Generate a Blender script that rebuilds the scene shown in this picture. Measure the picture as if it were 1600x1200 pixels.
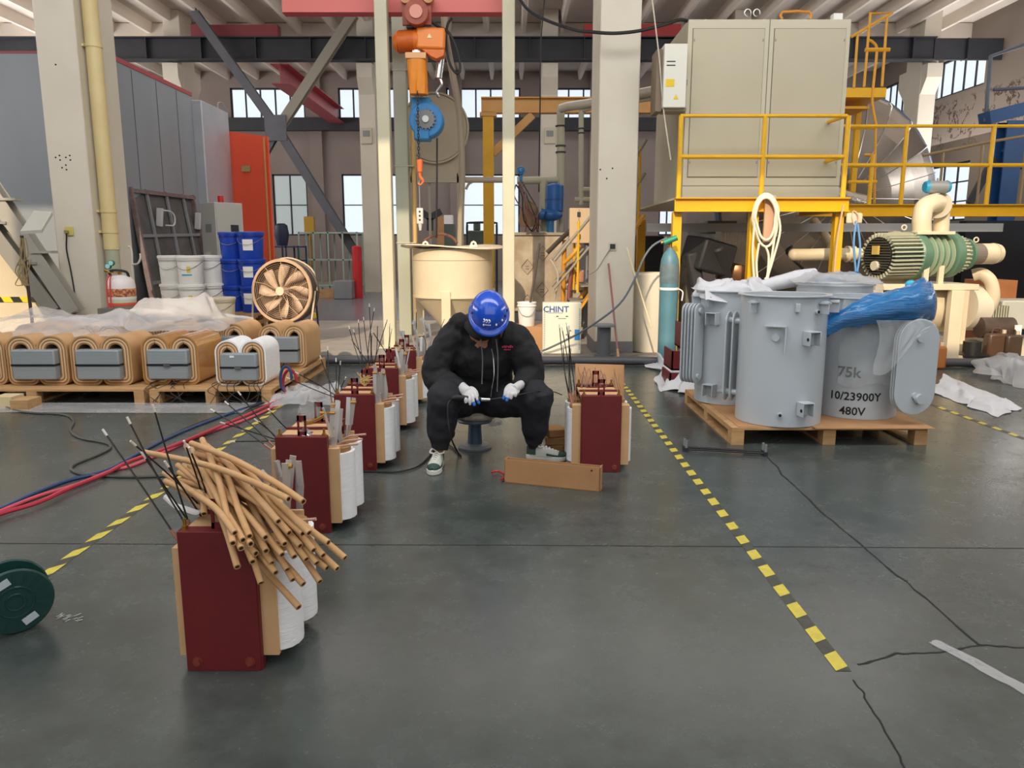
import bpy, math, random
from mathutils import Vector, Matrix, noise
for o in list(bpy.data.objects): bpy.data.objects.remove(o)
scene = bpy.context.scene
COL = scene.collection
PI = math.pi
V = Vector
# ---------------------------------------------------------------- camera
CH, F, HOR = 1.4, 1200.0, 385.0
PITCH = math.atan((600 - HOR) / F)
CP, SP = math.cos(PITCH), math.sin(PITCH)
cam_d = bpy.data.cameras.new('camera'); cam = bpy.data.objects.new('camera', cam_d); COL.objects.link(cam)
cam.location = (0, 0, CH); cam.rotation_euler = (PI / 2 - PITCH, 0, 0)
cam_d.sensor_width = 36; cam_d.lens = F / 1600 * 36; cam_d.clip_end = 200; cam_d.clip_start = .05
scene.camera = cam
# ---------------------------------------------------------------- colour management
scene.view_settings.view_transform = 'Standard'
scene.view_settings.look = 'None'
scene.view_settings.gamma = 1
scene.view_settings.use_curve_mapping = False
scene.view_settings.exposure = 0.0
# ---------------------------------------------------------------- world: pale winter sky
w = bpy.data.worlds.new('sky'); scene.world = w; w.use_nodes = True
nt = w.node_tree; bg = nt.nodes['Background']
bg.inputs[0].default_value = (0.80, 0.90, 1.0, 1); bg.inputs[1].default_value = 1.35
# ---------------------------------------------------------------- sun (low, from behind and left of the camera)
SUN_T, SUN_A = 0.55, math.radians(14)
sd = V((math.sin(SUN_A), math.cos(SUN_A), -SUN_T)).normalized()
sl = bpy.data.lights.new('sun', 'SUN'); sl.energy = 3.5; sl.angle = math.radians(.6); sl.color = (1.0, .80, .58)
so = bpy.data.objects.new('sun', sl); COL.objects.link(so)
so.rotation_euler = sd.to_track_quat('-Z', 'Y').to_euler(); so.location = (0, -10, 14)
# ---------------------------------------------------------------- added fill lights: under the roof, along the sides and behind the camera
def area(name, loc, rot, sx, sy, power, col):
    l = bpy.data.lights.new(name, 'AREA'); l.shape = 'RECTANGLE'; l.size = sx; l.size_y = sy; l.energy = power; l.color = col
    o = bpy.data.objects.new(name, l); COL.objects.link(o); o.location = loc; o.rotation_euler = rot
area('camera_side_fill', (1.5, -2.6, 3.6), (math.radians(80), 0, 0), 12, 6, 290, (1, .97, .93))  # added fill from behind the camera; the back wall has no opening
area('roof_fill', (1.0, 3.6, 7.7), (math.radians(40), 0, 0), 15, 3, 900, (1, .98, .95))  # added overhead fill tipped forward to brighten columns and cabinets
area('roof_fill', (0, 16.0, 7.9), (0, 0, 0), 18, 3, 520, (1, .95, .92))
area('side_uplight_fill', (-15.7, 15, 4.6), (PI / 2 + .8, 0, -PI / 2), 24, 3, 1800, (1, .96, .93))  # added uplight from the side walls to brighten the ceiling
area('side_uplight_fill', (13.7, 16, 4.4), (PI / 2 + .8, 0, PI / 2), 22, 3, 1300, (1, .96, .93))
area('roof_fill', (0, 27.5, 7.7), (0, 0, 0), 18, 2, 180, (1, .95, .92))

# ================================================================ helpers
def PX(x, y, D):
    """world point at depth D seen at photo pixel x, y"""
    v = y - 600.0; yd = F * CP - v * SP; dn = F * SP + v * CP
    return V(((x - 800) * D / yd, D, CH - D * dn / yd))
def G(x, y, z=0.0):
    v = y - 600.0; yd = F * CP - v * SP; dn = F * SP + v * CP
    return PX(x, y, (CH - z) * yd / dn)
def lin(c):
    if isinstance(c, str):
        c = [int(c[i:i + 2], 16) / 255 for i in (0, 2, 4)]
    return tuple(((a / 12.92) if a <= .04045 else ((a + .055) / 1.055) ** 2.4) for a in c)
MATS = {}
def mat(name, col, rough=.6, metal=0.0, col2=None, scale=6.0, amt=.5, bump=0.0, bscale=40.0, alpha=1.0, spec=.5, coat=0.0, detail=6, stretch=None, trans=0.0, sub=0):
    if name in MATS: return MATS[name]
    m = bpy.data.materials.new(name); m.use_nodes = True; MATS[name] = m
    n = m.node_tree.nodes; l = m.node_tree.links; b = n['Principled BSDF']
    c = lin(col); b.inputs['Base Color'].default_value = (*c, 1)
    b.inputs['Roughness'].default_value = rough; b.inputs['Metallic'].default_value = metal
    b.inputs['Specular IOR Level'].default_value = spec
    b.inputs['Alpha'].default_value = alpha
    if coat: b.inputs['Coat Weight'].default_value = coat; b.inputs['Coat Roughness'].default_value = .1
    if trans: b.inputs['Transmission Weight'].default_value = trans
    tc = n.new('ShaderNodeTexCoord')
    src = tc.outputs['Object']
    if stretch:
        mp = n.new('ShaderNodeMapping'); mp.inputs['Scale'].default_value = stretch; l.new(src, mp.inputs[0]); src = mp.outputs[0]
    if col2:
        t = n.new('ShaderNodeTexNoise'); t.inputs['Scale'].default_value = scale; t.inputs['Detail'].default_value = detail
        l.new(src, t.inputs['Vector'])
        r = n.new('ShaderNodeValToRGB'); r.color_ramp.elements[0].position = .5 - amt / 2; r.color_ramp.elements[1].position = .5 + amt / 2
        r.color_ramp.elements[0].color = (*c, 1); r.color_ramp.elements[1].color = (*lin(col2), 1)
        l.new(t.outputs['Fac'], r.inputs[0]); l.new(r.outputs[0], b.inputs['Base Color'])
    if bump:
        t = n.new('ShaderNodeTexNoise'); t.inputs['Scale'].default_value = bscale; t.inputs['Detail'].default_value = 4
        l.new(src, t.inputs['Vector'])
        bp = n.new('ShaderNodeBump'); bp.inputs['Strength'].default_value = bump; bp.inputs['Distance'].default_value = .02
        l.new(t.outputs['Fac'], bp.inputs['Height']); l.new(bp.outputs[0], b.inputs['Normal'])
    return m

OFF = {}
def rmat(axis_z):
    return V(axis_z).to_track_quat('Z', 'Y').to_matrix()
def spline(pts, sub=6, closed=False):
    pts = [V(p) for p in pts]; n = len(pts)
    if n < 3 or sub < 2: return pts
    out = []
    rng = range(n) if closed else range(n - 1)
    for i in rng:
        if closed: p0, p1, p2, p3 = pts[i - 1], pts[i], pts[(i + 1) % n], pts[(i + 2) % n]
        else: p0, p1, p2, p3 = pts[max(i - 1, 0)], pts[i], pts[i + 1], pts[min(i + 2, n - 1)]
        for k in range(sub):
            t = k / sub
            out.append(.5 * ((2 * p1) + (p2 - p0) * t + (2 * p0 - 5 * p1 + 4 * p2 - p3) * t * t + (3 * p1 - p0 - 3 * p2 + p3) * t ** 3))
    if not closed: out.append(pts[-1])
    return out
class MB:
    def __init__(s): s.v = []; s.f = []; s.m = []; s.T = None
    def add(s, vs, fs, m=0):
        b = len(s.v)
        if s.T is not None: vs = [s.T @ V(p) for p in vs]
        s.v += [tuple(p) for p in vs]
        for k, f in enumerate(fs):
            s.f.append([b + i for i in f]); s.m.append(m[k] if isinstance(m, list) else m)
        return s
    def box(s, x0, x1, y0, y1, z0, z1, m=0):
        vs = [(x0, y0, z0), (x1, y0, z0), (x1, y1, z0), (x0, y1, z0), (x0, y0, z1), (x1, y0, z1), (x1, y1, z1), (x0, y1, z1)]
        return s.add(vs, [(0, 3, 2, 1), (4, 5, 6, 7), (0, 1, 5, 4), (1, 2, 6, 5), (2, 3, 7, 6), (3, 0, 4, 7)], m)
    def obox(s, c, size, R, m=0):
        c = V(c); hx, hy, hz = [a / 2 for a in size]
        vs = [c + R @ V((a * hx, b * hy, d * hz)) for d in (-1, 1) for a, b in ((-1, -1), (1, -1), (1, 1), (-1, 1))]
        return s.add(vs, [(0, 3, 2, 1), (4, 5, 6, 7), (0, 1, 5, 4), (1, 2, 6, 5), (2, 3, 7, 6), (3, 0, 4, 7)], m)
    def bar(s, p0, p1, w, h=None, m=0, up=(0, 0, 1)):
        p0, p1 = V(p0), V(p1); h = h or w; d = p1 - p0; L = d.length; z = d / L; up = V(up)
        if abs(z.dot(up)) > .98: up = V((0, 1, 0))
        x = up.cross(z).normalized(); y = z.cross(x)
        R = Matrix((x, y, z)).transposed()
        return s.obox((p0 + p1) / 2, (w, h, L), R, m)
    def ibeam(s, p0, p1, w, h, t=.012, m=0, up=(0, 0, 1)):
        p0, p1 = V(p0), V(p1); z = (p1 - p0).normalized(); up = V(up)
        if abs(z.dot(up)) > .98: up = V((0, 1, 0))
        x = up.cross(z).normalized(); y = z.cross(x)
        for k in (-1, 1): s.bar(p0 + y * k * (h / 2 - t / 2), p1 + y * k * (h / 2 - t / 2), w, t, m, up)
        return s.bar(p0, p1, t, h - 2 * t, m, up)
    def cyl(s, p0, p1, r0, r1=None, n=16, m=0, cap=True, mc=None):
        p0, p1 = V(p0), V(p1); r1 = r0 if r1 is None else r1; R = rmat(p1 - p0)
        vs = []
        for p, r in ((p0, r0), (p1, r1)):
            for i in range(n): a = 2 * PI * i / n; vs.append(p + R @ V((r * math.cos(a), r * math.sin(a), 0)))
        fs = [(i, (i + 1) % n, n + (i + 1) % n, n + i) for i in range(n)]; ms = [m] * n
        if cap:
            fs += [tuple(range(n - 1, -1, -1)), tuple(range(n, 2 * n))]; ms += [m if mc is None else mc] * 2
        return s.add(vs, fs, ms)
    def tube(s, pts, r, n=8, m=0, sub=5, closed=False, hollow=0, flat=1.0, cap=True):
        P = spline(pts, sub, closed); k = len(P)
        if not isinstance(r, (list, tuple)): R_ = [r] * k
        else:
            R_ = [];
            for i in range(k):
                t = i / (k - 1) * (len(r) - 1); a = min(int(t), len(r) - 2); R_.append(r[a] + (r[a + 1] - r[a]) * (t - a))
        vs = []; x = None
        for i in range(k):
            if closed: d = P[(i + 1) % k] - P[i - 1]
            else: d = P[min(i + 1, k - 1)] - P[max(i - 1, 0)]
            if d.length < 1e-9: d = V((0, 0, 1))
            d.normalize()
            if x is None: x = d.orthogonal().normalized()
            else:
                x = x - d * x.dot(d); x = x.normalized() if x.length > 1e-6 else d.orthogonal().normalized()
            y = d.cross(x)
            for j in range(n):
                a = 2 * PI * j / n; vs.append(P[i] + (x * math.cos(a) + y * math.sin(a) * flat) * R_[i])
        fs = []; ms = []
        for i in range(k if closed else k - 1):
            for j in range(n):
                a, b = i * n + j, i * n + (j + 1) % n; c, d2 = ((i + 1) % k) * n + (j + 1) % n, ((i + 1) % k) * n + j
                fs.append((a, b, c, d2)); ms.append(m)
        if not closed and cap:
            if hollow:
                for e, i0, i1 in ((0, 0, 1), (1, k - 1, k - 2)):
                    inw = (P[i1] - P[i0]); inw = inw.normalized() * R_[i0] * 1.5; b0 = len(vs)
                    for j in range(n): vs.append(P[i0] + (vs[i0 * n + j] - P[i0]) * hollow)
                    for j in range(n): vs.append(P[i0] + (vs[i0 * n + j] - P[i0]) * hollow + inw)
                    for j in range(n):
                        j2 = (j + 1) % n
                        fs.append((i0 * n + j, b0 + j, b0 + j2, i0 * n + j2)); ms.append(m)
                        fs.append((b0 + j, b0 + n + j, b0 + n + j2, b0 + j2)); ms.append(m + 1)
                    fs.append(tuple(b0 + n + j for j in range(n))); ms.append(m + 1)
            else:
                fs += [tuple(range(n - 1, -1, -1)), tuple(range((k - 1) * n, k * n))]; ms += [m, m]
        return s.add(vs, fs, ms)
    def lathe(s, prof, c=(0, 0, 0), n=32, R=None, m=0, sy=1.0):
        c = V(c); vs = []
        for r, z in prof:
            for i in range(n):
                a = 2 * PI * i / n; p = V((r * math.cos(a), r * math.sin(a) * sy, z)); vs.append(c + (R @ p if R else p))
        fs = []
        for k in range(len(prof) - 1):
            for i in range(n): fs.append((k * n + i, k * n + (i + 1) % n, (k + 1) * n + (i + 1) % n, (k + 1) * n + i))
        cl = prof[0] == prof[-1]
        if prof[0][0] > 1e-4 and not cl: fs.append(tuple(range(n - 1, -1, -1)))
        if prof[-1][0] > 1e-4 and not cl: fs.append(tuple(range((len(prof) - 1) * n, len(prof) * n)))
        return s.add(vs, fs, m)
    def prism(s, poly, t, M=None, m=0):
        """poly in local xy, extruded 0..t along local z"""
        n = len(poly); M = M or Matrix.Identity(4)
        vs = [M @ V((a, b, 0)) for a, b in poly] + [M @ V((a, b, t)) for a, b in poly]
        fs = [tuple(range(n - 1, -1, -1)), tuple(range(n, 2 * n))] + [(i, (i + 1) % n, n + (i + 1) % n, n + i) for i in range(n)]
        return s.add(vs, fs, m)
    def grid(s, fn, nu, nv, m=0, wrap=False):
        vs = [fn(i / nu, j / nv) for j in range(nv + 1) for i in range(nu + 1)]
        fs = [(j * (nu + 1) + i, j * (nu + 1) + i + 1, (j + 1) * (nu + 1) + i + 1, (j + 1) * (nu + 1) + i) for j in range(nv) for i in range(nu)]
        return s.add(vs, fs, m)
    def ball(s, c, r, m=0, n=16, k=10, R=None):
        rx, ry, rz = (r, r, r) if not isinstance(r, (tuple, list)) else r; c = V(c); vs = []
        for j in range(1, k):
            b = PI * j / k
            for i in range(n):
                a = 2 * PI * i / n; p = V((rx * math.sin(b) * math.cos(a), ry * math.sin(b) * math.sin(a), rz * math.cos(b)))
                vs.append(c + (R @ p if R else p))
        t0 = V((0, 0, rz)); vs.append(c + (R @ t0 if R else t0)); vs.append(c - (R @ t0 if R else t0)); a0, b0 = len(vs) - 2, len(vs) - 1
        fs = [(j * n + i, (j + 1) * n + i, (j + 1) * n + (i + 1) % n, j * n + (i + 1) % n) for j in range(k - 2) for i in range(n)]
        fs += [(a0, i, (i + 1) % n) for i in range(n)] + [(b0, (k - 2) * n + (i + 1) % n, (k - 2) * n + i) for i in range(n)]
        return s.add(vs, fs, m)
    def build(s, name, mats, parent=None, smooth=.6, bevel=0, solid=0, sub=0, label=None, remesh=0, sm=0, origin=True):
        if not isinstance(mats, (list, tuple)): mats = [mats]
        off = V((0, 0, 0))
        if parent is not None: off = OFF.get(parent.name, off)
        elif origin:
            xs = [p[0] for p in s.v]; ys = [p[1] for p in s.v]; zs = [p[2] for p in s.v]
            off = V(((min(xs) + max(xs)) / 2, (min(ys) + max(ys)) / 2, min(zs)))
        me = bpy.data.meshes.new(name)
        me.from_pydata([(p[0] - off.x, p[1] - off.y, p[2] - off.z) for p in s.v], [], s.f)
        for q in mats: me.materials.append(q)
        me.polygons.foreach_set('material_index', s.m)
        if smooth:
            me.polygons.foreach_set('use_smooth', [True] * len(s.f))
            me.set_sharp_from_angle(angle=smooth)
        me.update()
        o = bpy.data.objects.new(name, me); COL.objects.link(o)
        if parent is not None: o.parent = parent; OFF[o.name] = off
        elif origin: o.location = off; OFF[o.name] = off.copy()
        if bevel:
            b = o.modifiers.new('bevel', 'BEVEL'); b.width = bevel; b.segments = 2; b.limit_method = 'ANGLE'; b.angle_limit = .6
        if solid:
            b = o.modifiers.new('solid', 'SOLIDIFY'); b.thickness = solid; b.offset = 0
        if remesh:
            b = o.modifiers.new('remesh', 'REMESH'); b.mode = 'VOXEL'; b.voxel_size = remesh; b.use_smooth_shade = True
        if sm:
            b = o.modifiers.new('smooth', 'SMOOTH'); b.iterations = sm; b.factor = .5
        if sub:
            b = o.modifiers.new('sub', 'SUBSURF'); b.levels = sub; b.render_levels = sub
        if label: o['label'] = label
        return o
def tag(o, label, cat, group=None, kind=None):
    o['label'] = label; o['category'] = cat
    if group: o['group'] = group
    if kind: o['kind'] = kind
    return o
def thing(name, label, cat, loc, group=None, local=False, rz=0):
    o = bpy.data.objects.new(name, None); COL.objects.link(o); o.location = loc; o.empty_display_size = .1
    if local: o.rotation_euler = (0, 0, rz)
    else: OFF[o.name] = V(loc)
    return tag(o, label, cat, group)
def struct(o): o['kind'] = 'structure'; return o
def copy_tree(o, parent=None):
    c = o.copy(); COL.objects.link(c)
    if parent is not None: c.parent = parent
    for ch in list(o.children): copy_tree(ch, c)
    return c
def text_mb(body, size, M, depth=.002, m=0, bend=None):
    cu = bpy.data.curves.new('lettering', 'FONT'); cu.body = body; cu.size = size; cu.align_x = 'CENTER'; cu.align_y = 'CENTER'; cu.extrude = depth / 2; cu.offset = size * .018; cu.resolution_u = 2
    o = bpy.data.objects.new('lettering', cu); COL.objects.link(o); dg = bpy.context.evaluated_depsgraph_get()
    me = bpy.data.meshes.new_from_object(o.evaluated_get(dg)); b = MB()
    vs = [v.co.copy() for v in me.vertices]
    vs = [bend(p) for p in vs] if bend else [M @ p for p in vs]
    b.add(vs, [tuple(p.vertices) for p in me.polygons], m)
    bpy.data.objects.remove(o); bpy.data.curves.remove(cu); bpy.data.meshes.remove(me)
    return b
def facing(c, w=0):
    """matrix that stands text upright facing the camera side (-Y) at c"""
    return Matrix.Translation(V(c)) @ Matrix.Rotation(w, 4, 'Z') @ Matrix.Rotation(PI / 2, 4, 'X')
rnd = random.Random(7)

# ================================================================ materials
cream = mat('cream_paint', 'd3cabb', .7, col2='c6bcac', scale=1.6, bump=.08, bscale=30)
cream2 = mat('cream_column_paint', 'd6d0c1', .65, col2='ccc4b4', scale=1.5, bump=.06)
wallm = mat('wall_plaster', '988c86', .85, col2='897d78', scale=.7, bump=.1)
black = mat('black_rubber', '1a1a1c', .6)
dark = mat('dark_steel', '2d2f36', .55, col2='22242b', scale=3)
steelgrey = mat('steel_grey_paint', '8a8d90', .5, col2='7b7e82', scale=2, bump=.05)
yellow = mat('yellow_paint', 'e9b414', .45, col2='d9a40e', scale=4)
redox = mat('red_oxide_paint', '6e1c20', .5, col2='62171b', scale=5, bump=.05, bscale=80)
redox2 = mat('red_girder_paint', 'b03a3c', .5, col2='a03336', scale=3)
kraft = mat('kraft_board', 'd0aa7e', .75, col2='c49d70', scale=8, bump=.05)
kraft_d = mat('kraft_board_dark', '9c7548', .75, col2='8c6538', scale=10)
card = mat('cardboard', 'b68a60', .8, col2='a97d54', scale=5, bump=.05)
whitep = mat('white_wrap', 'f2f4f6', .55, col2='e4e7ea', scale=14, stretch=(1, 1, 6), bump=.15, bscale=25)
wood = mat('pallet_wood', 'c9a273', .8, col2='a67f52', scale=5, stretch=(1, 6, 6), bump=.15)
chrome = mat('bright_metal', 'c8cacc', .25, 1.0)
alum = mat('aluminium_strip', 'cfd0d0', .38, .55, bump=.1, bscale=15)
brass = mat('brass', 'b98f4a', .35, .9)
grey_tank = mat('tank_grey_enamel', 'b9c2c9', .28, col2='b2bbc2', scale=2, coat=.3)
white = mat('white_plastic', 'e8e8e4', .45)
blue = mat('blue_plastic', '1747b8', .35, col2='123ca4', scale=6)
tealblue = mat('blue_machine_paint', '2f7fb5', .45, col2='256c9e', scale=8)
orange = mat('orange_paint', 'e87a26', .45, col2='d96c1c', scale=10)
film = mat('clear_plastic_film', 'e6e8ec', .22, alpha=.34, bump=.5, bscale=9, col2='f4f5f8', scale=8)
foam = mat('white_foam_sheet', 'dcdee4', .6, alpha=.86, bump=.35, bscale=14)
glass = mat('window_glass', 'f4f8ff', .05, alpha=.16)
beige = mat('beige_enamel', 'c3bda6', .45, col2='beb8a1', scale=2)
pinkc = mat('cream_enamel', 'dcceb0', .45, col2='d2c2a2', scale=3, bump=.04)
greenp = mat('green_pump_enamel', '5f8068', .4, col2='547560', scale=5)
brown = mat('brown_insulator', '8a4a3c', .5)
wirem = mat('black_lead_wire', '1d1a1a', .45)
tip = mat('white_wire_tip', 'd9d4cb', .5)
paper = mat('paper_label', 'e8e8e6', .7)
inkb = mat('black_ink', '141416', .6)
conc = mat('rear_concrete', 'a39b92', .7, col2='8f877f', scale=2.5, bump=.15, bscale=12)
roofm = mat('roof_concrete', 'dcd2c8', .85, col2='ccc2b8', scale=1.2)
ribm = mat('roof_rib_concrete', 'e4dace', .85)
# ================================================================ structure
# floor: dark green-grey sealed concrete with gloss worn in patches
fm = bpy.data.materials.new('sealed_concrete'); fm.use_nodes = True
n = fm.node_tree.nodes; l = fm.node_tree.links; b = n['Principled BSDF']
tc = n.new('ShaderNodeTexCoord')
def nz(scale, det=6, rough=.6):
    t = n.new('ShaderNodeTexNoise'); t.inputs['Scale'].default_value = scale; t.inputs['Detail'].default_value = det; t.inputs['Roughness'].default_value = rough
    l.new(tc.outputs['Object'], t.inputs['Vector']); return t
n1, n2, n3 = nz(.55, 8, .65), nz(5, 8, .7), nz(60, 3)
r1 = n.new('ShaderNodeValToRGB'); r1.color_ramp.elements[0].position = .3; r1.color_ramp.elements[1].position = .72
r1.color_ramp.elements[0].color = (*lin('3a4240'), 1); r1.color_ramp.elements[1].color = (*lin('525856'), 1); l.new(n1.outputs[0], r1.inputs[0])
r2 = n.new('ShaderNodeValToRGB'); r2.color_ramp.elements[0].position = .35; r2.color_ramp.elements[1].position = .68
r2.color_ramp.elements[0].color = (.78, .78, .78, 1); r2.color_ramp.elements[1].color = (1.15, 1.15, 1.15, 1); l.new(n2.outputs[0], r2.inputs[0])
mx = n.new('ShaderNodeMix'); mx.data_type = 'RGBA'; mx.blend_type = 'MULTIPLY'; mx.inputs[0].default_value = 1
l.new(r1.outputs[0], mx.inputs[6]); l.new(r2.outputs[0], mx.inputs[7]); 
spk = n.new('ShaderNodeValToRGB'); spk.color_ramp.elements[0].position = .68; spk.color_ramp.elements[1].position = .76
spk.color_ramp.elements[0].color = (0, 0, 0, 1); spk.color_ramp.elements[1].color = (.35, .35, .35, 1); l.new(n3.outputs[0], spk.inputs[0])
mx2 = n.new('ShaderNodeMix'); mx2.data_type = 'RGBA'; l.new(spk.outputs[0], mx2.inputs[0]); l.new(mx.outputs[2], mx2.inputs[6]); mx2.inputs[7].default_value = (*lin('8f9692'), 1)
l.new(mx2.outputs[2], b.inputs['Base Color'])
rr = n.new('ShaderNodeMapRange'); rr.inputs[3].default_value = .10; rr.inputs[4].default_value = .40; l.new(n2.outputs[0], rr.inputs[0]); l.new(rr.outputs[0], b.inputs['Roughness'])
bp = n.new('ShaderNodeBump'); bp.inputs['Strength'].default_value = .12; bp.inputs['Distance'].default_value = .01; l.new(n2.outputs[0], bp.inputs['Height']); l.new(bp.outputs[0], b.inputs['Normal'])
RY = 9.35
struct(MB().box(-16, 14, -3, 32, -.3, 0).build('floor', fm, smooth=0, origin=False))
struct(MB().box(-16, 14, RY, 32, -.0, .012).build('trim_1', conc, smooth=0, origin=False))   # paler rear slab
# far part of the slab: its shaded lavender look put into a darker colour
struct(MB().box(-5.4, 13.9, 14.6, 31.9, .011, .018).build('trim_2', mat('shaded_lavender_floor', '77767c', .25, col2='6c6b72', scale=1, bump=.05), smooth=0, origin=False))
struct(MB().box(-16, 14, RY - .02, RY + .1, 0, .05).box(-16, 14, RY + .16, RY + .42, 0, .06).build('trim_3', mat('kerb_concrete', '857f78', .7, col2='6f6a64', scale=6, bump=.2), smooth=0, origin=False))
# floor joint and crack
j = MB(); pts = [G(-40, 849), G(300, 850.5), G(800, 852), G(1300, 855), G(1640, 857)]
for a, c in zip(pts, pts[1:]): j.bar(a, c, .007, .002)
struct(j.build('trim_4', black, smooth=0, origin=False))
j = MB(); rr_ = random.Random(3); ck = [(1198, 712), (1240, 760), (1300, 815), (1370, 872), (1445, 935), (1530, 1008)]
ck2 = [(1335, 1062), (1352, 1090), (1378, 1135), (1402, 1175), (1420, 1215)]
for L in (ck, ck2, [(1340, 1040), (1400, 1022), (1470, 1020), (1530, 1008), (1600, 1012)]):
    P = []
    for (a, c) in zip(L, L[1:]):
        for k in range(5): P.append(G(a[0] + (c[0] - a[0]) * k / 5 + rr_.uniform(-2, 2), a[1] + (c[1] - a[1]) * k / 5 + rr_.uniform(-1.5, 1.5)))
    P.append(G(*L[-1]))
    for a, c in zip(P, P[1:]): j.bar(a, c, .006 + rr_.random() * .006 if L is not ck2 else .006, .002)
struct(j.build('trim_5', mat('crack_dirt', '1d1d1c', .9), smooth=0, origin=False))

def wall(name, axis, pos, t, a0, a1, z1, holes, m):
    """wall along axis ('x' or 'y') with rectangular holes (a0,a1,z0,z1)"""
    b = MB(); A = sorted({a0, a1} | {h[0] for h in holes} | {h[1] for h in holes}); Z = sorted({0, z1} | {h[2] for h in holes} | {h[3] for h in holes})
    for i in range(len(A) - 1):
        for k in range(len(Z) - 1):
            ca, cz = (A[i] + A[i + 1]) / 2, (Z[k] + Z[k + 1]) / 2
            if any(h[0] < ca < h[1] and h[2] < cz < h[3] for h in holes): continue
            if axis == 'x': b.box(A[i], A[i + 1], pos, pos + t, Z[k], Z[k + 1])
            else: b.box(pos, pos + t, A[i], A[i + 1], Z[k], Z[k + 1])
    return struct(b.build(name, m, smooth=0, origin=False))
WN = [0]
def window(axis, pos, a0, a1, z0, z1, nu, nv, gm=None, fmt=None):
    WN[0] += 1; fr = MB(); e = .06
    def bx(p, q, r, s, d=.03):
        if axis == 'x': fr.box(p, q, pos - d, pos + d, r, s)
        else: fr.box(pos - d, pos + d, p, q, r, s)
    bx(a0, a1, z0, z0 + e); bx(a0, a1, z1 - e, z1); bx(a0, a0 + e, z0, z1); bx(a1 - e, a1, z0, z1)
    for i in range(1, nu): c = a0 + (a1 - a0) * i / nu; bx(c - e / 2, c + e / 2, z0, z1, .02)
    for k in range(1, nv): c = z0 + (z1 - z0) * k / nv; bx(a0, a1, c - e / 3, c + e / 3, .02)
    o = struct(fr.build('window_%d' % WN[0], fmt or dark, smooth=0, origin=False))
    g = MB()
    if axis == 'x': g.box(a0, a1, pos - .004, pos + .004, z0, z1)
    else: g.box(pos - .004, pos + .004, a0, a1, z0, z1)
    g.build('window_pane', gm or glass, o, smooth=0)
FW = 31.5
def fx(x, y=160): return PX(x, y, FW).x
zu0, zu1 = PX(0, 186, FW).z, PX(0, 137, FW).z; zl0, zl1 = PX(0, 368, FW).z, PX(0, 272, FW).z
ups = [(fx(360 + 168.5 * k), fx(476 + 168.5 * k)) for k in range(-3, 6)]
lows = [(fx(x0, 320), fx(x1, 320)) for x0, x1 in ((240, 330), (427, 481), (535, 624), (722, 812), (1030, 1056), (1180, 1250))]
wall('wall_far', 'x', FW, .3, -16, 14, 8.1, [(a, c, zu0, zu1) for a, c in ups] + [(a, c, zl0, zl1) for a, c in lows], wallm)
for a, c in ups: window('x', FW + .1, a, c, zu0, zu1, 5, 1)
frost = mat('frosted_glass', 'b9c4b4', .5, alpha=.55)
for k, (a, c) in enumerate(lows): window('x', FW + .1, a, c, zl0, zl1, 2, 2, frost if k == 1 else None)
# right wall with peeling stains
rw = bpy.data.materials.new('stained_wall_plaster'); rw.use_nodes = True
n = rw.node_tree.nodes; l = rw.node_tree.links; b = n['Principled BSDF']; b.inputs['Roughness'].default_value = .9
tc = n.new('ShaderNodeTexCoord'); a1 = nz(1.1, 6); a2 = nz(7, 8, .75)
sub = n.new('ShaderNodeMath'); sub.operation = 'SUBTRACT'; sub.inputs[1].default_value = .5; l.new(a1.outputs[0], sub.inputs[0])
ab = n.new('ShaderNodeMath'); ab.operation = 'ABSOLUTE'; l.new(sub.outputs[0], ab.inputs[0])
lt = n.new('ShaderNodeMath'); lt.operation = 'LESS_THAN'; lt.inputs[1].default_value = .022; l.new(ab.outputs[0], lt.inputs[0])
gt = n.new('ShaderNodeMath'); gt.operation = 'GREATER_THAN'; gt.inputs[1].default_value = .47; l.new(a2.outputs[0], gt.inputs[0])
sx = n.new('ShaderNodeSeparateXYZ'); l.new(tc.outputs['Object'], sx.inputs[0])
zr = n.new('ShaderNodeMapRange'); zr.inputs[1].default_value = 6.0; zr.inputs[2].default_value = 5.9; l.new(sx.outputs[2], zr.inputs[0])
zr2 = n.new('ShaderNodeMapRange'); zr2.inputs[1].default_value = 4.3; zr2.inputs[2].default_value = 4.9; l.new(sx.outputs[2], zr2.inputs[0])
p1 = n.new('ShaderNodeMath'); p1.operation = 'MULTIPLY'; l.new(lt.outputs[0], p1.inputs[0]); l.new(gt.outputs[0], p1.inputs[1])
p2 = n.new('ShaderNodeMath'); p2.operation = 'MULTIPLY'; l.new(p1.outputs[0], p2.inputs[0]); l.new(zr.outputs[0], p2.inputs[1])
p3 = n.new('ShaderNodeMath'); p3.operation = 'MULTIPLY'; l.new(p2.outputs[0], p3.inputs[0]); l.new(zr2.outputs[0], p3.inputs[1])
mm = n.new('ShaderNodeMix'); mm.data_type = 'RGBA'; l.new(p3.outputs[0], mm.inputs[0]); mm.inputs[6].default_value = (*lin('857a71'), 1); mm.inputs[7].default_value = (*lin('4a3a2e'), 1)
l.new(mm.outputs[2], b.inputs['Base Color'])
RX = 14.0
hr = [(24.0, 27.1, 6.15, 7.3), (18.6, 22.2, 6.15, 7.3), (28.6, 31.0, 6.15, 7.3), (24.3, 27.4, 2.2, 4.0)]
wall('wall_right', 'y', RX, .3, -3, 31.8, 8.1, hr, rw)
for h in hr: window('y', RX + .1, *h, 5 if h[2] > 5 else 4, 1 if h[2] > 5 else 3)
wall('wall_left', 'y', -16.3, .3, -3, 31.8, 8.1, [(3, 8, 3, 6), (12, 18, 3, 6), (21, 27, 3, 6)], wallm)
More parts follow.
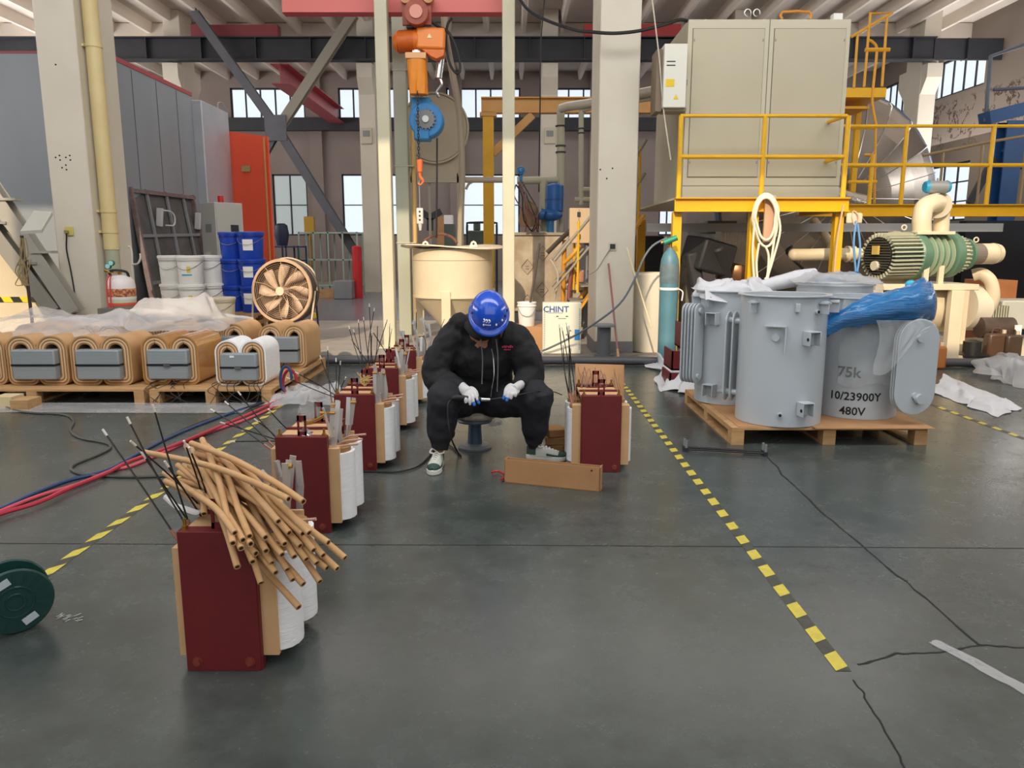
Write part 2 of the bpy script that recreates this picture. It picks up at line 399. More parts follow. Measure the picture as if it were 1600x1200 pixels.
for h in ((3, 8, 3, 6), (12, 18, 3, 6), (21, 27, 3, 6)): window('y', -16.1, *h, 5, 2)
wall('wall_back', 'x', -3.3, .3, -16.3, 14.3, 7.0, [], wallm)  # unseen; height chosen to keep the sun off the foreground
c = MB()
for X, h_ in ((-15.2, .4), (-8.2, .95), (-1.95, .38), (4.75, .38), (11.4, .38)): c.box(X - h_, X + h_, -3.3, -2.9, 7.0, 10.5)  # unseen piers added above the back wall to shade the columns
struct(c.build('sun_blocking_piers', wallm, smooth=0, origin=False))
# ceiling slab with ribs; its unseen near edge is cut short to shape the sunlit band
c = MB().box(-16.3, 14.3, 1.2, 31.8, 8.1, 8.35).box(-1.4, 14.3, -1.35, 1.2, 8.1, 8.35)  # second box: unseen strip added to cut the sun off the tall cabinet
x = -15.6
while x < 14: c.add([(x - .05, 9, 7.78), (x + .05, 9, 7.78), (x + .1, 9, 8.1), (x - .1, 9, 8.1), (x - .05, 31.5, 7.78), (x + .05, 31.5, 7.78), (x + .1, 31.5, 8.1), (x - .1, 31.5, 8.1)], [(0, 1, 2, 3), (4, 7, 6, 5), (0, 4, 5, 1), (1, 5, 6, 2), (3, 2, 6, 7), (0, 3, 7, 4)], 1); x += 1.14
struct(c.build('ceiling', [roofm, ribm], smooth=0, origin=False))
c = MB()
for D in (12.6, 18.2, 24.9): c.box(-16, 14, D, D + .22, 7.6, 8.08)
struct(c.build('trim_6', roofm, smooth=0, origin=False))
# pilasters on the far wall
c = MB()
for X in (-13.2, -7.7, -2.2, 3.3, 8.8): c.box(X - .25, X + .25, FW - .2, FW, 0, 8.1)
struct(c.build('trim_7', wallm, smooth=0, origin=False))
c = MB().box(-15.9, 13.9, FW - .5, FW - .25, PX(0, 204, FW - .4).z, PX(0, 184, FW - .4).z)
struct(c.build('trim_8', dark, smooth=0, origin=False))

def column(name, label, X0, X1, D0, D1, top, corb=False, holes=None, paint=None):
    t = thing(name, label, 'column', ((X0 + X1) / 2, (D0 + D1) / 2, 0), 'concrete columns of the hall')
    b = MB().box(X0, X1, D0, D1, .012, top).build('shaft', cream2, t, bevel=.015)
    if corb:
        M = Matrix(((0, 0, 1, X0 + .02), (1, 0, 0, 0), (0, 1, 0, 0), (0, 0, 0, 1)))
        MB().prism([(D1 - .05, 5.6), (D1 + .45, 6.15), (D1 + .45, 6.58), (D1 - .05, 6.58)], X1 - X0 - .04, M).prism([(D0 + .05, 5.7), (D0 - .3, 6.2), (D0 - .3, 6.58), (D0 + .05, 6.58)], X1 - X0 - .04, M).build('corbel', cream2, t)
    if paint: MB().box(X0 - .004, X1 + .004, D0 - .004, D1 + .004, .012, paint).build('base_paint', mat('grey_base_paint', '77777a', .6), t)
    if holes:
        h = MB()
        for px, py in holes: p = PX(px, py, D0); h.cyl((p.x, D0 - .003, p.z), (p.x, D0 + .02, p.z), .011, n=8)
        h.build('bolt_holes', inkb, t)
    return t
CD = 9.8
column('concrete_column', 'cream square concrete column carrying the drainpipe, left foreground', -5.72, -5.23, CD, CD + .95, 8.1,
       holes=[(87, 246), (93, 243), (94, 250), (103, 246), (109, 243), (110, 250), (103, 258), (97, 262), (104, 265), (87, 101)])
column('concrete_column', 'cream square concrete column with grey painted foot and leaning broom pole', 1.06, 1.55, CD, CD + .95, 8.1, holes=[(938, 265), (957, 263), (948, 279)], paint=.2)
for X, lb in ((-9.82, 'far cream column at left end of the diagonal bracing, above the grey oven'), (-4.25, 'far cream column at right foot of the diagonal bracing'),
              (1.1, 'far cream column behind the yellow jib beam'), (6.65, 'far cream column hidden behind the tall beige cabinet'), (12.15, 'far cream column standing right of the yellow ladder')):
    column('concrete_column', lb, X - .24, X + .24, 23.6, 24.5, 8.1, corb=True)
for X, D in ((-4.25, 23.6), (1.1, 23.6)):
    p = PX(573 if X < 0 else 859, 211, D - .03)
    tag(MB().box(p.x - .16, p.x + .16, D - .08, D - .002, p.z - .25, p.z + .2).box(p.x - .1, p.x + .1, D - .1, D - .08, p.z - .05, p.z + .12, 1).build('switch_box', [beige, steelgrey], bevel=.01),
        'small grey switch box on the far column ' + ('left of the posts' if X < 0 else 'behind the yellow jib beam'), 'switch box')
# crane runway girders
t = MB().ibeam((-16, 23.2, 6.92), (12, 23.2, 6.92), .35, .62, .03).box(12, 13.95, 23.15, 23.25, 6.63, 7.21)
x = -15
while x < 13.5: t.box(x - .012, x + .012, 23.03, 23.37, 6.64, 7.2); x += 1.55
tag(t.build('crane_girder', dark, smooth=0), 'long dark steel runway girder crossing the hall under the roof', 'girder')
# red beams
def beam(name, label, p0, p1, w, h, m, ib=True):
    b = MB(); (b.ibeam if ib else b.bar)(p0, p1, w, h, *( [.02] if ib else [])); return tag(b.build(name, m, smooth=0), label, 'beam')
p0, p1 = PX(302, 61, 23.2), PX(437, 61, 23.2); beam('red_beam', 'dark red beam lying on the runway girder above the bracing', (p0.x, 23.2, 7.38), (p1.x, 23.2, 7.38), .3, .32, mat('dull_red_paint', '7d3238', .6), False)
p0, p1 = PX(912, 66, 23.2), PX(1062, 66, 23.2); beam('red_beam', 'bright red beam lying on the runway girder behind the middle column', (p0.x, 23.2, 7.38), (p1.x, 23.2, 7.38), .3, .36, redox2, False)
beam('red_beam', 'pinkish red beam running back under the roof behind the bracing', (-6.75, 23.6, 6.35), (-6.75, 31.0, 6.35), .55, .55, mat('pink_red_paint', 'b9525a', .5))
p0, p1 = PX(443, 8, 11.1), PX(786, 8, 11.1)
t = thing('hoist_rail_beam', 'red steel rail beam at the top edge carrying the orange chain hoist', 'beam', ((p0.x + p1.x) / 2, 11.1, p0.z))
MB().ibeam((p0.x, 11.1, p0.z + .04), (p1.x, 11.1, p0.z + .04), .2, .32, .02).build('web_and_flanges', mat('hoist_red', 'c94850', .5), t, smooth=0)
MB().bar((p0.x + .01, 11.0, p0.z - .04), (p1.x - .01, 11.0, p0.z - .04), .03, .16).build('edge_plate', mat('hoist_pink', 'd8706c', .5), t, smooth=0)
# bracing
t = thing('diagonal_bracing', 'crossed grey steel angle bracing between two far columns', 'bracing', (-7, 22.6, 0))
MB().ibeam(PX(303, 18, 22.7), PX(430, 195, 22.7), .24, .24, .03, up=(0, 1, 0)).build('brace_arm', mat('brace_grey', '5d5f66', .5, col2='4f5158', scale=3), t, smooth=0)
MB().ibeam(PX(430, 195, 22.7), PX(556, 396, 22.7), .24, .24, .03, up=(0, 1, 0)).build('brace_arm', MATS['brace_grey'], t, smooth=0)
MB().ibeam(PX(553, 22, 22.75), PX(430, 210, 22.75), .26, .26, .03, up=(0, 1, 0)).build('brace_arm', mat('brace_beige', '8e887c', .5), t, smooth=0)
MB().ibeam(PX(432, 208, 22.75), PX(398, 268, 22.75), .2, .2, .03, up=(0, 1, 0)).build('brace_arm', MATS['brace_grey'], t, smooth=0)
p = PX(431, 200, 22.6); MB().box(p.x - .3, p.x + .3, 22.55, 22.6, p.z - .35, p.z + .35).build('gusset_plate', MATS['brace_grey'], t)
# ================================================================ left background
# grey curing oven
ox, od = -6.04, 12.0; oz = 4.2
t = thing('curing_oven', 'huge grey sheet steel oven enclosure behind the left column', 'oven', (-8, 14, 0))
ovm = mat('oven_grey_sheet', '989fa6', .42, col2='8b9299', scale=1.2, stretch=(1, 1, .3), bump=.04, bscale=3, metal=.25)
MB().box(-10.5, ox, od, 15.2, .012, oz).build('shell', ovm, t, smooth=0)
MB().box(-10.5, ox + .01, od - .01, od + .1, oz, oz + .03).box(ox - .1, ox + .012, od, 15.2, oz - .02, oz + .05).build('roof_edge', mat('oven_red_edge', 'a34a4c', .5), t, smooth=0)
MB().box(-6.4, -5.86, 15.2, 16.6, .012, 4.12).build('door_jamb', mat('oven_light_grey', 'b4b8c0', .4, metal=.2, col2='a4a8b0', scale=2), t, smooth=0, bevel=.02)
b = MB()
for D in (12.85, 13.7, 14.5): b.box(ox, ox + .006, D, D + .015, .1, oz - .05)
b.build('panel_seam', mat('seam_grey', '5c6166', .5), t, smooth=0)
b = MB().tube([(-5.95, 16.3, 4.12), (-5.95, 16.3, 4.25), (-5.9, 16.4, 4.27), (-5.85, 16.5, 4.12)], .015)
b.build('lifting_eye', steelgrey, t)
t = thing('oven_door', 'orange-red steel oven door standing open behind the grey control cabinet', 'door', (-5.5, 16.8, 0))
dm = mat('door_orange_red', 'f25c3c', .5, col2='e45234', scale=1)
a, c_ = V((-6.03, 16.75, 0)), V((-5.02, 16.75, 0))
MB().add([(a.x, 16.7, .05), (c_.x, 16.4, .05), (c_.x, 16.5, .05), (a.x, 16.8, .05), (a.x, 16.7, 3.78), (c_.x, 16.4, 3.62), (c_.x, 16.5, 3.62), (a.x, 16.8, 3.78)], [(0, 3, 2, 1), (4, 5, 6, 7), (0, 1, 5, 4), (1, 2, 6, 5), (2, 3, 7, 6), (3, 0, 4, 7)]).build('door_leaf', dm, t, smooth=0)
MB().cyl((-5.09, 16.36, .1), (-5.09, 16.38, 3.6), .02, n=8).build('edge_pipe', mat('ochre_pipe', 'b98a4a', .5), t)
MB().box(-5.62, -5.44, 16.5, 16.55, 2.93, 3.05).build('name_plate', mat('plate_brass', 'a08a5a', .5), t)
# control cabinet (rotated)
def rotbox(t, c, w, d, h, ang, m, name='body', bevel=.008):
    R = Matrix.Rotation(ang, 3, 'Z'); return MB().obox((c[0], c[1], c[2] + h / 2), (w, d, h), R).build(name, m, t, bevel=bevel)
cc = V((-4.95, 13.4, .012)); ang = math.radians(42); h = PX(347, 316, 13.1).z - .012
t = thing('control_cabinet', 'grey electrical control cabinet with red beacon in front of the orange door', 'cabinet', cc)
rotbox(t, cc, .5, .5, h, -ang, mat('cabinet_light_grey', 'b3b3ae', .45))
R = Matrix.Rotation(-ang, 3, 'Z'); f = R @ V((0, -1, 0)); e = R @ V((1, 0, 0))
EX = R @ V((0, -1, 0)); 
R2 = Matrix.Rotation(PI/2 - ang, 3, 'Z'); g = R2 @ V((0, -1, 0)); e2 = R2 @ V((1, 0, 0))
def onface(n_, e_, u, z, w, hh, d, m, name, par):
    Rr = Matrix((e_, n_, V((0, 0, 1)))).transposed()
    return MB().obox(cc + n_ * (.25 + d / 2) + e_ * u + V((0, 0, z)), (w, d, hh), Rr).build(name, m, par)
onface(f, e, 0, h * .8, .2, .14, .004, steelgrey, 'vent_grille', t)
dr = onface(g, e2, 0, h / 2, .46, h - .1, .012, mat('cabinet_light_grey', 'b3b3ae'), 'door', t)
onface(g, e2, .08, h * .78, .14, .2, .02, dark, 'meter', dr)
onface(g, e2, .02, h * .55, .03, .16, .03, black, 'handle', dr)
onface(g, e2, -.08, h * .7, .04, .05, .016, black, 'warning_sign', dr)
MB().cyl(cc + V((.0, 0, h)), cc + V((0, 0, h + .12)), .05, n=12).build('beacon', mat('beacon_red', 'c02020', .3), t)
# steel door frame leaning on the oven
t = thing('steel_door_panel', 'rusty grey ribbed steel panel leaning against the grey oven', 'panel', PX(260, 480, 11.3))
pm = mat('raw_steel_panel', '6a6a6c', .5, metal=.35, col2='56524f', scale=4, bump=.1)
A, B, C_, D_ = PX(200, 293, 12.5), PX(300, 306, 14.7), PX(338, 488, 14.6), PX(247, 519, 12.45)
nrm = (B - A).cross(D_ - A).normalized(); nrm = nrm if nrm.x < 0 else -nrm
MB().add([A, B, C_, D_, A + nrm * .03, B + nrm * .03, C_ + nrm * .03, D_ + nrm * .03], [(0, 1, 2, 3), (7, 6, 5, 4), (0, 4, 5, 1), (1, 5, 6, 2), (2, 6, 7, 3), (3, 7, 4, 0)]).build('back_sheet', pm, t, smooth=0)
def pq(u, v, d=-.03): return A * (1 - u) * (1 - v) + B * u * (1 - v) + C_ * u * v + D_ * (1 - u) * v + nrm * d
b = MB()
for u in (0, .97): b.bar(pq(u, 0), pq(u, 1), .07, .06)
for v in (.02, .97): b.bar(pq(0, v), pq(1, v), .07, .06)
b.build('frame', mat('rust_steel_edge', '7d7474', .6, col2='6a4f48', scale=9), t, smooth=0)
b = MB()
for u in (.22, .52, .8): b.bar(pq(u, 0), pq(u, 1), .035, .05)
for v in (.33, .66): b.bar(pq(0, v), pq(1, v), .035, .05)
b.build('rib', steelgrey, t, smooth=0)
for u, v in ((.3, .2), (.93, .22)):
    lf = MB().obox(pq(u, v, -.08), (.1, .06, .3), Matrix.Rotation(.12, 3, 'Y')).build('latch', mat('latch_grey', 'c4c6c8', .5), t, bevel=.01)
    MB().tube([pq(u + .05, v - .05, -.1), pq(u + .15, v - .04, -.13), pq(u + .18, v, -.14), pq(u + .15, v + .06, -.13), pq(u + .05, v + .06, -.1)], .014).build('handle', lf.data.materials[0], lf)
# pallet stack under the pails
def pallet(name, label, x0, x1, y0, y1, z0, h, group=None, nb=7, skew=None, m=wood):
    t = thing(name, label, 'pallet', ((x0 + x1) / 2, (y0 + y1) / 2, z0), group); T = skew
    def mk(): q = MB(); q.T = T; return q
    w = (x1 - x0); n_ = nb; dy = (y1 - y0) / n_
    for k in range(n_): mk().box(x0, x1, y0 + k * dy + .006, y0 + (k + 1) * dy - .006, z0 + h - .018, z0 + h).build('deck_board', m, t, smooth=0)
    for k in range(3):
        xx = x0 + (w - .09) * k / 2
        for yy in (y0, (y0 + y1) / 2 - .05, y1 - .1): mk().box(xx, xx + .09, yy, yy + .1, z0 + .018, z0 + h - .036).build('block', m, t, smooth=0)
        mk().box(xx, xx + .09, y0, y1, z0, z0 + .018).build('runner_board', m, t, smooth=0)
        mk().box(xx, xx + .09, y0, y1, z0 + h - .036, z0 + h - .018).build('runner_board', m, t, smooth=0)
    return t
px0, px1 = PX(238, 480, 11.8).x, PX(402, 480, 11.8).x
for k in range(3): pallet('pallet', 'wooden pallet ' + ('topmost', 'in the middle', 'lowest')[2 - k] + ' of the stack under the paint pails' if k != 2 else 'sunlit wooden pallet directly under the white and blue pails', px0 - .05, px1 + .08, 11.36, 12.4, .012 + k * .132, .131, 'stacked pallets under the pails')
PZ = .012 + 3 * .132
def pail(label, X, D, z, r, h, m, group, lab=0, band=None):
    t = thing('pail', label, 'pail', (X, D, z), group)
    MB().lathe([(r * .86, 0), (r * .88, .01), (r * .97, h * .86), (r * 1.0, h * .86), (r * 1.0, h * .8), (r * 1.0, h * .93)], (X, D, z), 24).build('body', m, t)
    MB().lathe([(r * 1.03, h * .9), (r * 1.06, h * .91), (r * 1.06, h * .985), (r * 1.0, h), (r * .9, h * .985), (0, h * .985)], (X, D, z), 24).build('lid', m, t)
    MB().tube([(X - r * 1.02, D - .02, z + h * .8), (X - r * .6, D - r * .85, z + h * .6), (X, D - r * 1.06, z + h * .52), (X + r * .6, D - r * .85, z + h * .6), (X + r * 1.02, D - .02, z + h * .8)], .004, n=5).build('wire_handle', chrome, t)
    if lab:
        a0 = lab
        def fn(u, v, rr=r * .965): a = -PI / 2 + a0 - .42 + .84 * u; return (X + rr * math.cos(a), D + rr * math.sin(a), z + h * (.32 + .4 * v))
        b = MB().grid(lambda u, v: fn(u, v, r * (.90 + .04 * v) + .004), 6, 2)
        if band: b.grid(lambda u, v: fn(u, v * .12 + .02, r * .905 + .006), 6, 1, 1); b.grid(lambda u, v: fn(.55 + u * .35, .25 + v * .55, r * .935 + .006), 3, 1, 2)
        b.build('paper_label', [paper, mat('label_cyan', '2a9fc0', .5), mat('label_yellow', 'd8c860', .6)], t)
r = .193; hh = .432
def pw(x, y=430): return PX(x, y, 11.8).x
bz = PZ
for row in range(2):
    z = bz + row * hh * .985; w_ = 'upper' if row else 'lower'
    z0 = z + 0.0
    pail('white plastic pail in the %s row, farthest left of the pail stack' % w_, pw(270), 11.8, z, r, hh, white, 'white paint pails', -.5)
    pail('white plastic pail with a cyan-lined label at the front of the %s row' % w_, pw(307), 11.6, z, r, hh, white, 'white paint pails', .05, True)
    pail('white plastic pail tucked behind beside the blue pails, %s row' % w_, pw(323), 12.0, z, r, hh, white, 'white paint pails')
pail('cream-coloured plastic pail standing low in front of the blue pails', PX(347, 480, 11.1).x, 11.12, .3, .18, .38, mat('cream_pail', 'd8cdb4', .5), 'white paint pails')
tag(MB().box(PX(330, 480, 11.1).x, PX(366, 480, 11.1).x, 10.93, 11.31, .012, .3).build('wooden_crate', wood), 'low wooden crate under the cream-coloured pail', 'crate')
for row in range(3):
    z = PZ + row * .402 ; w_ = ('lowest', 'middle', 'topmost')[row]
    pail('dark blue drum-like pail at the left of the %s blue row' % w_, pw(357), 12.05, z, .196, .405, blue, 'blue pails')
    pail('dark blue pail with a paper tag at the right of the %s blue row' % w_, pw(393), 11.85, z, .196, .405, blue, 'blue pails', -.15 + row * .1)
# drum fan
fc = PX(440, 455, 10.95); ax = V((-.16, -1, .06)).normalized()
t = thing('drum_fan', 'round beige industrial drum fan on a tubular stand', 'fan', (fc.x, fc.y, .012))
fan_m = mat('fan_beige_enamel', 'c9a989', .5, col2='b89878', scale=6); R = rmat(-ax)
MB().lathe([(.42, 0), (.445, .0), (.45, .02), (.43, .03), (.43, .24), (.45, .25), (.45, .27), (.41, .27), (.41, .02), (.42, 0)], fc, 40, R).build('drum', mat('fan_dark_drum', '4b4038', .5), t)
MB().lathe([(.415, -.01), (.45, -.01), (.458, .01), (.45, .03), (.415, .03), (.415, -.01)], fc, 40, R).build('front_rim', fan_m, t)
MB().lathe([(0, .16), (.412, .16)], fc, 32, R).build('back_grille', mat('fan_back', '9a826a', .7, col2='8a735c', scale=30, bump=.4, bscale=120), t)
b = MB()
for k in range(8):
    a0 = 2 * PI * k / 8 + .2; vs = []
    for i in range(7):
        u = i / 6; rr = .07 + .31 * u; w0 = a0 + .5 * u; wd = .22 + .2 * math.sin(u * PI) + .1 * u
        for s_ in (0, 1): vs.append(fc + R @ V((rr * math.cos(w0 + s_ * wd), rr * math.sin(w0 + s_ * wd), .06 + .05 * s_)))
    b.add(vs, [(2 * i, 2 * i + 1, 2 * i + 3, 2 * i + 2) for i in range(6)])
b.build('blades', mat('fan_blade', 'd9bda0', .45), t, solid=.006)
b = MB()
for rr in [.05 + .026 * k for k in range(14)]: b.tube([fc + R @ V((rr * math.cos(a), rr * math.sin(a), -.005 - .03 * (1 - rr / .42))) for a in [2 * PI * i / 24 for i in range(24)]], .0022, n=4, sub=1, closed=True)
for k in range(10):
    a = 2 * PI * k / 10 + .3; b.tube([fc + R @ V((0.05 * math.cos(a), .05 * math.sin(a), -.04)), fc + R @ V((.25 * math.cos(a + .1), .25 * math.sin(a + .1), -.03)), fc + R @ V((.43 * math.cos(a), .43 * math.sin(a), 0))], .004, n=5)
b.build('wire_guard', fan_m, t)
MB().cyl(fc + R @ V((0, 0, -.06)), fc + R @ V((0, 0, .1)), .06, n=20).build('hub', mat('fan_hub', 'e2cdb2', .4), t)
b = MB()
def foot(x, y): g_ = G(x, y, .012); return g_
side = (R @ V((1, 0, 0)));
if side.x < 0: side = -side
pl, pr = fc - side * .47 + V((0, .12, 0)), fc + side * .47 + V((0, .12, 0))
for s_, pv, f1, f2 in ((-1, pl, (393, 536), (414, 508)), (1, pr, (482, 541), (499, 528))):
    b.tube([pv, pv * .5 + foot(*f1) * .5, foot(*f1) + V((0, 0, .012))], .014, n=8)
    b.tube([pv, pv * .5 + foot(*f2) * .5, foot(*f2) + V((0, 0, .012))], .014, n=8, m=1)
b.tube([pl + V((0, .1, 0)), fc + V((-.35, .35, .3)), fc + V((0, .35, .46)), fc + V((.35, .35, .3)), pr + V((0, .1, 0))], .013)
b.tube([foot(482, 541) + V((0, 0, .015)), foot(499, 528) + V((0, 0, .015))], .012); b.tube([foot(393, 536) + V((0, 0, .015)), foot(414, 508) + V((0, 0, .015))], .012)
b.build('tube_stand', [mat('stand_beige', 'cdb79c', .5), dark], t)
kp = PX(491, 493, 11.5); MB().ball(kp, (.045, .03, .045)).build('yellow_knob', mat('knob_yellow', 'e8d23a', .4), t)
# drain pipe on the left column
dp = -5.12; t = thing('drain_pipe', 'cream drainpipe with clamp rings running down the left column', 'pipe', (dp, 9.98, 0))
dpm = mat('pipe_cream', 'd8c794', .5, col2='cbb985', scale=2)
def pxw(y, D=9.98): return PX(160 + .08 * y, y, D)
pz = PX(185, 390, 9.98).z
MB().cyl((dp, 9.98, pz), (dp, 9.98, 8.1), .092, n=24).build('upper_pipe', dpm, t)
MB().cyl((dp, 9.98, .05), (dp, 9.98, pz + .02), .085, n=24).build('lower_pipe', mat('pipe_grey_green', 'a3a78f', .5), t)
for y_ in (72, 330, 362): z_ = PX(180, y_, 9.98).z; MB().cyl((dp, 9.98, z_ - .02), (dp, 9.98, z_ + .02), .1, n=24).box(dp - .13, dp - .08, 9.9, 9.98, z_ - .015, z_ + .015).build('clamp_ring', dpm, t)
t = thing('wall_hook_pipe', 'thin white bent pipe hooked beside the drainpipe foot', 'pipe', PX(205, 420, 9.9))
MB().tube([PX(200, 385, 9.9), PX(206, 395, 9.9), PX(207, 470, 9.9)], .012).tube([PX(207, 413, 9.9), PX(215, 412, 9.85), PX(219, 405, 9.85), PX(219, 396, 9.85)], .012).build('bent_tube', mat('grey_white_pipe', 'c4c2b8', .5), t)
# socket with cable on the left column
sc = PX(110, 361, CD); t = thing('wall_socket', 'yellowed wall socket with plug on the left column', 'socket', (sc.x, sc.y, sc.z))
MB().box(sc.x - .055, sc.x + .045, CD - .022, CD - .001, sc.z - .055, sc.z + .055).build('socket_plate', mat('old_yellow_plastic', 'c9bd6a', .5), t, bevel=.005)
MB().box(sc.x - .05, sc.x - .005, CD - .06, CD - .02, sc.z - .03, sc.z + .01).build('plug', mat('plug_olive', '8c8248', .5), t, bevel=.006)
cb = MB().tube([(sc.x - .03, CD - .05, sc.z - .02), PX(104, 370, CD - .03), PX(104, 390, CD - .02), PX(110, 420, CD - .02), PX(116, 455, CD - .02), PX(117, 482, CD - .02)], .009, n=6)
tag(cb.build('power_cable', black), 'black power cable hanging down the face of the left column', 'cable')
sc = PX(957, 385, CD); t = thing('wall_socket', 'dark wall socket low on the middle column with a thin cable', 'socket', (sc.x, sc.y, sc.z))
MB().box(sc.x - .05, sc.x + .05, CD - .014, CD - .001, sc.z - .05, sc.z + .05).build('socket_plate', mat('beige_plate', 'c9c1b2', .5), t)
MB().box(sc.x - .033, sc.x + .033, CD - .024, CD - .012, sc.z - .03, sc.z + .03).build('socket_insert', dark, t)
tag(MB().tube([(sc.x - .03, CD - .02, sc.z - .03), PX(945, 402, CD - .03), PX(932, 422, CD - .05), PX(918, 430, CD - .03)], .006, n=5).build('power_cable', mat('grey_cable', '86817a', .6)), 'thin grey cable drooping from the dark socket on the middle column', 'cable')
# small refrigerant bottle
gb = PX(190, 458, 9.2); z0 = PX(190, 480, 9.2).z
t = thing('gas_bottle', 'small white and orange gas bottle with twin gauges by the left column', 'gas bottle', (gb.x, 9.2, z0))
MB().lathe([(.14, 0), (.155, .02), (.155, .12)], (gb.x, 9.2, z0), 28).build('lower_shell', mat('bottle_greenwhite', 'b9c4ac', .5), t)
z_ = z0
MB().lathe([(.156, .1), (.158, .12), (.158, .26), (.14, .33), (.1, .37), (.04, .39)], (gb.x, 9.2, z_), 28).build('upper_shell', mat('bottle_white', 'dcd6d6', .4), t)
MB().lathe([(.1585, .13), (.1605, .14), (.1605, .22), (.1585, .225)], (gb.x, 9.2, z_), 28).build('printed_band', mat('band_orange', 'c98a5a', .6, col2='8a4c3a', scale=30, amt=.1), t)
MB().lathe([(.159, .02), (.161, .03), (.161, .055), (.159, .06)], (gb.x, 9.2, z_), 28).build('red_band', mat('band_red', 'c0503c', .6), t)
MB().tube([(gb.x - .1, 9.2, z_ + .36), (gb.x - .1, 9.15, z_ + .42), (gb.x, 9.1, z_ + .44), (gb.x + .1, 9.15, z_ + .42), (gb.x + .1, 9.2, z_ + .36)], .016).build('carry_handle', dark, t)
MB().cyl((gb.x, 9.2, z_ + .38), (gb.x, 9.2, z_ + .44), .022, n=10).tube([(gb.x, 9.2, z_ + .42), (gb.x - .08, 9.12, z_ + .42), (gb.x - .12, 9.08, z_ + .44)], .014).build('valve', brass, t)
for x_, y_ in ((173, 411), (168, 416)):
    p = PX(x_, y_, 9.05); gg = MB().cyl(p, p + V((0, .035, 0)), .033, n=18).build('pressure_gauge', mat('gauge_green', '1f6a5a', .4), t)
    MB().cyl(p - V((0, .003, 0)), p, .027, n=18).build('dial', mat('dial_cyan', '9fd6d2', .4), gg)
for k in (0, 5): MB().tube([PX(171 + k * .6, 430, 9.05), PX(167 + k, 440, 9.04), PX(168 + k, 470, 9.04), PX(172 + k, 486, 9.04)], .008, n=6).build('red_hose', mat('hose_red', 'd0403a', .4), t)
# support under bottle
tag(MB().box(gb.x - .2, gb.x + .25, 9.0, 9.4, .0, z0).build('low_bench', mat('bench_grey', '6e6a64', .7)), 'low grey bench carrying the small gas bottle', 'bench')
# floodlight, braces and white panel at far left
t = thing('floodlight_stand', 'LED floodlight on a thin dark pole at the left edge', 'floodlight', PX(46, 500, 8.6))
b = MB(); A4 = [PX(33, 366, 8.5), PX(66, 364, 8.5), PX(83, 336, 8.85), PX(54, 334, 8.85)]
nn = V((0, -.25, .95)).normalized() * .035
b.add(A4 + [p + nn for p in A4], [(0, 1, 2, 3), (7, 6, 5, 4), (0, 4, 5, 1), (1, 5, 6, 2), (2, 6, 7, 3), (3, 7, 4, 0)]); b.build('lamp_housing', mat('lamp_white', 'b9b8b0', .5), t, smooth=0)
cen = sum(A4, V()) / 4; MB().add([cen + (p - cen) * .86 - V((0, 0, .006)) for p in A4], [(0, 1, 2, 3)]).build('lamp_glass', mat('lamp_glass_olive', '4c4a38', .3), t, smooth=0)
pb = PX(50, 535, 8.6); pb.z = .0
MB().tube([PX(34, 368, 8.55), PX(36, 385, 8.55), PX(44, 450, 8.57), PX(50, 500, 8.6), V((PX(53, 560, 8.6).x, 8.6, .012))], .018, sub=1).build('pole', mat('pole_dark', '3a2f28', .5), t)
b = MB()
for a_ in (0, 2.1, 4.2): b.cyl((PX(53, 560, 8.6).x, 8.6, .1), (PX(53, 560, 8.6).x + .3 * math.cos(a_), 8.6 + .3 * math.sin(a_), .02), .01, n=6)
b.build('tripod_foot', dark, t)
b = MB(); r_ = random.Random(5)
for k in range(6):
    x0 = 34 + r_.uniform(-2, 6); b.tube([PX(x0, 372, 8.5), PX(x0 + r_.uniform(-5, 5), 400, 8.5), PX(30 + r_.uniform(-6, 6), 425, 8.5), PX(26 + r_.uniform(-6, 20), 445, 8.5), PX(38 + r_.uniform(-4, 6), 440, 8.5), PX(40 + r_.uniform(-5, 10), 405, 8.5)], .005, n=5)
b.build('tangled_cord', mat('cord_tan', '8a7850', .6), t)
wp = MB().add([(-9.5, 9.9, .012), (PX(100, 500, 9.9).x, 9.9, .012), (PX(100, 500, 9.9).x, 10.0, .012), (-9.5, 10.0, .012), (-9.5, 9.9, 1.55), (PX(-12, 372, 9.9).x, 9.9, 1.55), (PX(-12, 372, 9.9).x, 10.0, 1.55), (-9.5, 10.0, 1.55)], [(0, 3, 2, 1), (4, 5, 6, 7), (0, 1, 5, 4), (1, 2, 6, 5), (2, 3, 7, 6), (3, 0, 4, 7)])
t = thing('side_panel', 'cream triangular side panel with hazard tape behind the floodlight pole', 'panel', (-7.5, 9.9, 0)); wp.build('sheet', pinkc, t, smooth=0)
b = MB(); zt = PX(0, 468, 9.9).z; x_ = -9.4; k = 0
while x_ < PX(68, 468, 9.9).x: b.add([(x_, 9.893, zt - .035), (x_ + .12, 9.893, zt - .035), (x_ + .08, 9.893, zt + .035), (x_ - .04, 9.893, zt + .035)], [(0, 1, 2, 3)], k % 2); x_ += .12; k += 1
hz = [mat('tape_yellow', 'ddd028', .5), mat('tape_black', '2a2a22', .5)]; b.build('hazard_tape', hz, t, smooth=0)
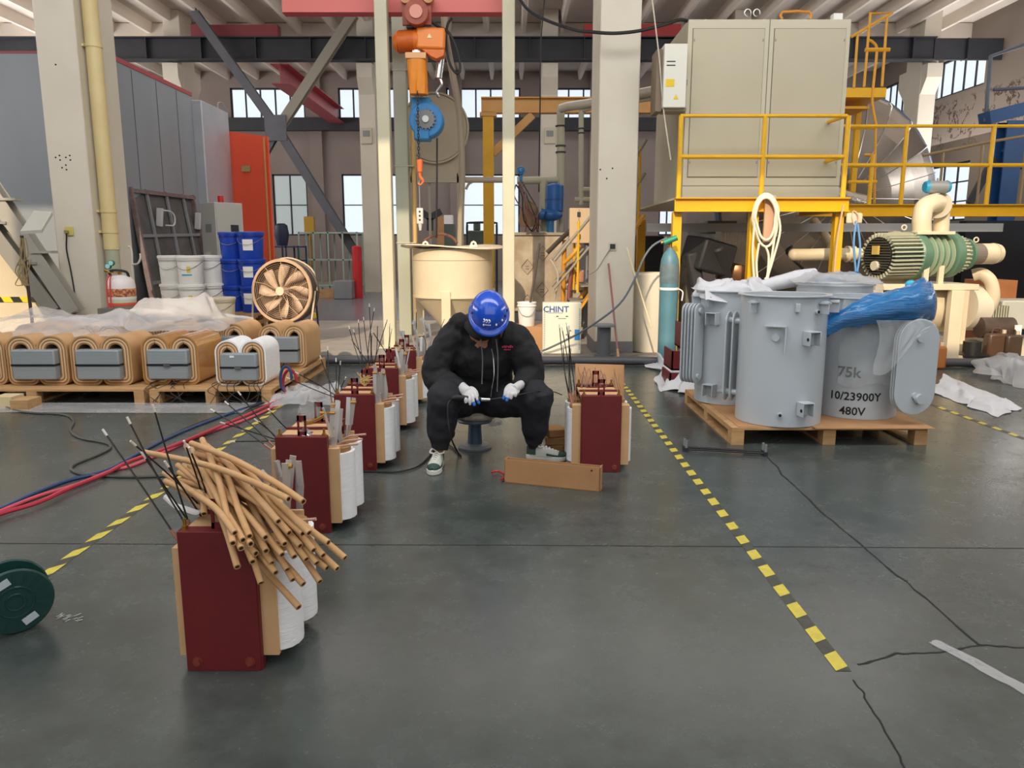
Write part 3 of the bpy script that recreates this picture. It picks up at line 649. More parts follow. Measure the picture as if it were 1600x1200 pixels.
for lb, a_, c_, m_ in (('upper grey steel stringer beam sloping down behind the floodlight', (-30, 268), (118, 488), 'a19d92'), ('lower grey steel stringer beam sloping down behind the floodlight', (-40, 318), (88, 486), '8d8a80')):
    b = MB().ibeam(PX(a_[0], a_[1], 9.6), PX(c_[0], c_[1], 9.6), .18, .16, .014, up=(0, 1, 0))
    for k in (0.25, .62): p = PX(*a_, 9.6).lerp(PX(*c_, 9.6), k); b.box(p.x - .05, p.x + .2, 9.5, 9.65, p.z + .08, p.z + .11)
    tag(b.build('steel_stringer', mat('stringer_' + m_, m_, .5), smooth=0), lb, 'beam', 'sloping steel stringers')
# far left background: carts and racks
def cart(name, label, x0, x1, yb, yt, D, m, shelves=3, posts=4):
    a_, c_ = PX(x0, yb, D), PX(x1, yb, D); zt = PX(x0, yt, D).z; t = thing(name, label, 'rack', ((a_.x + c_.x) / 2, D, 0.02)); b = MB()
    for k in range(posts):
        X = a_.x + (c_.x - a_.x) * k / (posts - 1)
        for dd in (0, .8): b.box(X - .02, X + .02, D + dd, D + dd + .04, .02, zt)
    b.build('posts', m, t, smooth=0)
    for k in range(shelves):
        z = .25 + (zt - .3) * k / max(1, shelves - 1); MB().box(a_.x, c_.x, D, D + .84, z, z + .04).build('shelf', m, t, smooth=0)
    return t
gg_ = mat('rack_pale_green', '9db3a6', .5)
cart('tube_rack', 'pale green tubular rack standing in the far part of the hall', 470, 560, 440, 362, 22, gg_, 3, 5)
cart('tube_rack', 'dark blue trolley rack beside the orange-red oven door', 430, 468, 440, 384, 21, mat('rack_blue', '2b3d58', .5), 4, 3)
tag(MB().box(PX(470, 430, 21).x, PX(520, 430, 21).x, 21, 21.8, .02, .22).build('timber_stack', wood), 'flat timber stack in front of the pale green rack', 'timber')
tag(MB().box(PX(520, 430, 20.5).x, PX(549, 430, 20.5).x, 20.5, 21.2, .02, .5).build('metal_bin', steelgrey, bevel=.02), 'grey metal bin beside the red bollard', 'bin')
g_ = PX(559, 440, 21.0)
t = thing('red_bollard', 'red cylinder post standing left of the cream posts', 'post', (g_.x, 21.0, .02))
MB().cyl((g_.x, 21, .02), (g_.x, 21, PX(559, 386, 21).z), .13, n=20).build('post', mat('signal_red', 'c0242c', .4), t); MB().ball((g_.x, 21, PX(559, 386, 21).z), (.13, .13, .04)).build('cap', MATS['signal_red'], t)
p = PX(430, 380, 21.6); tag(MB().lathe([(.14, 0), (.2, .3), (.16, .55), (.09, .6)], (PX(441, 380, 21.4).x, 21.4, PX(441, 384, 21).z), 14).ball((PX(439, 362, 21.4).x, 21.4, PX(439, 364, 21.4).z), .13).build('blue_valve_unit', mat('deep_navy', '1c2740', .5)), 'dark blue valve assembly on top of the blue trolley', 'machine')
p = PX(484, 352, 23); tag(MB().cyl((p.x, 23, .02), (p.x, 23, p.z - .1), .03, n=8).box(p.x - .14, p.x + .14, 22.9, 23.1, p.z - .2, p.z + .25).build('yellow_gauge_stand', mat('ochre_yellow', 'b38a2a', .5)), 'small yellow gauge on a stand behind the pale green rack', 'gauge')
# ================================================================ centre: posts, hoist, tank, blower, jib, mixing station
postm = mat('post_cream_green', 'cbc7ae', .5, col2='bcb89f', scale=2)
D0 = 10.6
for x0, lb in ((583.5, 'cream square hoist post left of the orange chain hoist'), (784.5, 'cream square hoist post right of the cream hopper tank')):
    X = PX(x0, 0, D0).x; t = thing('hoist_post', lb, 'post', (X + .08, D0, .012), 'cream hoist posts')
    MB().box(X, X + .165, D0, D0 + .16, .012, 6.2).build('shaft', postm, t, bevel=.012); MB().box(X - .06, X + .225, D0 - .06, D0 + .22, .012, .028).build('base_plate', postm, t)
X = PX(612, 60, 12.1).x; t = thing('hoist_post', 'greenish grey post just behind the left cream post', 'post', (X + .1, 12.1, .012))
MB().box(X, X + .2, 12.1, 12.3, .012, 6.9).build('shaft', mat('post_grey_green', 'a9ad9c', .5), t, bevel=.012)
for y_ in (110, 260, 380): z_ = PX(0, y_, 12.1).z; MB().box(X - .01, X + .3, 12.09, 12.31, z_, z_ + .012).build('tie_clip', beige, t)
t = tag(MB().cyl((X + .27, 12.2, .3), (X + .27, 12.2, 5.6), .035, n=12).build('tan_pipe', mat('pipe_tan', 'c9a668', .5)), 'thin tan pipe strapped beside the greenish grey post', 'pipe')
X2 = PX(706, 60, 12.1)
tag(MB().tube([PX(694, 22, 12.1), PX(697, 60, 12.1), PX(708, 120, 12.1), PX(718, 180, 12.1), PX(722, 260, 12.1), PX(720, 340, 12.1), PX(718, 470, 12.1), V((PX(718, 470, 12.1).x, 12.1, .012))], .05, n=10).build('curved_post_pipe', mat('pipe_taupe', '9a8f7c', .5)), 'taupe curved pipe running down right of the round blower', 'pipe')
# chain hoist
HD = 10.9
t = thing('chain_hoist', 'orange electric chain hoist hanging from the red rail beam', 'hoist', PX(655, 60, HD))
tr = MB(); p = PX(650, 18, HD - .25)
tr.cyl(p, p + V((0, .18, 0)), .155, n=24).box(p.x - .2, p.x + .18, HD - .1, HD - .04, p.z - .12, p.z + .25)
tro = tr.build('trolley', mat('trolley_rust_orange', 'a84e34', .5, col2='8c3e2c', scale=8), t)
MB().cyl(p + V((0, -.02, 0)), p, .085, n=20).build('trolley_cap', mat('cap_pink', 'd98f7c', .4), tro)
for s_ in (-1, 1): MB().cyl((p.x + s_ * .15, HD - .16, p.z + .2), (p.x + s_ * .15, HD - .02, p.z + .2), .07, n=16).build('trolley_wheel', mat('wheel_tan', 'c58a5a', .5), tro)
q = PX(650, 38, HD); MB().box(q.x - .12, q.x + .2, HD - .08, HD + .08, q.z - .06, q.z + .03).build('hanger_bracket', dark, t)
a, c_ = PX(614, 66, HD - .05), PX(694, 62, HD - .05)
def hx(x, y, D=HD): return PX(x, y, D)
MB().cyl(hx(622, 66), hx(655, 63), .135, n=24).cyl(hx(615, 66), hx(622, 66), .09, .13, n=20).build('motor_housing', orange, t, bevel=.004)
b = MB()
for k in range(12):
    p = hx(623 + k * 2.1, 65.9 - k * .15); b.cyl(p, p + V((.006, 0, 0)), .145, n=20)
b.build('cooling_fins', mat('orange_dark', 'c9611c', .5), t)
MB().obox(hx(674, 63), (.38, .26, .27), Matrix.Rotation(.03, 3, 'Y')).build('gear_case', mat('orange_light', 'f08a38', .4), t, bevel=.03)
MB().prism([(-.16, 0), (.16, 0), (.15, -.12), (.05, -.16), (-.02, -.13), (-.16, -.03)], .2, Matrix.Translation(hx(678, 78, HD + .1)) @ Matrix.Rotation(PI / 2, 4, 'X')).build('chain_guide_case', orange, t, bevel=.01)
MB().prism([(-.035, -.02), (.035, -.02), (0, .04)], .004, Matrix.Translation(hx(671, 57, HD - .134)) @ Matrix.Rotation(PI / 2, 4, 'X')).build('warning_triangle', mat('sign_yellowwhite', 'efe3b0', .5), t)
MB().box(hx(645, 78).x, hx(657, 78).x, HD - .05, HD + .05, hx(650, 92).z, hx(650, 74).z).build('hook_plate', chrome, t)
# chain bag
b = MB(); z0, z1 = hx(650, 148).z, hx(650, 92).z; xa, xb = hx(636, 95).x, hx(666, 95).x
def bagp(u, v):
    a = 2 * PI * u; sc = 1 - .12 * v ** 2; cx = (xa + xb) / 2 + .02 * v; e = 3.2
    c, s = math.cos(a), math.sin(a); k = (abs(c) ** e + abs(s) ** e) ** (-1 / e); w_ = .012 * math.sin(a * 7 + v * 3) * v
    return V((cx + (k * c * (xb - xa) / 2 + w_) * sc, HD + k * s * .11 * sc + w_, z1 - (z1 - z0) * v))
b.grid(bagp, 40, 12).add([bagp(i / 40, 1) for i in range(40)], [tuple(range(40))])
b.build('chain_bag', mat('chain_bag_orange', 'f0941c', .5, col2='e08410', scale=5), t)
MB().box(xa - .01, xb + .01, HD - .12, HD + .12, z1 - .02, z1 + .06).build('bag_collar', mat('collar_peach', 'eab27c', .5), t, bevel=.01)
# blue hook block/gear
p = hx(667, 189, 11.1)
MB().box(hx(640, 160).x, hx(672, 160).x, 11.0, 11.15, hx(0, 178).z, hx(0, 149).z).build('load_block_plate', tealblue, t, bevel=.02)
MB().cyl(p + V((0, -.12, 0)), p + V((0, .14, 0)), .235, n=36).box(hx(641, 0).x, p.x + .05, 10.97, 11.24, hx(0, 217).z, hx(0, 176).z).build('load_block_case', mat('block_blue', '2a80c0', .4, col2='2474b0', scale=8), t, bevel=.02)
b = MB().cyl(p + V((0, -.16, 0)), p + V((0, -.12, 0)), .12, n=30)
for k in range(16):
    a = 2 * PI * k / 16; b.obox(p + V((.125 * math.cos(a), -.14, .125 * math.sin(a))), (.03, .035, .02), Matrix.Rotation(-a, 3, 'Y'))
b.build('gear_wheel', mat('gear_grey', '6f6f70', .4, metal=.6), t)
MB().cyl(p + V((0, -.19, 0)), p + V((0, -.15, 0)), .045, n=18).build('gear_hub', mat('gear_hub', 'b5b9bb', .35, metal=.7), t)
# chain
b = MB(); zz = hx(0, 148).z; x_ = hx(655, 200).x - .0; zend = hx(0, 250).z; k = 0
while zz > zend:
    ring = [V((x_ + (.013 * math.cos(a) if k % 2 else 0), 10.78 + (0 if k % 2 else .013 * math.cos(a)), zz + .028 * math.sin(a))) for a in [2 * PI * i / 10 for i in range(10)]]
    b.tube(ring, .006, n=5, sub=1, closed=True); zz -= .042; k += 1
b.build('load_chain', dark, t)
hk = hx(656, 252, 10.78); hko = MB().cyl(hk + V((0, 0, .02)), hk - V((0, 0, .14)), .04, .035, n=16).tube([hk - V((0, 0, .12)), hk - V((0, 0, .2)), hk - V((-.04, 0, .26)), hk - V((0, 0, .31)), hk - V((.035, 0, .28))], [.02, .02, .017, .012, .006]).build('lifting_hook', mat('hook_orange', 'df6a34', .4), t)
# pendant control
pc = hx(656, 325, 10.8)
pt = thing('hoist_pendant', 'white hoist pendant control hanging by a cord over the hopper tank', 'remote', pc)
MB().box(pc.x - .045, pc.x + .045, 10.77, 10.83, hx(0, 350, 10.8).z, pc.z).build('control_case', mat('pendant_white', 'd2cdc6', .4), pt, bevel=.01)
MB().cyl((pc.x, 10.8, hx(0, 360, 10.8).z), (pc.x, 10.8, hx(0, 349, 10.8).z), .015, .03, n=10).build('cord_boot', mat('pendant_white', ''), pt)
b = MB()
for k in range(3): b.cyl((pc.x, 10.765, pc.z - .05 - k * .055), (pc.x, 10.77, pc.z - .05 - k * .055), .014, n=10)
b.build('push_buttons', dark, pt)
MB().tube([pc, V((pc.x, 10.8, hx(0, 282, 10.8).z))], .008, n=6).build('cord', steelgrey, pt)
tag(MB().cyl(hx(683, 216, 10.95), hx(682, 372, 10.95), .012, n=8).build('hoist_cable', black), 'straight black cable hanging from the blue block to the tank lid', 'cable')
tag(MB().tube([hx(672, 32), hx(685, 42), hx(700, 50, 10.8), hx(713, 75, 10.8), hx(719, 105, 10.8), hx(714, 115, 10.8), hx(703, 100, 10.85), hx(697, 70, 10.9), hx(699, 40, 11), hx(706, 28, 11)], .018, n=8).build('looped_hoist_cable', black), 'black looped cable right of the orange hoist', 'cable')
tag(MB().tube([hx(806, -14, 10.4), hx(822, 12, 10.4), hx(850, 30, 10.3), hx(895, 46, 9.9), hx(925, 50, 9.6), hx(960, 52, 9.5), hx(1000, 48, 9.5), hx(1040, 38, 9.5), hx(1062, 31, 9.6), hx(1076, 33, 9.7)], .02, n=8).build('overhead_cable', black), 'thick black cable swagging across in front of the middle column near the roof', 'cable')
tag(MB().tube([hx(851, -10, 14), hx(848, 30, 14), hx(845, 70, 14), hx(844, 152, 14), hx(842, 300, 14)], .012, n=6).build('hanging_cable', black), 'thin black cable hanging vertically beside the yellow jib beam', 'cable')
tag(MB().tube([hx(1018, -8, 9.4), hx(1030, 90, 9.4), hx(1036, 165, 9.4), hx(1048, 250, 9.3)], .008, n=6).build('rope', mat('cord_cream', 'c8c0b0', .6)), 'thin cream cord hanging in front of the white air conditioner', 'cord')
# cream hopper tank
tx, td, tr_ = PX(707, 400, 11.4).x, 11.45, .585
t = thing('hopper_tank', 'cream steel hopper tank with flat lid and lifting lugs behind the worker', 'tank', (tx, td, .012))
zt, zb = 1.36, .70
MB().lathe([(tr_, zt), (tr_, zb), (tr_ + .012, zb), (tr_ + .012, zb - .03), (tr_ * .98, zb - .03), (.13, .16), (.13, .05)][::-1], (tx, td, 0), 48).build('vessel', pinkc, t)
MB().lathe([(tr_ + .003, zt - .16), (tr_ + .006, zt - .155), (tr_ + .003, zt - .15)], (tx, td, 0), 48).build('weld_seam', mat('seam_tan', 'b9a88c', .6), t)
b = MB()
def lid(u, v):
    a = 2 * PI * u; rr = v * (.74 + .05 * math.cos(a * 3 + 1.2)); return V((tx + .0 + rr * math.cos(a), td + rr * math.sin(a) * .95, zt + .035 + .03 * math.sin(a * 2) * v ** 3))
b.grid(lid, 48, 6); b.build('lid', mat('lid_cream', 'd9cdb6', .45), t, solid=.02)
for x_ in (665, 740):
    p = PX(x_, 384, td - .5); b = MB().prism([(-.06, 0), (.06, 0), (.035, .07), (0, .09), (-.035, .07)], .015, Matrix.Translation(V((p.x, td - .5, zt + .03))) @ Matrix.Rotation(PI / 2, 4, 'X')); b.build('lifting_lug', mat('lug_cream', 'e4dac4', .45), t)
    MB().cyl((p.x, td - .52, zt + .075), (p.x, td - .495, zt + .075), .015, n=10).build('lug_hole', inkb, t)
for a_ in (-PI / 2 - .1, .35, PI - .45):
    X_, Y_ = tx + tr_ * math.cos(a_), td + tr_ * math.sin(a_); MB().box(X_ - .065, X_ + .065, Y_ - .03, Y_ + .03, .012, zb + .08).build('leg', pinkc, t, bevel=.008)
tag(MB().tube([PX(662, 383, 11.3) + V((0, 0, .06)), PX(675, 374, 11.35) + V((0, 0, .04)), PX(690, 370, 11.4) + V((0, 0, .04)), PX(706, 376, 11.4) + V((0, 0, .05)), PX(714, 384, 11.35) + V((0, 0, .04))], .02).build('brown_hose', mat('hose_brown', '6d4436', .6)), 'brown hose arched over the hopper tank lid', 'hose')
# round blower on its stand
bc = PX(679, 200, 13.0)
t = thing('round_blower', 'large beige round blower casing on a square frame behind the hoist', 'blower', (bc.x, 13.2, .012))
bl = mat('blower_beige', 'b4ab98', .55, col2='a1977f', scale=3, bump=.05)
MB().lathe([(0, 0), (.52, 0), (.53, .02), (.53, .42), (0, .42)], bc, 48, rmat((0, 1, 0))).build('casing', bl, t)
MB().lathe([(.53, -.02), (.56, -.02), (.56, .02), (.53, .02), (.53, -.02)], bc, 48, rmat((0, 1, 0))).build('casing_rim', bl, t)
b = MB(); x0, x1 = PX(640, 250, 13).x, PX(716, 250, 13).x
MB().box(x0, x1, 13.05, 13.45, PX(0, 276, 13).z, PX(0, 232, 13).z).build('cradle_box', bl, t, bevel=.01)
for k, (p0, p1) in enumerate((((x0 + .05, 13.1, .012), (x0 + .05, 13.1, PX(0, 270, 13).z)), ((x1 + .02, 13.1, .012), (x1 + .02, 13.1, PX(0, 270, 13).z)), ((x0, 13.1, PX(0, 280, 13).z), (x1 + .06, 13.1, PX(0, 280, 13).z)), ((x0 + .3, 13.15, .5), (x0 + .3, 13.15, PX(0, 285, 13).z)))):
    MB().bar(p0, p1, .1 if k < 3 else .04, .1 if k < 3 else .04).build('frame_bar', mat('frame_greyish', 'a8a393', .5), t)
MB().cyl(hx(685, 122, 10.98), hx(691, 78, 10.98), .05, n=14).tube([hx(685, 120, 10.98), hx(690, 132, 10.98), hx(683, 144, 10.98), hx(686, 152, 10.98)], .02).tube([hx(691, 80, 10.98), hx(692, 70, 10.95)], .03).build('limit_cylinder', chrome, bpy.data.objects['chain_hoist'])
# yellow jib
jd = 15.0; jm = mat('jib_tan_yellow', 'd2a05c', .5, col2='c4924e', scale=4)
t = thing('jib_crane', 'yellow and tan steel jib frame with diagonal strut behind the right cream post', 'crane', (PX(763, 300, jd).x, jd, .012))
jx = PX(763, 200, jd).x
MB().ibeam((jx, jd, .012), (jx, jd, PX(0, 176, jd).z), .2, .2, .02, up=(0, 1, 0)).build('mast', yellow, t, smooth=0)
MB().ibeam((PX(752, 0, jd).x * 0 + PX(752, 165, jd).x, jd, PX(0, 165, jd).z), (PX(1030, 165, jd).x, jd, PX(0, 165, jd).z), .2, .28, .02).build('boom', jm, t, smooth=0)
MB().bar(PX(770, 240, jd), PX(832, 180, jd), .14, .14, up=(0, 1, 0)).build('strut', jm, t)
MB().box(PX(750, 180, jd).x, PX(776, 180, jd).x, jd - .13, jd + .13, PX(0, 183, jd).z, PX(0, 177, jd).z).build('cap_plate', jm, t)
# cross pipe between posts
tag(MB().cyl(PX(727, 281, 12.2), PX(785, 281, 12.2), .045, n=12).tube([PX(728, 296, 12.2), PX(732, 288, 12.2), PX(738, 284, 12.2)], .02).build('cross_pipe', mat('pipe_grey_tan', '9b9184', .5)), 'short grey cross pipe between the taupe pipe and the right cream post', 'pipe')
# small machines seen between the posts
tag(MB().tube([V((PX(730, 375, 17).x, 17, .02)), PX(730, 375, 17), PX(730, 352, 17), PX(734, 348, 17), PX(772, 348, 17), PX(776, 352, 17), PX(776, 375, 17), V((PX(776, 375, 17).x, 17, .02))], .025, sub=2).build('rail_hoop', dark), 'dark tubular hoop rail far behind the yellow mast', 'rail')
p = PX(745, 372, 17.5); tag(MB().box(p.x - .2, p.x + .25, 17.5, 17.9, .02, 1.75).cyl((p.x, 17.6, 1.75), (p.x, 17.6, 1.95), .08).build('drill_press', mat('machine_green_grey', '4a5650', .5), bevel=.02), 'dark green machine head seen left of the yellow mast', 'machine')
p = PX(672, 340, 19)
t = thing('pedestal_fan', 'dark pedestal fan far behind the blower frame', 'fan', (p.x, 19, .02)); b = MB()
for k in range(3):
    a = 2 * PI * k / 3 + .5; b.obox(p + V((.16 * math.cos(a), 0, .16 * math.sin(a))), (.3, .02, .16), Matrix.Rotation(-a, 3, 'Y'))
b.build('fan_blades', dark, t); MB().cyl((p.x, 19.05, .02), (p.x, 19.05, p.z), .025).build('stand', steelgrey, t)
tag(MB().box(PX(683, 365, 20).x, PX(694, 365, 20).x, 20, 20.4, .02, PX(0, 338, 20).z).build('carton_stack', card), 'brown carton stack seen through the blower frame', 'carton')
tag(MB().box(PX(694, 365, 20).x, PX(710, 365, 20).x, 20, 20.4, .02, PX(0, 350, 20).z).box(PX(694, 365, 20).x, PX(707, 365, 20).x, 20.0, 20.4, PX(0, 350, 20).z, PX(0, 336, 20).z, 1).build('green_cabinet', [mat('cabinet_green', '4e5a50', .5), white]), 'green cabinet with a white box on it, seen through the blower frame', 'cabinet')
# mixing station
md = 12.6; mxm = mat('station_cream_stained', 'b5aa96', .6, col2='92836a', scale=3, amt=.3, bump=.1)
t = thing('mixing_station', 'stained cream mixing tank cabinet printed with diamond handling marks', 'tank', (PX(853, 500, md).x, md, .012))
x0, x1 = PX(803, 450, md).x, PX(905, 450, md).x; zt = PX(0, 368, md).z
MB().box(x0, x1, md, md + .9, .35, zt).build('body', mxm, t, bevel=.02); MB().box(x0 - .03, x1 + .03, md - .03, md + .93, zt, zt + .05).build('top_rim', mat('rim_taupe', '968b7a', .5), t, bevel=.01)
for xx in (x0 + .05, x1 - .05): MB().box(xx - .04, xx + .04, md + .05, md + .13, .012, .36).build('leg', dark, t)
b = MB()
for px_, py_, s_ in ((848, 396, 12), (824, 417, 12), (847, 453, 12), (824, 468, 8)):
    P = [PX(px_ - s_ * .8, py_, md), PX(px_, py_ - s_, md), PX(px_ + s_ * .8, py_, md), PX(px_, py_ + s_, md)]
    for a, c_ in zip(P, P[1:] + P[:1]): b.bar(a + V((0, -.004, 0)), c_ + V((0, -.004, 0)), .004, .018, up=(0, 1, 0))
    for k in (-1, 1): b.box(P[1].x - .03, P[1].x + .03, md - .005, md, P[0].z - .015 + k * .02, P[0].z - .008 + k * .02)
b.build('diamond_marks', mat('mark_brown', '5a4a3c', .7), t, smooth=0)
mb = mat('motor_blue', '2263ac', .4, col2='1c5696', scale=10)
t = thing('blue_motor', 'blue geared motor standing on the stained mixing tank', 'motor', PX(860, 360, md + .2))
MB().cyl(PX(866, 330, md + .2), PX(867, 291, md + .2), .145, n=24).ball(PX(867, 291, md + .2), (.145, .145, .05)).build('motor_body', mb, t)
MB().cyl(PX(866, 313, md + .2), PX(866, 311, md + .2), .15, n=24).build('motor_flange', mat('motor_blue_dark', '17457e', .4), t)
MB().ball(PX(860, 336, md + .15), (.2, .16, .1)).cyl(PX(850, 336, md), PX(844, 334, md), .09, n=16).build('gearbox', mb, t)
MB().cyl(PX(860, 343, md + .15), PX(860, 364, md + .15), .06, n=14).build('shaft_column', tealblue, t)
pp = mat('pipe_pale_green', 'a9a893', .5)
t = thing('pipe_rack', 'group of pale green grey process pipes over the mixing tank', 'pipes', PX(860, 280, 12.9))
for P, r in (([PX(808, 282, 12.9), PX(880, 281, 12.9)], .06), ([PX(876, 300, 12.9), PX(876, 168, 12.9)], .065), ([PX(908, 320, 12.4), PX(908, 176, 12.4)], .04), ([PX(850, 282, 12.9), PX(850, 300, 12.9), PX(850, 362, 12.9)], .07), ([PX(876, 280, 12.9), PX(876, 362, 12.9)], .04), ([PX(904, 296, 12.4), PX(926, 296, 12.4)], .035), ([PX(898, 312, 12.4), PX(926, 312, 12.4)], .04)):
    MB().tube(P, r, n=14, sub=1).build('pipe', pp, t)
for y_ in (229, 239, 198): MB().cyl(PX(876, y_, 12.9), PX(876, y_ - 2, 12.9), .085, n=16).build('pipe_flange', dark, t)
for y_ in (202, 209): MB().cyl(PX(908, y_, 12.4), PX(908, y_ - 2, 12.4), .055, n=16).build('pipe_flange', dark, t)
MB().tube([PX(876, 170, 12.6), PX(890, 166, 12.5), PX(930, 160, 12.2), PX(1040, 138, 11.5)], .07, n=14).build('sloping_pipe', mat('pipe_foil', 'b7b2a6', .45, metal=.4), t)
MB().tube([PX(908, 176, 12.4), PX(925, 168, 12.3), PX(1040, 150, 11.6)], .04, n=10).build('sloping_pipe', MATS['pipe_foil'], t)
t = thing('blue_valve', 'small blue valve wheel above the mixing tank pipes', 'valve', PX(814, 268, 12.8))
MB().tube([PX(814, 266, 12.8) + V((.055 * math.cos(a), 0, .055 * math.sin(a))) for a in [2 * PI * i / 12 for i in range(12)]], .014, n=6, sub=1, closed=True).build('hand_wheel', tealblue, t)
MB().ball(PX(814, 268, 12.85), .055).cyl(PX(814, 270, 12.85), PX(814, 284, 12.85), .025).build('valve_body', tealblue, t)
b = MB(); r_ = random.Random(11)
for k in range(9):
    x0 = 806 + r_.uniform(0, 14); b.tube([PX(x0, 284 + r_.uniform(0, 8), 12.5), PX(x0 + r_.uniform(-4, 12), 305, 12.45), PX(x0 + r_.uniform(4, 24), 325, 12.4), PX(x0 + r_.uniform(10, 35), 345, 12.4), PX(835 + r_.uniform(-15, 18), 362, 12.5)], .008 + .005 * r_.random(), n=5, m=k % 3)
tag(b.build('hose_tangle', [mat('hose_dark_red', '6a2f34', .5), mat('hose_grey_brown', '6e6257', .6), black]), 'tangle of thin hoses and wires hanging over the mixing tank', 'hoses', kind='stuff')
tag(MB().lathe([(.14, 0), (.17, .1), (.13, .28), (.07, .4)], PX(826, 354, 12.7), 10).build('fabric_bundle', mat('bundle_tan', '9c8260', .8, bump=.5, bscale=20)), 'tan bundle of wrapping on top of the mixing tank', 'bundle')
# beige junction box and wall bits
jd2 = 11.6; x0, x1 = PX(890, 350, jd2).x, PX(925, 350, jd2).x
t = thing('junction_box', 'beige electrical box with two dark latches left of the middle column', 'electrical box', PX(907, 380, jd2))
MB().box(x0, x1, jd2, jd2 + .2, PX(0, 380, jd2).z, PX(0, 325, jd2).z).build('case', mat('box_tan_beige', 'c4ad8c', .5), t, bevel=.008)
for y_ in (335, 370): p = PX(904.5, y_, jd2); MB().box(p.x - .025, p.x + .025, jd2 - .012, jd2, p.z - .035, p.z + .035).build('latch', dark, t)
p = PX(904.5, 352, jd2); MB().box(p.x - .003, p.x + .003, jd2 - .003, jd2, PX(0, 378, jd2).z, PX(0, 327, jd2).z).build('door_gap', dark, t)
b = MB().cyl((PX(916, 400, 11.7).x, 11.7, .012), (PX(916, 400, 11.7).x, 11.7, PX(0, 380, 11.7).z), .035); tag(b.build('box_stand_pipe', mat('pipe_slate', '83878a', .5)), 'grey vertical pipe carrying the beige electrical box', 'pipe')
for k, (P, r, c, lb) in enumerate((([V((PX(880, 470, 11.9).x, 11.9, .012)), PX(880, 470, 11.9), PX(881, 420, 11.9), PX(882, 375, 11.9)], .035, 'c98a28', 'ochre yellow upright pipe behind the white CHINT-marked cabinet'),
        ([PX(881, 412, 11.6), PX(895, 398, 11.5), PX(906, 383, 11.5)], .03, 'd39a30', 'ochre yellow slanting hose under the beige electrical box'),
        ([V((PX(886, 470, 11.7).x, 11.7, .012)), PX(888, 470, 11.7), PX(891, 440, 11.7), PX(894, 415, 11.7)], .03, '8a5048', 'dull red brown bar leaning beside the ochre pipe'),
        ([PX(826, 503, 10.5), PX(829, 470, 10.48), PX(836, 430, 10.5), PX(843, 380, 10.5)], .016, '4a4440', 'dark thin rod standing in the white bucket'),
        ([PX(855, 395, 11.8), PX(875, 375, 11.8), PX(898, 354, 11.66)], .035, '3b3430', 'dark handle bar slanting in front of the mixing tank'),
        ([PX(866, 470, 11.2), PX(872, 430, 11.2), PX(860, 405, 11.3)], .014, 'a8a095', 'thin pale tube curling above the white cabinet'))):
    tag(MB().tube(P, r, n=8).build('pipe' if k < 2 else 'rod', mat('pipe_' + c, c, .5)), lb.replace('CHINT-marked ', 'lettered '), 'pipe' if k < 2 else 'rod')
p = PX(902, 430, 12.0)
t = thing('water_bottle_stack', 'stack of peach and white containers left of the middle column', 'container', (p.x, 12, .5))
MB().lathe([(.12, 0), (.13, .02), (.13, .16), (.11, .18)], (p.x, 11.95, PX(0, 440, 12).z), 18).build('peach_jar', mat('jar_peach', 'c9947c', .5), t)
MB().lathe([(.1, 0), (.15, .03), (.15, .1), (.13, .12)], (p.x - .03, 11.95, PX(0, 455, 12).z), 18).build('white_tin', mat('tin_white', 'd0cabb', .5), t)
MB().box(p.x - .13, p.x + .1, 11.85, 12.1, .012, PX(0, 455, 12).z).build('grey_carton', mat('carton_grey', 'a59c8c', .7), t)
# CHINT cabinet
cd = 9.62; x0, x1 = PX(848, 520, cd).x, PX(908, 520, cd).x; zt, zb = PX(0, 473, cd).z, PX(0, 556, cd).z
zb = max(zb, .062)
t = thing('regulator_cabinet', 'white floor-standing voltage regulator cabinet with blue lettering', 'cabinet', ((x0 + x1) / 2, cd, zb))
cm = mat('cabinet_ivory', 'dcd8c4', .45)
MB().box(x0, x1, cd, cd + .17, zb, zt).build('case', cm, t, bevel=.01)
b = MB()
for x_ in (x0 + .012, x1 - .03):
    for k in range(24): z = zb + .06 + k * (zt - zb - .12) / 24; b.box(x_, x_ + .018, cd - .003, cd, z, z + .008)
b.build('vent_slots', steelgrey, t)
lc = PX(868, 482, cd); w_ = x1 - x0
text_mb('CHINT', .105, facing((x0 + w_ * .34, cd - .002, zt - .085))).build('brand_lettering', mat('lettering_blue', '2a4f9c', .5), t, smooth=0)
MB().box(x0 + w_ * .12, x0 + w_ * .52, cd - .002, cd, zt - .13, zt - .125).build('lettering_rule', MATS['lettering_blue'], t)
MB().box(x0 + w_ * .83, x0 + w_ * .96, cd - .003, cd, zt - .56 * (zt - zb) * 1.3, zt - .52 * (zt - zb)).build('blue_label', mat('label_blue', '2f86c8', .5), t)
b = MB()
for k in (-1, 1): b.box(x0 + w_ * .5 + k * .06 - .015, x0 + w_ * .5 + k * .06 + .015, cd - .004, cd, zt - .175, zt - .165)
b.box(x0 + w_ * .5 - .05, x0 + w_ * .5 + .05, cd - .003, cd, zt - .2, zt - .195); b.build('meter_frame', dark, t)
b = MB()
for u, v in ((.62, .62), (.72, .66), (.72, .54), (.62, .7)): b.cyl((x0 + w_ * u, cd - .008, zb + (zt - zb) * (1 - v)), (x0 + w_ * u, cd, zb + (zt - zb) * (1 - v)), .008, n=8)
b.build('terminal_studs', dark, t)
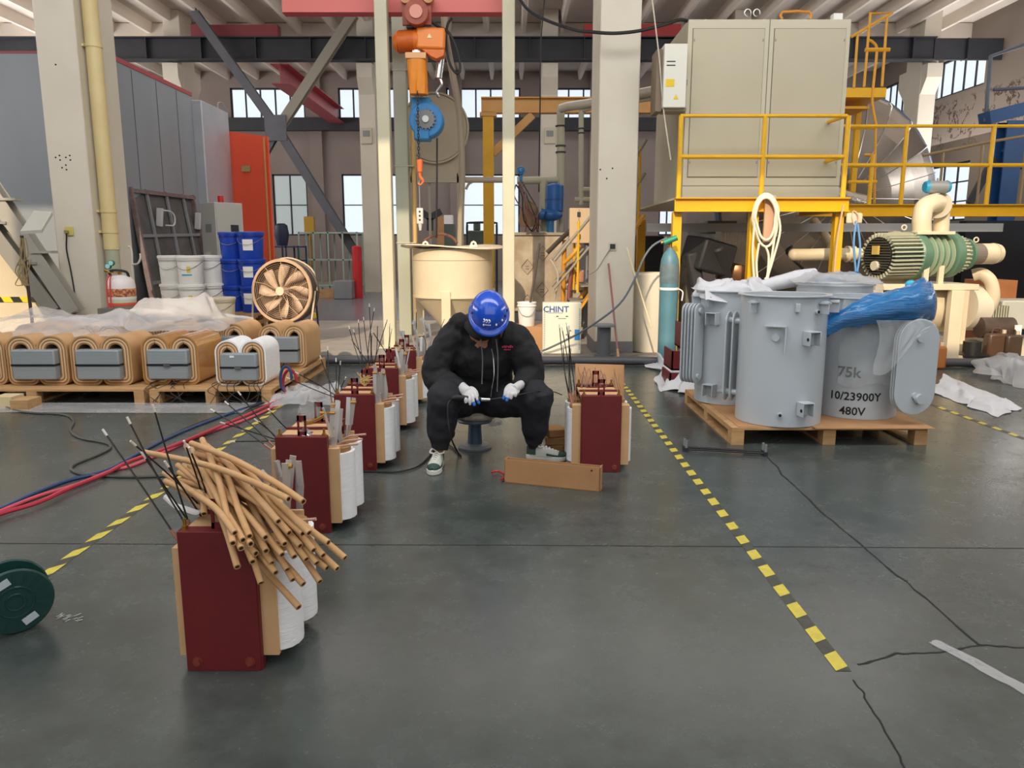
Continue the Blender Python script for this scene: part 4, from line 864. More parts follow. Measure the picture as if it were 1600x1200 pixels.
# bucket with its box
bkd = 10.5; p = PX(823, 509, bkd)
tag(MB().box(p.x - .3, p.x + .25, bkd - .15, bkd + .35, .012, p.z).build('carton', card), 'brown carton under the white bucket', 'carton')
t = thing('bucket', 'small white bucket with wire handle left of the lettered cabinet', 'bucket', (p.x, bkd, p.z)); r = .125
MB().lathe([(r * .82, 0), (r * .85, .005), (r, .31), (r * 1.06, .31), (r * 1.06, .325), (r * .93, .325), (r * .8, .01), (0, .01)], (p.x, bkd, p.z), 26).build('body', white, t)
MB().lathe([(r * 1.02, .265), (r * 1.06, .27), (r * 1.06, .28), (r * 1.02, .285)], (p.x, bkd, p.z), 26).build('rim_band', white, t)
MB().tube([(p.x - r, bkd - .03, p.z + .26), (p.x - r * .6, bkd - r * .9, p.z + .17), (p.x, bkd - r * 1.05, p.z + .14), (p.x + r * .6, bkd - r * .9, p.z + .17), (p.x + r, bkd - .03, p.z + .26)], .004, n=5).build('wire_handle', steelgrey, t)
# spool stool
p = PX(943, 555, 9.45); p.z = .06; t = thing('cable_spool', 'dark grey plastic spool standing against the middle column', 'spool', p)
sg = mat('spool_dark_grey', '55585c', .5)
MB().cyl((p.x, 9.45, .06), (p.x, 9.45, .43), .085, n=24).build('core', sg, t)
MB().cyl((p.x, 9.45, .43), (p.x, 9.45, .455), .145, n=28).build('top_flange', mat('spool_top_grey', '7b7d80', .5), t); MB().cyl((p.x, 9.45, .06), (p.x, 9.45, .085), .12, n=28).build('bottom_flange', sg, t)
# broom pole, yellow stick, hose
t = thing('broom_pole', 'dark red pole leaning against the front of the middle column', 'pole', G(968, 562, 0.06))
a, c_ = V((PX(951, 412, 9.75).x, 9.76, PX(951, 412, 9.75).z)), V((PX(967, 557, 9.2).x, 9.2, .03))
MB().cyl(c_.lerp(a, .12), a, .013, n=8).build('stick', mat('stick_red_brown', '8f5a58', .5), t); MB().cyl(c_, c_.lerp(a, .12), .016, n=8).build('wooden_tip', wood, t)
tag(MB().cyl((PX(983, 388, 9.3).x, 9.5, 1.38), V((PX(1018, 512, 9.1).x, 9.1, .45)), .011, n=8).build('stick', mat('stick_cream', 'd9cba4', .6)), 'thin cream stick leaning in front of the white tub', 'stick')
hd = [PX(1042, 372, 9.25), PX(1020, 384, 9.2), PX(1005, 405, 9.15), PX(990, 440, 9.1), PX(968, 475, 9.1), PX(930, 505, 9.2), PX(895, 526, 9.4), PX(860, 543, 9.5), PX(848, 548, 9.55)]
tag(MB().tube(hd, .013, n=8).build('gas_hose', mat('hose_blue_grey', '5f6a74', .5)), 'blue grey hose sagging from the teal gas cylinder across the middle column', 'hose')
# long pipe along kerb
tag(MB().tube([(-3.2, 9.16, .055), (-1, 9.14, .055), (1, 9.1, .055), (3, 9.0, .055), (4.6, 8.95, .055), (9, 8.9, .055)], .05, n=12).build('floor_pipe', mat('pipe_dark_grey', '4e4e52', .5)), 'long dark grey pipe lying along the foot of the kerb', 'pipe')
tag(MB().box(-4.4, -.4, 9.5, 9.6, .06, .13).build('steel_channel', mat('channel_grey', '8b8781', .5)), 'pale grey steel bar lying on the kerb left of the worker', 'bar')
# ================================================================ right: platform, cabinet, vessel, pumps
pd = 9.1
def zy(y, D): return PX(0, y, D).z
gx0, gx1 = PX(1054, 320, pd).x, PX(1326, 320, pd).x
t = thing('steel_platform', 'yellow steel platform carrying the tall beige cabinet', 'platform', ((gx0 + gx1) / 2, 10, .012))
g0, g1 = zy(331, pd), zy(309, pd); gd2 = 10.5; RX2 = 8.6
zt2 = g1
MB().ibeam((gx0, pd, (g0 + g1) / 2), (gx1, pd, (g0 + g1) / 2), .1, g1 - g0, .012).build('front_girder', mat('yellow_bright', 'eeae08', .4, col2='e2a006', scale=3), t, smooth=0)
MB().ibeam((gx1 - .05, gd2, (g0 + g1) / 2), (RX2, gd2, (g0 + g1) / 2), .1, g1 - g0, .012).build('side_girder', yellow, t, smooth=0)
MB().ibeam((gx1 - .05, pd, (g0 + g1) / 2), (gx1 - .05, gd2, (g0 + g1) / 2), .1, g1 - g0, .012).build('cross_girder', yellow, t, smooth=0)
MB().box(gx0, gx1, pd + .05, 12.2, g1 - .02, g1).box(gx1, RX2, gd2 + .05, 11.3, g1 - .02, g1).build('deck_plate', mat('deck_cream', 'c9c0a8', .5), t, smooth=0)
fx0 = PX(1178, 440, pd + .0).x
for X, D, w in ((gx0 + .05, pd + .1, .1), (PX(1178, 400, pd).x, pd + .1, .1), (PX(1312, 380, pd).x, pd + .1, .1), (7.6, 10.7, .12), (8.4, 10.7, .12), (gx0 + .1, 12, .12)):
    MB().box(X - w / 2, X + w / 2, D - w / 2, D + w / 2, .012, g0).build('post', yellow, t, smooth=0)
def rail(name, pts, r=.022, m=yellow): return MB().tube(pts, r, n=10, sub=1).build(name, m, t)
z1, z2 = zy(181, pd), zy(245, pd)
rail('handrail', [(gx0 + .03, pd, z1), (gx1 - .1, pd, z1)]); rail('mid_rail', [(gx0 + .03, pd, z2), (gx1 - .1, pd, z2)], .026)
rail('handrail', [(gx1 - .1, pd, z1), (gx1 - .1, gd2, z1 + .03)]); rail('mid_rail', [(gx1 - .1, pd, z2), (gx1 - .1, gd2, z2)])
z3, z4 = zy(197, gd2), zy(258, gd2)
rail('handrail', [(gx1 - .1, gd2, z3), (RX2, gd2, z3)]); rail('mid_rail', [(gx1 - .1, gd2, z4), (RX2, gd2, z4)], .026)
for x_, D, zz in ((1062, pd, z1), (1192, pd, z1), (1321, pd, z1), (1363, gd2 + .5, z3 - .3), (1413, gd2, z3), (1548, gd2, z3), (1700, gd2, z3)):
    X = PX(x_, 250, D).x; rail('rail_post', [(X, D, g1), (X, D, zz)], .028)
rail('mid_rail', [PX(1325, 260, 11), PX(1370, 259, 11)]); rail('mid_rail', [PX(1325, 284, 11), PX(1370, 284, 11)])
# back rail (rising to the right)
rail('back_rail', [(PX(1445, 243, 11.2).x, 11.25, zy(243, 11.25)), (PX(1548, 222, 11.2).x, 11.25, zy(222, 11.25)), (PX(1620, 212, 11.2).x, 11.25, zy(210, 11.25))], .02, mat('rail_brown', '8a7452', .5))
for x_ in (1468, 1528, 1595): rail('back_rail_post', [(PX(x_, 300, 11.25).x, 11.25, g1), (PX(x_, 300, 11.25).x, 11.25, zy(240 - (x_ - 1460) * .2, 11.25))], .018, MATS['rail_brown'])
# stairs down to the left behind the column
sA, sB = V((gx0, 11.1, g1)), V((.95, 11.1, .3)); slo = (sA - sB)
t = thing('steel_stairs', 'yellow steel stair flight going down to the left behind the middle column', 'stairs', (1.4, 11.4, .012))
for D in (11.05, 11.75):
    MB().bar((gx0 - .02, D, g1 - .12), (.72, D, .15), .03, .22, up=(0, 1, 0)).build('stringer', mat('yellow_ochre', 'd69a1c', .5), t, smooth=0)
    MB().tube([(gx0 - .02, D, z1 + .0), (1.62, D, z1 - .42), (.6, D, 1.2)], .022, n=8, sub=1).tube([(gx0 - .02, D, z2), (1.62, D, z2 - .4), (.6, D, .8)], .018, n=8, sub=1).build('stair_rail', mat('rail_worn', '8d8678', .45), t)
    for k in range(3):
        X = gx0 - .1 - k * .42; zb = g1 - .2 - k * .5; MB().cyl((X, D, zb), (X, D, zb + 1.0), .018, n=8).build('rail_post', yellow, t)
for k in range(8):
    u = (k + .5) / 8; X = gx0 - .1 - u * 1.2; z = g1 - .15 - u * 1.7; MB().box(X - .12, X + .12, 11.06, 11.74, z - .015, z).build('tread', mat('tread_grey', '8a867c', .6), t)
# tall beige cabinet
kd = 9.62; kx0, kx1 = PX(1076, 30, kd).x, PX(1331, 30, kd).x; kz0, kz1 = g1 + .0, zy(30, kd); km = (kx0 + kx1) / 2
t = thing('tall_cabinet', 'tall beige sheet metal cabinet with two inset doors on the yellow platform', 'cabinet', (km, kd + .9, kz0))
MB().box(kx0, kx1, kd, kd + 1.9, kz0, kz1).build('case', beige, t, smooth=0, bevel=.01)
be2 = mat('beige_door', 'b9b29a', .45, col2='b3ac94', scale=1.5)
gap = mat('gap_dark', '6f6a58', .7)
dz = kz0 + .28
for x0, x1 in ((kx0 + .06, km - .06), (km + .06, kx1 - .06)):
    MB().box(x0 - .007, x1 + .007, kd - .003, kd, dz - .01, kz1 - .1).build('door_gap', gap, t, smooth=0)
    d_ = MB().box(x0, x1, kd - .014, kd, dz, kz1 - .108).build('door', be2, t, smooth=0)
    for z in (dz + .15, kz1 - .25):
        for xq in (x1 - .02, x0 + .008): MB().box(xq, xq + .012, kd - .02, kd - .012, z, z + .03).build('corner_screw', steelgrey, d_)
MB().box(km - .004, km + .004, kd - .004, kd, kz0, kz1).build('centre_seam', gap, t)
MB().box(kx0, kx1, kd - .004, kd, kz0 + .17, kz0 + .176).build('plinth_seam', gap, t)
for x_, k in ((1103, 0), (1168, 1), (1182, 1)):
    p = PX(x_, 26, kd + .3); MB().tube([p + V((.04 * math.cos(a), 0, .045 + .04 * math.sin(a))) for a in [2 * PI * i / 12 for i in range(12)]], .008, n=6, sub=1, closed=True).build('lifting_ring', chrome, t) if k else MB().cyl((p.x, p.y, kz1), (p.x, p.y, kz1 + .08), .01).build('lifting_pin', chrome, t)
p = PX(1309, 28, kd + .3); bxo = MB().box(p.x - .05, p.x + .06, p.y, p.y + .1, kz1, kz1 + .15).build('sensor_box', white, t); MB().cyl((p.x, p.y - .01, kz1 + .05), (p.x, p.y, kz1 + .05), .028).build('sensor_eye', black, bxo)
MB().tube([PX(1222, 30, kd + .5), PX(1222, 19, kd + .5), PX(1265, 19, kd + .5), PX(1265, 30, kd + .5)], .018, n=8, sub=2).build('top_handle', mat('handle_ochre', 'c9862c', .5), t)
# air conditioner
ad = 9.35; x0, x1 = PX(1037, 120, ad).x, PX(1073, 120, ad).x; z0, z1_ = zy(168, ad), zy(68, ad)
t = thing('air_conditioner', 'white narrow cabinet air conditioner with yellow sticker left of the beige cabinet', 'air conditioner', ((x0 + x1) / 2, ad, z0))
MB().box(x0, x1, ad, ad + .3, z0, z1_).build('case', mat('ac_white', 'dcdcd0', .4), t, bevel=.008)
MB().box(x0 - .07, x0, ad + .08, ad + .42, z0 - .03, z1_ - .04).build('side_cowl', mat('ac_dark_side', '7a6a58', .5), t)
for y_ in (96, 102): z = zy(y_, ad); MB().box(x0 + .03, x0 + .13, ad - .003, ad, z - .006, z + .006).build('louvre_slot', dark, t)
p = PX(1047, 130, ad); MB().box(p.x - .05, p.x + .05, ad - .003, ad, p.z - .04, p.z + .045).build('yellow_sticker', mat('sticker_yellow', 'e3c21e', .5), t)
p = PX(1056, 152, ad); MB().prism([(-.03, -.025), (.03, -.025), (0, .035)], .003, Matrix.Translation((p.x, ad - .0, p.z)) @ Matrix.Rotation(PI / 2, 4, 'X')).build('warning_triangle', MATS['sticker_yellow'], t)
MB().box(x0 + .02, x1 + .02, ad + .05, ad + .3, z0 - .03, z0).build('bottom_tray', mat('ac_tray', '8f8672', .5), t)
for xx in (x1 + .0,): MB().box(xx, kx0 + .01, ad + .25, ad + .35, z0 + .3, z0 + .36).build('mount_bracket', steelgrey, t)
# upper ladder platform
ud = 11.8
t = thing('upper_catwalk', 'small yellow upper landing with guard rails above the silver vessel', 'catwalk', PX(1350, 160, ud))
ux = lambda x: PX(x, 140, ud).x
MB().box(ux(1318), ux(1385), ud, ud + .9, zy(152, ud), zy(137, ud)).build('landing', yellow, t, smooth=0)
MB().box(ux(1310), ux(1366), ud + .1, ud + .85, zy(168, ud), zy(164, ud)).build('lower_step', mat('yellow_ochre', ''), t)
def ur(pts, r=.02, n_='rail_tube'): MB().tube(pts, r, n=8, sub=1).build(n_, mat('yellow_ochre', ''), t)
ur([PX(1334, 138, ud), PX(1340, 55, ud)]); ur([PX(1350, 136, ud), PX(1360, 20, ud)]); ur([PX(1378, 135, ud), PX(1386, 28, ud)]); ur([PX(1358, 21, ud), PX(1394, 20, ud), PX(1330, 58, ud)])
ur([PX(1352, 78, ud), PX(1390, 78, ud)], .03); MB().tube([PX(1356, 62, ud), PX(1364, 66, ud), PX(1370, 78, ud), PX(1366, 120, ud), PX(1363, 160, ud), PX(1370, 200, ud)], .02, n=8).build('ladder_rail', mat('yellow_ochre', ''), t)
ur([PX(1330, 200, ud), PX(1368, 200, ud)]); ur([PX(1368, 200, ud), PX(1366, 318, ud)]); ur([PX(1350, 242, ud), PX(1368, 242, ud)]); ur([PX(1345, 284, ud), PX(1368, 284, ud)])
for x_ in (1320, 1380): MB().box(ux(x_) - .04, ux(x_) + .04, ud + .75, ud + .83, g1, zy(150, ud)).build('support_leg', yellow, t)
# silver vessel
sv = PX(1288, 315, 13.6); R_ = 1.86; sm_ = mat('aluminium_cladding', 'b0aca6', .24, .92, col2='8d857c', scale=1.2, bump=.08, bscale=2.5)
t = thing('silver_vessel', 'huge round aluminium-clad vacuum vessel under and behind the yellow platform', 'vessel', (sv.x, 14.5, .012))
b = MB(); Ry = rmat((0, -1, 0)); prof = [(R_, -2.4), (R_, 0), (R_ * .985, .15), (R_ * .93, .34), (R_ * .82, .52), (R_ * .65, .68), (R_ * .42, .79), (R_ * .2, .84), (0.001, .85)]
b.lathe(prof, sv, 24, Ry); b.build('shell', sm_, t, smooth=.1)
b = MB()
for k in range(24):
    a = 2 * PI * k / 24; pts = [sv + Ry @ V((r * 1.006 * math.cos(a), r * 1.006 * math.sin(a), z + .006)) for r, z in prof[1:-1]]; b.tube(pts, .008, n=4, sub=1)
b.build('seams', mat('seam_bright', 'd8d4cc', .3, .8), t)
MB().lathe([(R_ + .002, -.05), (R_ + .04, -.04), (R_ + .04, .04), (R_ + .002, .05)], sv, 48, Ry).build('flange_ring', mat('flange_bluegrey', '6f7f98', .3, .8), t)
MB().tube([sv + V((-.5, -.95, .2)), sv + V((-.15, -1.0, .0)), sv + V((.25, -.95, -.1))], .16, n=16).build('foil_pipe', mat('foil', 'cfcbc4', .25, .95, bump=.6, bscale=12), t)
for dx in (-.9, .9): MB().box(sv.x + dx - .12, sv.x + dx + .12, 13.8, 15.8, .012, sv.z - 1.5).build('saddle_leg', steelgrey, t)
# horizontal channel beam under platform
tag(MB().box(PX(1010, 360, 10.2).x, PX(1567, 360, 10.2).x, 10.2, 10.3, zy(362, 10.2), zy(349, 10.2)).build('grey_channel_beam', mat('channel_light', '9b9c9a', .45)), 'long grey steel channel under the yellow platform', 'beam')
# things under platform, left part
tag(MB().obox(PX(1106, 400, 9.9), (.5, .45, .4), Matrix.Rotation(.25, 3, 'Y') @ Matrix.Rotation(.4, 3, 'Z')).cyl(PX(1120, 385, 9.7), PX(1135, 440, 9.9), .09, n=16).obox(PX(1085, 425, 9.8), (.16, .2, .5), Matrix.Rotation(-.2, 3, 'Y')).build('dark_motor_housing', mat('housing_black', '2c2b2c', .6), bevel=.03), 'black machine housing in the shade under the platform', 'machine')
t = thing('duct_elbow', 'brown-tinted steel duct box slanting under the platform', 'duct', PX(1145, 400, 10.4))
MB().obox(PX(1145, 375, 10.4), (.42, .3, .25), Matrix.Rotation(.2, 3, 'Y')).build('ribbed_collar', mat('collar_steel', 'a09684', .35, .7, bump=.5, bscale=18, stretch=(6, 1, .2)), t)
MB().obox(PX(1150, 400, 10.35), (.5, .36, .2), Matrix.Rotation(.25, 3, 'Y')).build('plate_band', mat('band_tan', 'a79b84', .5), t)
MB().ball(PX(1150, 425, 10.4), (.28, .25, .26)).build('copper_bowl', mat('copper_brown', '9c6e4c', .35, .6), t)
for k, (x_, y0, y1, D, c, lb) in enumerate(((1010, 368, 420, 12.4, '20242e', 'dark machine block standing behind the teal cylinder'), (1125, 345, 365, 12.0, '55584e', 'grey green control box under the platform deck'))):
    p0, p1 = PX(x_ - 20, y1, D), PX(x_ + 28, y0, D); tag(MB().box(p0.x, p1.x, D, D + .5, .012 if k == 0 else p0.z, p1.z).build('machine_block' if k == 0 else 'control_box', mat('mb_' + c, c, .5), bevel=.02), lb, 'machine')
tag(MB().tube([PX(1255, 420, 10.1), PX(1230, 395, 10.1), PX(1237, 385, 10.0)], .02).build('bent_bar', dark), 'thin curved dark bar in front of the vessel', 'bar')
# hoses hung on platform post
hm_ = mat('hose_white', 'e4dcc4', .45)
hp = PX(1200, 305, pd - .12)
tag(MB().box(PX(1190, 350, pd).x, PX(1206, 350, pd).x, pd - .09, pd - .055, zy(378, pd), zy(306, pd)).build('hanging_board', mat('board_pinkish', 'c29c7c', .6)), 'narrow wooden board hung under the coiled white hose', 'board')
r_ = random.Random(2)
for k in range(4):
    x0, x1, yt, yb = 1176 + k * 1.5, 1218 - k * 1.5, 303 + k * 2, 378 + r_.uniform(-4, 8)
    pts = []
    for i in range(16):
        a = 2 * PI * i / 16; cx, cy = (x0 + x1) / 2, (yt + yb) / 2; sq = (x1 - x0) / 2 * (1 if math.sin(a) > 0 else .85); pts.append(PX(cx + sq * math.cos(a), cy - (yb - yt) / 2 * math.sin(a), pd - .12 - k * .016))
    if k == 0: hb = MB()
    hb.tube(pts, .014, n=7, closed=True, sub=3)
for P in ([(1180, 340), (1176, 390), (1178, 430), (1180, 443)], [(1186, 380), (1182, 410), (1184, 442)], [(1214, 330), (1219, 360), (1208, 405), (1196, 443)], [(1196, 385), (1201, 400), (1199, 430), (1195, 436)], [(1211, 365), (1206, 400), (1198, 443)]):
    hb.tube([PX(x, y, pd - .15) for x, y in P], .013, n=7)
tag(hb.build('coiled_hose', hm_), 'white hose coiled and hung on the yellow platform post', 'hose')
t = thing('hanging_straps', 'blue strap and tan cords hanging from the right platform post', 'strap', PX(1338, 350, pd))
MB().tube([PX(1338, 345, pd - .1), PX(1334, 380, pd - .12), PX(1338, 432, pd - .12)], .012, n=6).tube([PX(1340, 350, pd - .1), PX(1344, 390, pd - .12), PX(1338, 433, pd - .12)], .012, n=6).build('blue_strap', mat('strap_blue', '5a94c8', .5), t)
MB().tube([PX(1334, 330, pd - .08), PX(1341, 338, pd - .1), PX(1336, 352, pd - .1), PX(1331, 338, pd - .08)], .01, n=5, closed=True).tube([PX(1318, 320, pd - .1), PX(1308, 375, pd - .12), PX(1303, 430, pd - .12)], .012, n=5).build('tan_cord', mat('cord_pinktan', 'c9a488', .6), t)
MB().box(PX(1322, 338, pd - .05).x, PX(1347, 338, pd - .05).x, pd - .08, pd - .04, zy(350, pd), zy(333, pd)).build('wrapped_end', pinkc, t, bevel=.02)
# cream pipework behind the roots pump
t = thing('suction_pipe', 'cream horizontal suction pipe with rounded end in front of the vessel', 'pipe', PX(1300, 400, 9.7))
MB().tube([PX(1240, 398, 9.75), PX(1262, 398, 9.75), PX(1305, 397, 9.7), PX(1345, 397, 9.7)], .075, n=20, sub=3).ball(PX(1241, 398, 9.75), (.075, .075, .075)).build('pipe_run', pinkc, t)
for x_ in (1322, 1331): MB().cyl(PX(x_, 397, 9.72), PX(x_ + 4, 397, 9.72), .1, n=24).build('pipe_flange', pinkc, t)
MB().tube([PX(1272, 345, 10.5), PX(1285, 362, 10.3), PX(1300, 385, 9.9)], .055, n=14).build('branch_pipe', mat('branch_tan', 'ab9a7c', .5), t)
MB().lathe([(.05, 0), (.12, .1), (.34, .3), (.36, .5)], PX(1362, 425, 10.0), 24, rmat((.8, .3, .35))).build('cone_reducer', mat('cone_tan', 'bcae92', .5), t)
# roots pump
rp = 9.25
def rp_(x, y, D=rp): return PX(x, y, D)
t = thing('roots_pump', 'green and cream finned roots vacuum pump on a cream frame', 'pump', rp_(1450, 440))
A_, B_ = rp_(1385, 400, 9.1), rp_(1522, 397, 9.5); ax = (B_ - A_).normalized()
Rp = rmat(ax)
def along(x0): u = (x0 - 1385) / (1522 - 1385); return A_.lerp(B_, u)
r0 = .245
MB().cyl(along(1376), along(1420), r0 * .93, n=36).build('front_gear_case', mat('pump_dark_green', '435c4c', .4), t)
MB().cyl(along(1372), along(1376), r0 * .9, n=36).build('end_cover', mat('cover_black', '23241f', .5), t)
b = MB()
for k in range(34):
    a = 2 * PI * k / 34; d = Rp @ V((math.cos(a), math.sin(a), 0)); p0, p1 = along(1372), along(1416); b.bar(p0 + d * r0 * .99, p1 + d * r0 * .99, .015, .05, up=d)
b.build('cooling_fins', mat('fin_pale', 'b7b8a0', .45), t)
b = MB()
for k in range(14):
    u = -1 + 2 * (k + .5) / 14; w_ = math.sqrt(max(0, 1 - u * u)) * r0 * .85
    c_ = along(1370.5) + V((0, 0, u * r0 * .85)); sd_ = Rp @ V((1, 0, 0)); sd_ = V((ax.y, -ax.x, 0)).normalized(); b.bar(c_ - sd_ * w_, c_ + sd_ * w_, .012, .014)
b.build('cover_ribs', mat('cover_rib', '45463c', .5), t)
p = along(1369) + V((0, 0, .04)); MB().obox(p + V((-.01, -.01, .03)), (.03, .1, .09), Rp @ Matrix.Rotation(PI / 2, 3, 'Y')).build('name_plate', mat('plate_gold', 'c8a85c', .5), t)
MB().cyl(along(1367) + V((.0, .0, -.11)), along(1373) + V((0, 0, -.11)), .055, n=20).build('sight_glass_ring', mat('ring_pale', 'd0ccb4', .4), t)
MB().lathe([(r0 * 1.06, 0), (r0 * 1.12, .02), (r0 * 1.12, .11), (r0 * 1.0, .14)], along(1415), 36, Rp).build('front_flange_case', greenp, t)
MB().cyl(along(1428), along(1478), r0 * .9, n=36).build('rotor_case', greenp, t)
b = MB()
for x_ in (1435, 1444, 1453, 1462): b.lathe([(r0 * .9, 0), (r0 * 1.06, .006), (r0 * 1.06, .016), (r0 * .9, .022)], along(x_), 32, Rp)
b.build('case_ribs', mat('rib_pale_green', 'a0ae92', .4), t)
MB().lathe([(r0 * 1.0, -.02), (r0 * 1.12, 0), (r0 * 1.12, .09), (r0 * .95, .12)], along(1470), 36, Rp).build('rear_flange_case', greenp, t)
b = MB()
for k in range(30):
    a = 2 * PI * k / 30; d = Rp @ V((math.cos(a), math.sin(a), 0)); b.bar(along(1482) + d * r0 * .82, along(1494) + d * r0 * .82, .012, .05, up=d)
b.cyl(along(1482), along(1494), r0 * .78, n=30); b.build('rear_fins', mat('fin_pale', ''), t)
MB().cyl(along(1494), along(1509), .15, n=28).cyl(along(1503), along(1507), .19, n=28).build('coupling', greenp, t)
MB().cyl(along(1508), along(1552), .125, n=28).build('drive_motor', pinkc, t, bevel=.01)
MB().cyl(along(1511), along(1530), .127, n=20).build('motor_fins', mat('motor_grey', '7e746a', .5, bump=.6, bscale=60, stretch=(.05, .05, 3)), t)
MB().cyl(along(1552), along(1560), .13, .115, n=28).build('fan_cowl', pinkc, t)
for x_, z in ((1408, r0 + .08), (1523, .17)): p = along(x_) + V((0, 0, z)); MB().tube([p + V((.028 * math.cos(a), 0, .028 * math.sin(a))) for a in [2 * PI * i / 12 for i in range(12)]], .009, n=6, sub=1, closed=True).build('lifting_eye', pinkc, t)
for x_ in (1432, 1455): p = along(x_); [MB().box(p.x - .03, p.x + .03, p.y + q, p.y + q + .04, p.z - .33, p.z - .12).build('foot', pinkc, t) for q in (-.24, .2)]
# frame
fz = along(1450).z - .33
MB().box(rp_(1352, 430).x, rp_(1510, 430).x, rp - .28, rp + .45, fz - .07, fz).build('frame_top', pinkc, t, bevel=.008)
for x_, D in ((1492, rp - .25), (1365, rp - .25), (1500, rp + .4), (1365, rp + .4)): X = PX(x_, 480, D).x; MB().box(X - .075, X + .075, D - .05, D + .05, .03, fz - .07).build('frame_leg', pinkc, t, bevel=.006)
# cream elbow pipe on top
ep = rp - .05
t = thing('elbow_pipe', 'thick cream elbow pipe with flange rising from the green pump', 'pipe', rp_(1455, 350))
MB().tube([rp_(1440, 364, ep), rp_(1440, 345, ep), rp_(1444, 325, ep + .03), rp_(1458, 317, ep + .1), rp_(1465, 318, ep + .16)], .105, n=24).build('elbow', pinkc, t)
pf = rp_(1466, 321, ep + .2); MB().cyl(pf - V((.02, .03, 0)), pf + V((.03, .06, 0)), .15, n=28).build('flange', mat('flange_cream_grey', 'c4b9a0', .45), t)
MB().tube([rp_(1468, 320, ep + .25), rp_(1471, 335, ep + .3), rp_(1470, 362, ep + .3)], .09, n=24).build('down_pipe', pinkc, t)
MB().box(rp_(1420, 366).x, rp_(1478, 366).x, rp - .2, rp + .35, zy(367, rp), zy(362, rp)).build('base_flange', pinkc, t, bevel=.005)
p = rp_(1464, 292, ep + .1); t = thing('valve_actuator', 'grey cylindrical valve actuator with blue end caps on the cream elbow', 'actuator', p)
MB().cyl(p - V((.11, 0, 0)), p + V((.11, 0, 0)), .07, n=24).cyl(p - V((0, 0, .07)), p - V((0, 0, .14)), .04, n=14).cyl(p + V((0, 0, .06)), p + V((0, 0, .1)), .012, n=8).build('cylinder', mat('actuator_grey', 'a7aaa8', .4, .3), t)
for s_ in (-1, 1): MB().cyl(p + V((s_ * .11, 0, 0)), p + V((s_ * .145, 0, 0)), .076, .06, n=24).build('end_cap', mat('cap_blue', '2fa4cf', .4), t)
# lower cream drum pump in the frame
t = thing('backing_pump', 'large cream cylindrical backing pump under the green pump', 'pump', PX(1480, 520, 9.6))
MB().cyl(PX(1395, 478, 9.35), PX(1478, 480, 9.45), .3, n=36).build('drum', pinkc, t, bevel=.02)
MB().cyl(PX(1500, 480, 9.8), PX(1524, 481, 9.85), .29, n=36).ball(PX(1524, 481, 9.85), (.1, .29, .29)).build('drum_end', mat('drum_white', 'd6cdb8', .45), t)
MB().tube([PX(1530, 492, 9.75), PX(1542, 486, 9.7), PX(1552, 465, 9.65), PX(1548, 440, 9.65), PX(1534, 428, 9.7), PX(1520, 430, 9.75)], .075, n=18).build('elbow', pinkc, t)
MB().box(PX(1380, 555, 9.3).x, PX(1530, 555, 9.3).x, 9.2, 10.0, .03, .1).build('skid', pinkc, t)
# small pump at right edge
t = thing('small_vacuum_pump', 'grey and white small pump with oil stained motor at the right edge', 'pump', PX(1575, 520, 9.7))
MB().box(PX(1560, 500, 9.9).x, PX(1660, 500, 9.9).x, 9.85, 10.3, .35, .72).build('housing', mat('housing_grey', 'b4b4aa', .5), t, bevel=.02)
b = MB()
for k in range(8): x_ = PX(1540 + k * 4, 490, 9.8).x; b.box(x_, x_ + .012, 9.7, 9.95, .5, .66)
b.build('cooling_fins', mat('fin_pale', ''), t)
MB().cyl(PX(1530, 512, 9.55), PX(1580, 512, 9.55), .13, n=24).build('motor', mat('motor_oily', '5a4c42', .4, col2='3c3029', scale=8), t)
MB().box(PX(1500, 550, 9.5).x, PX(1660, 550, 9.5).x, 9.45, 10.2, .06, .2).build('skid', mat('skid_cream', 'cfc7b2', .5), t)
MB().box(PX(1585, 520, 9.4).x, PX(1596, 520, 9.4).x, 9.4, 9.41, .3, .45).build('paper_label', paper, t)
tag(MB().lathe([(.16, 0), (.19, .02), (.19, .05), (.1, .07), (.1, .2), (.04, .22)], (PX(1515, 540, 9.35).x, 9.3, .06), 22).build('oil_drain_pan', mat('pan_black', '242322', .4)), 'black round pan with funnel beside the backing pump frame', 'pan')
# oil jugs
for lb, x_, w_, D, c, ht in (('translucent orange oil jug at the foot of the cream pump frame', 1469, .2, 8.75, 'b8743c', .27), ('brown oil-filled square can in front of the small pump', 1562, .27, 9.25, '5b4434', .30), ('dark brown square can right of the other brown can', 1586, .2, 9.2, '4a3a2e', .29)):
    X = PX(x_, 540, D).x; zb = .0 if D < 9 else .06; t = thing('oil_jug', lb, 'jug', (X, D, zb))
    MB().box(X - w_ / 2, X + w_ / 2, D, D + .14, zb, zb + ht).build('body', mat('jug_' + c, c, .25, alpha=.85), t, bevel=.03)
    MB().cyl((X + w_ * .3, D + .07, zb + ht), (X + w_ * .3, D + .07, zb + ht + .04), .025, n=12).build('cap', mat('jug_cap', 'c9b8a0', .5), t)
    MB().tube([(X - w_ * .25, D + .07, zb + ht - .01), (X - w_ * .2, D + .07, zb + ht + .05), (X + w_ * .1, D + .07, zb + ht + .05), (X + w_ * .15, D + .07, zb + ht - .01)], .013, n=8).build('handle', mat('jug_' + c, ''), t)
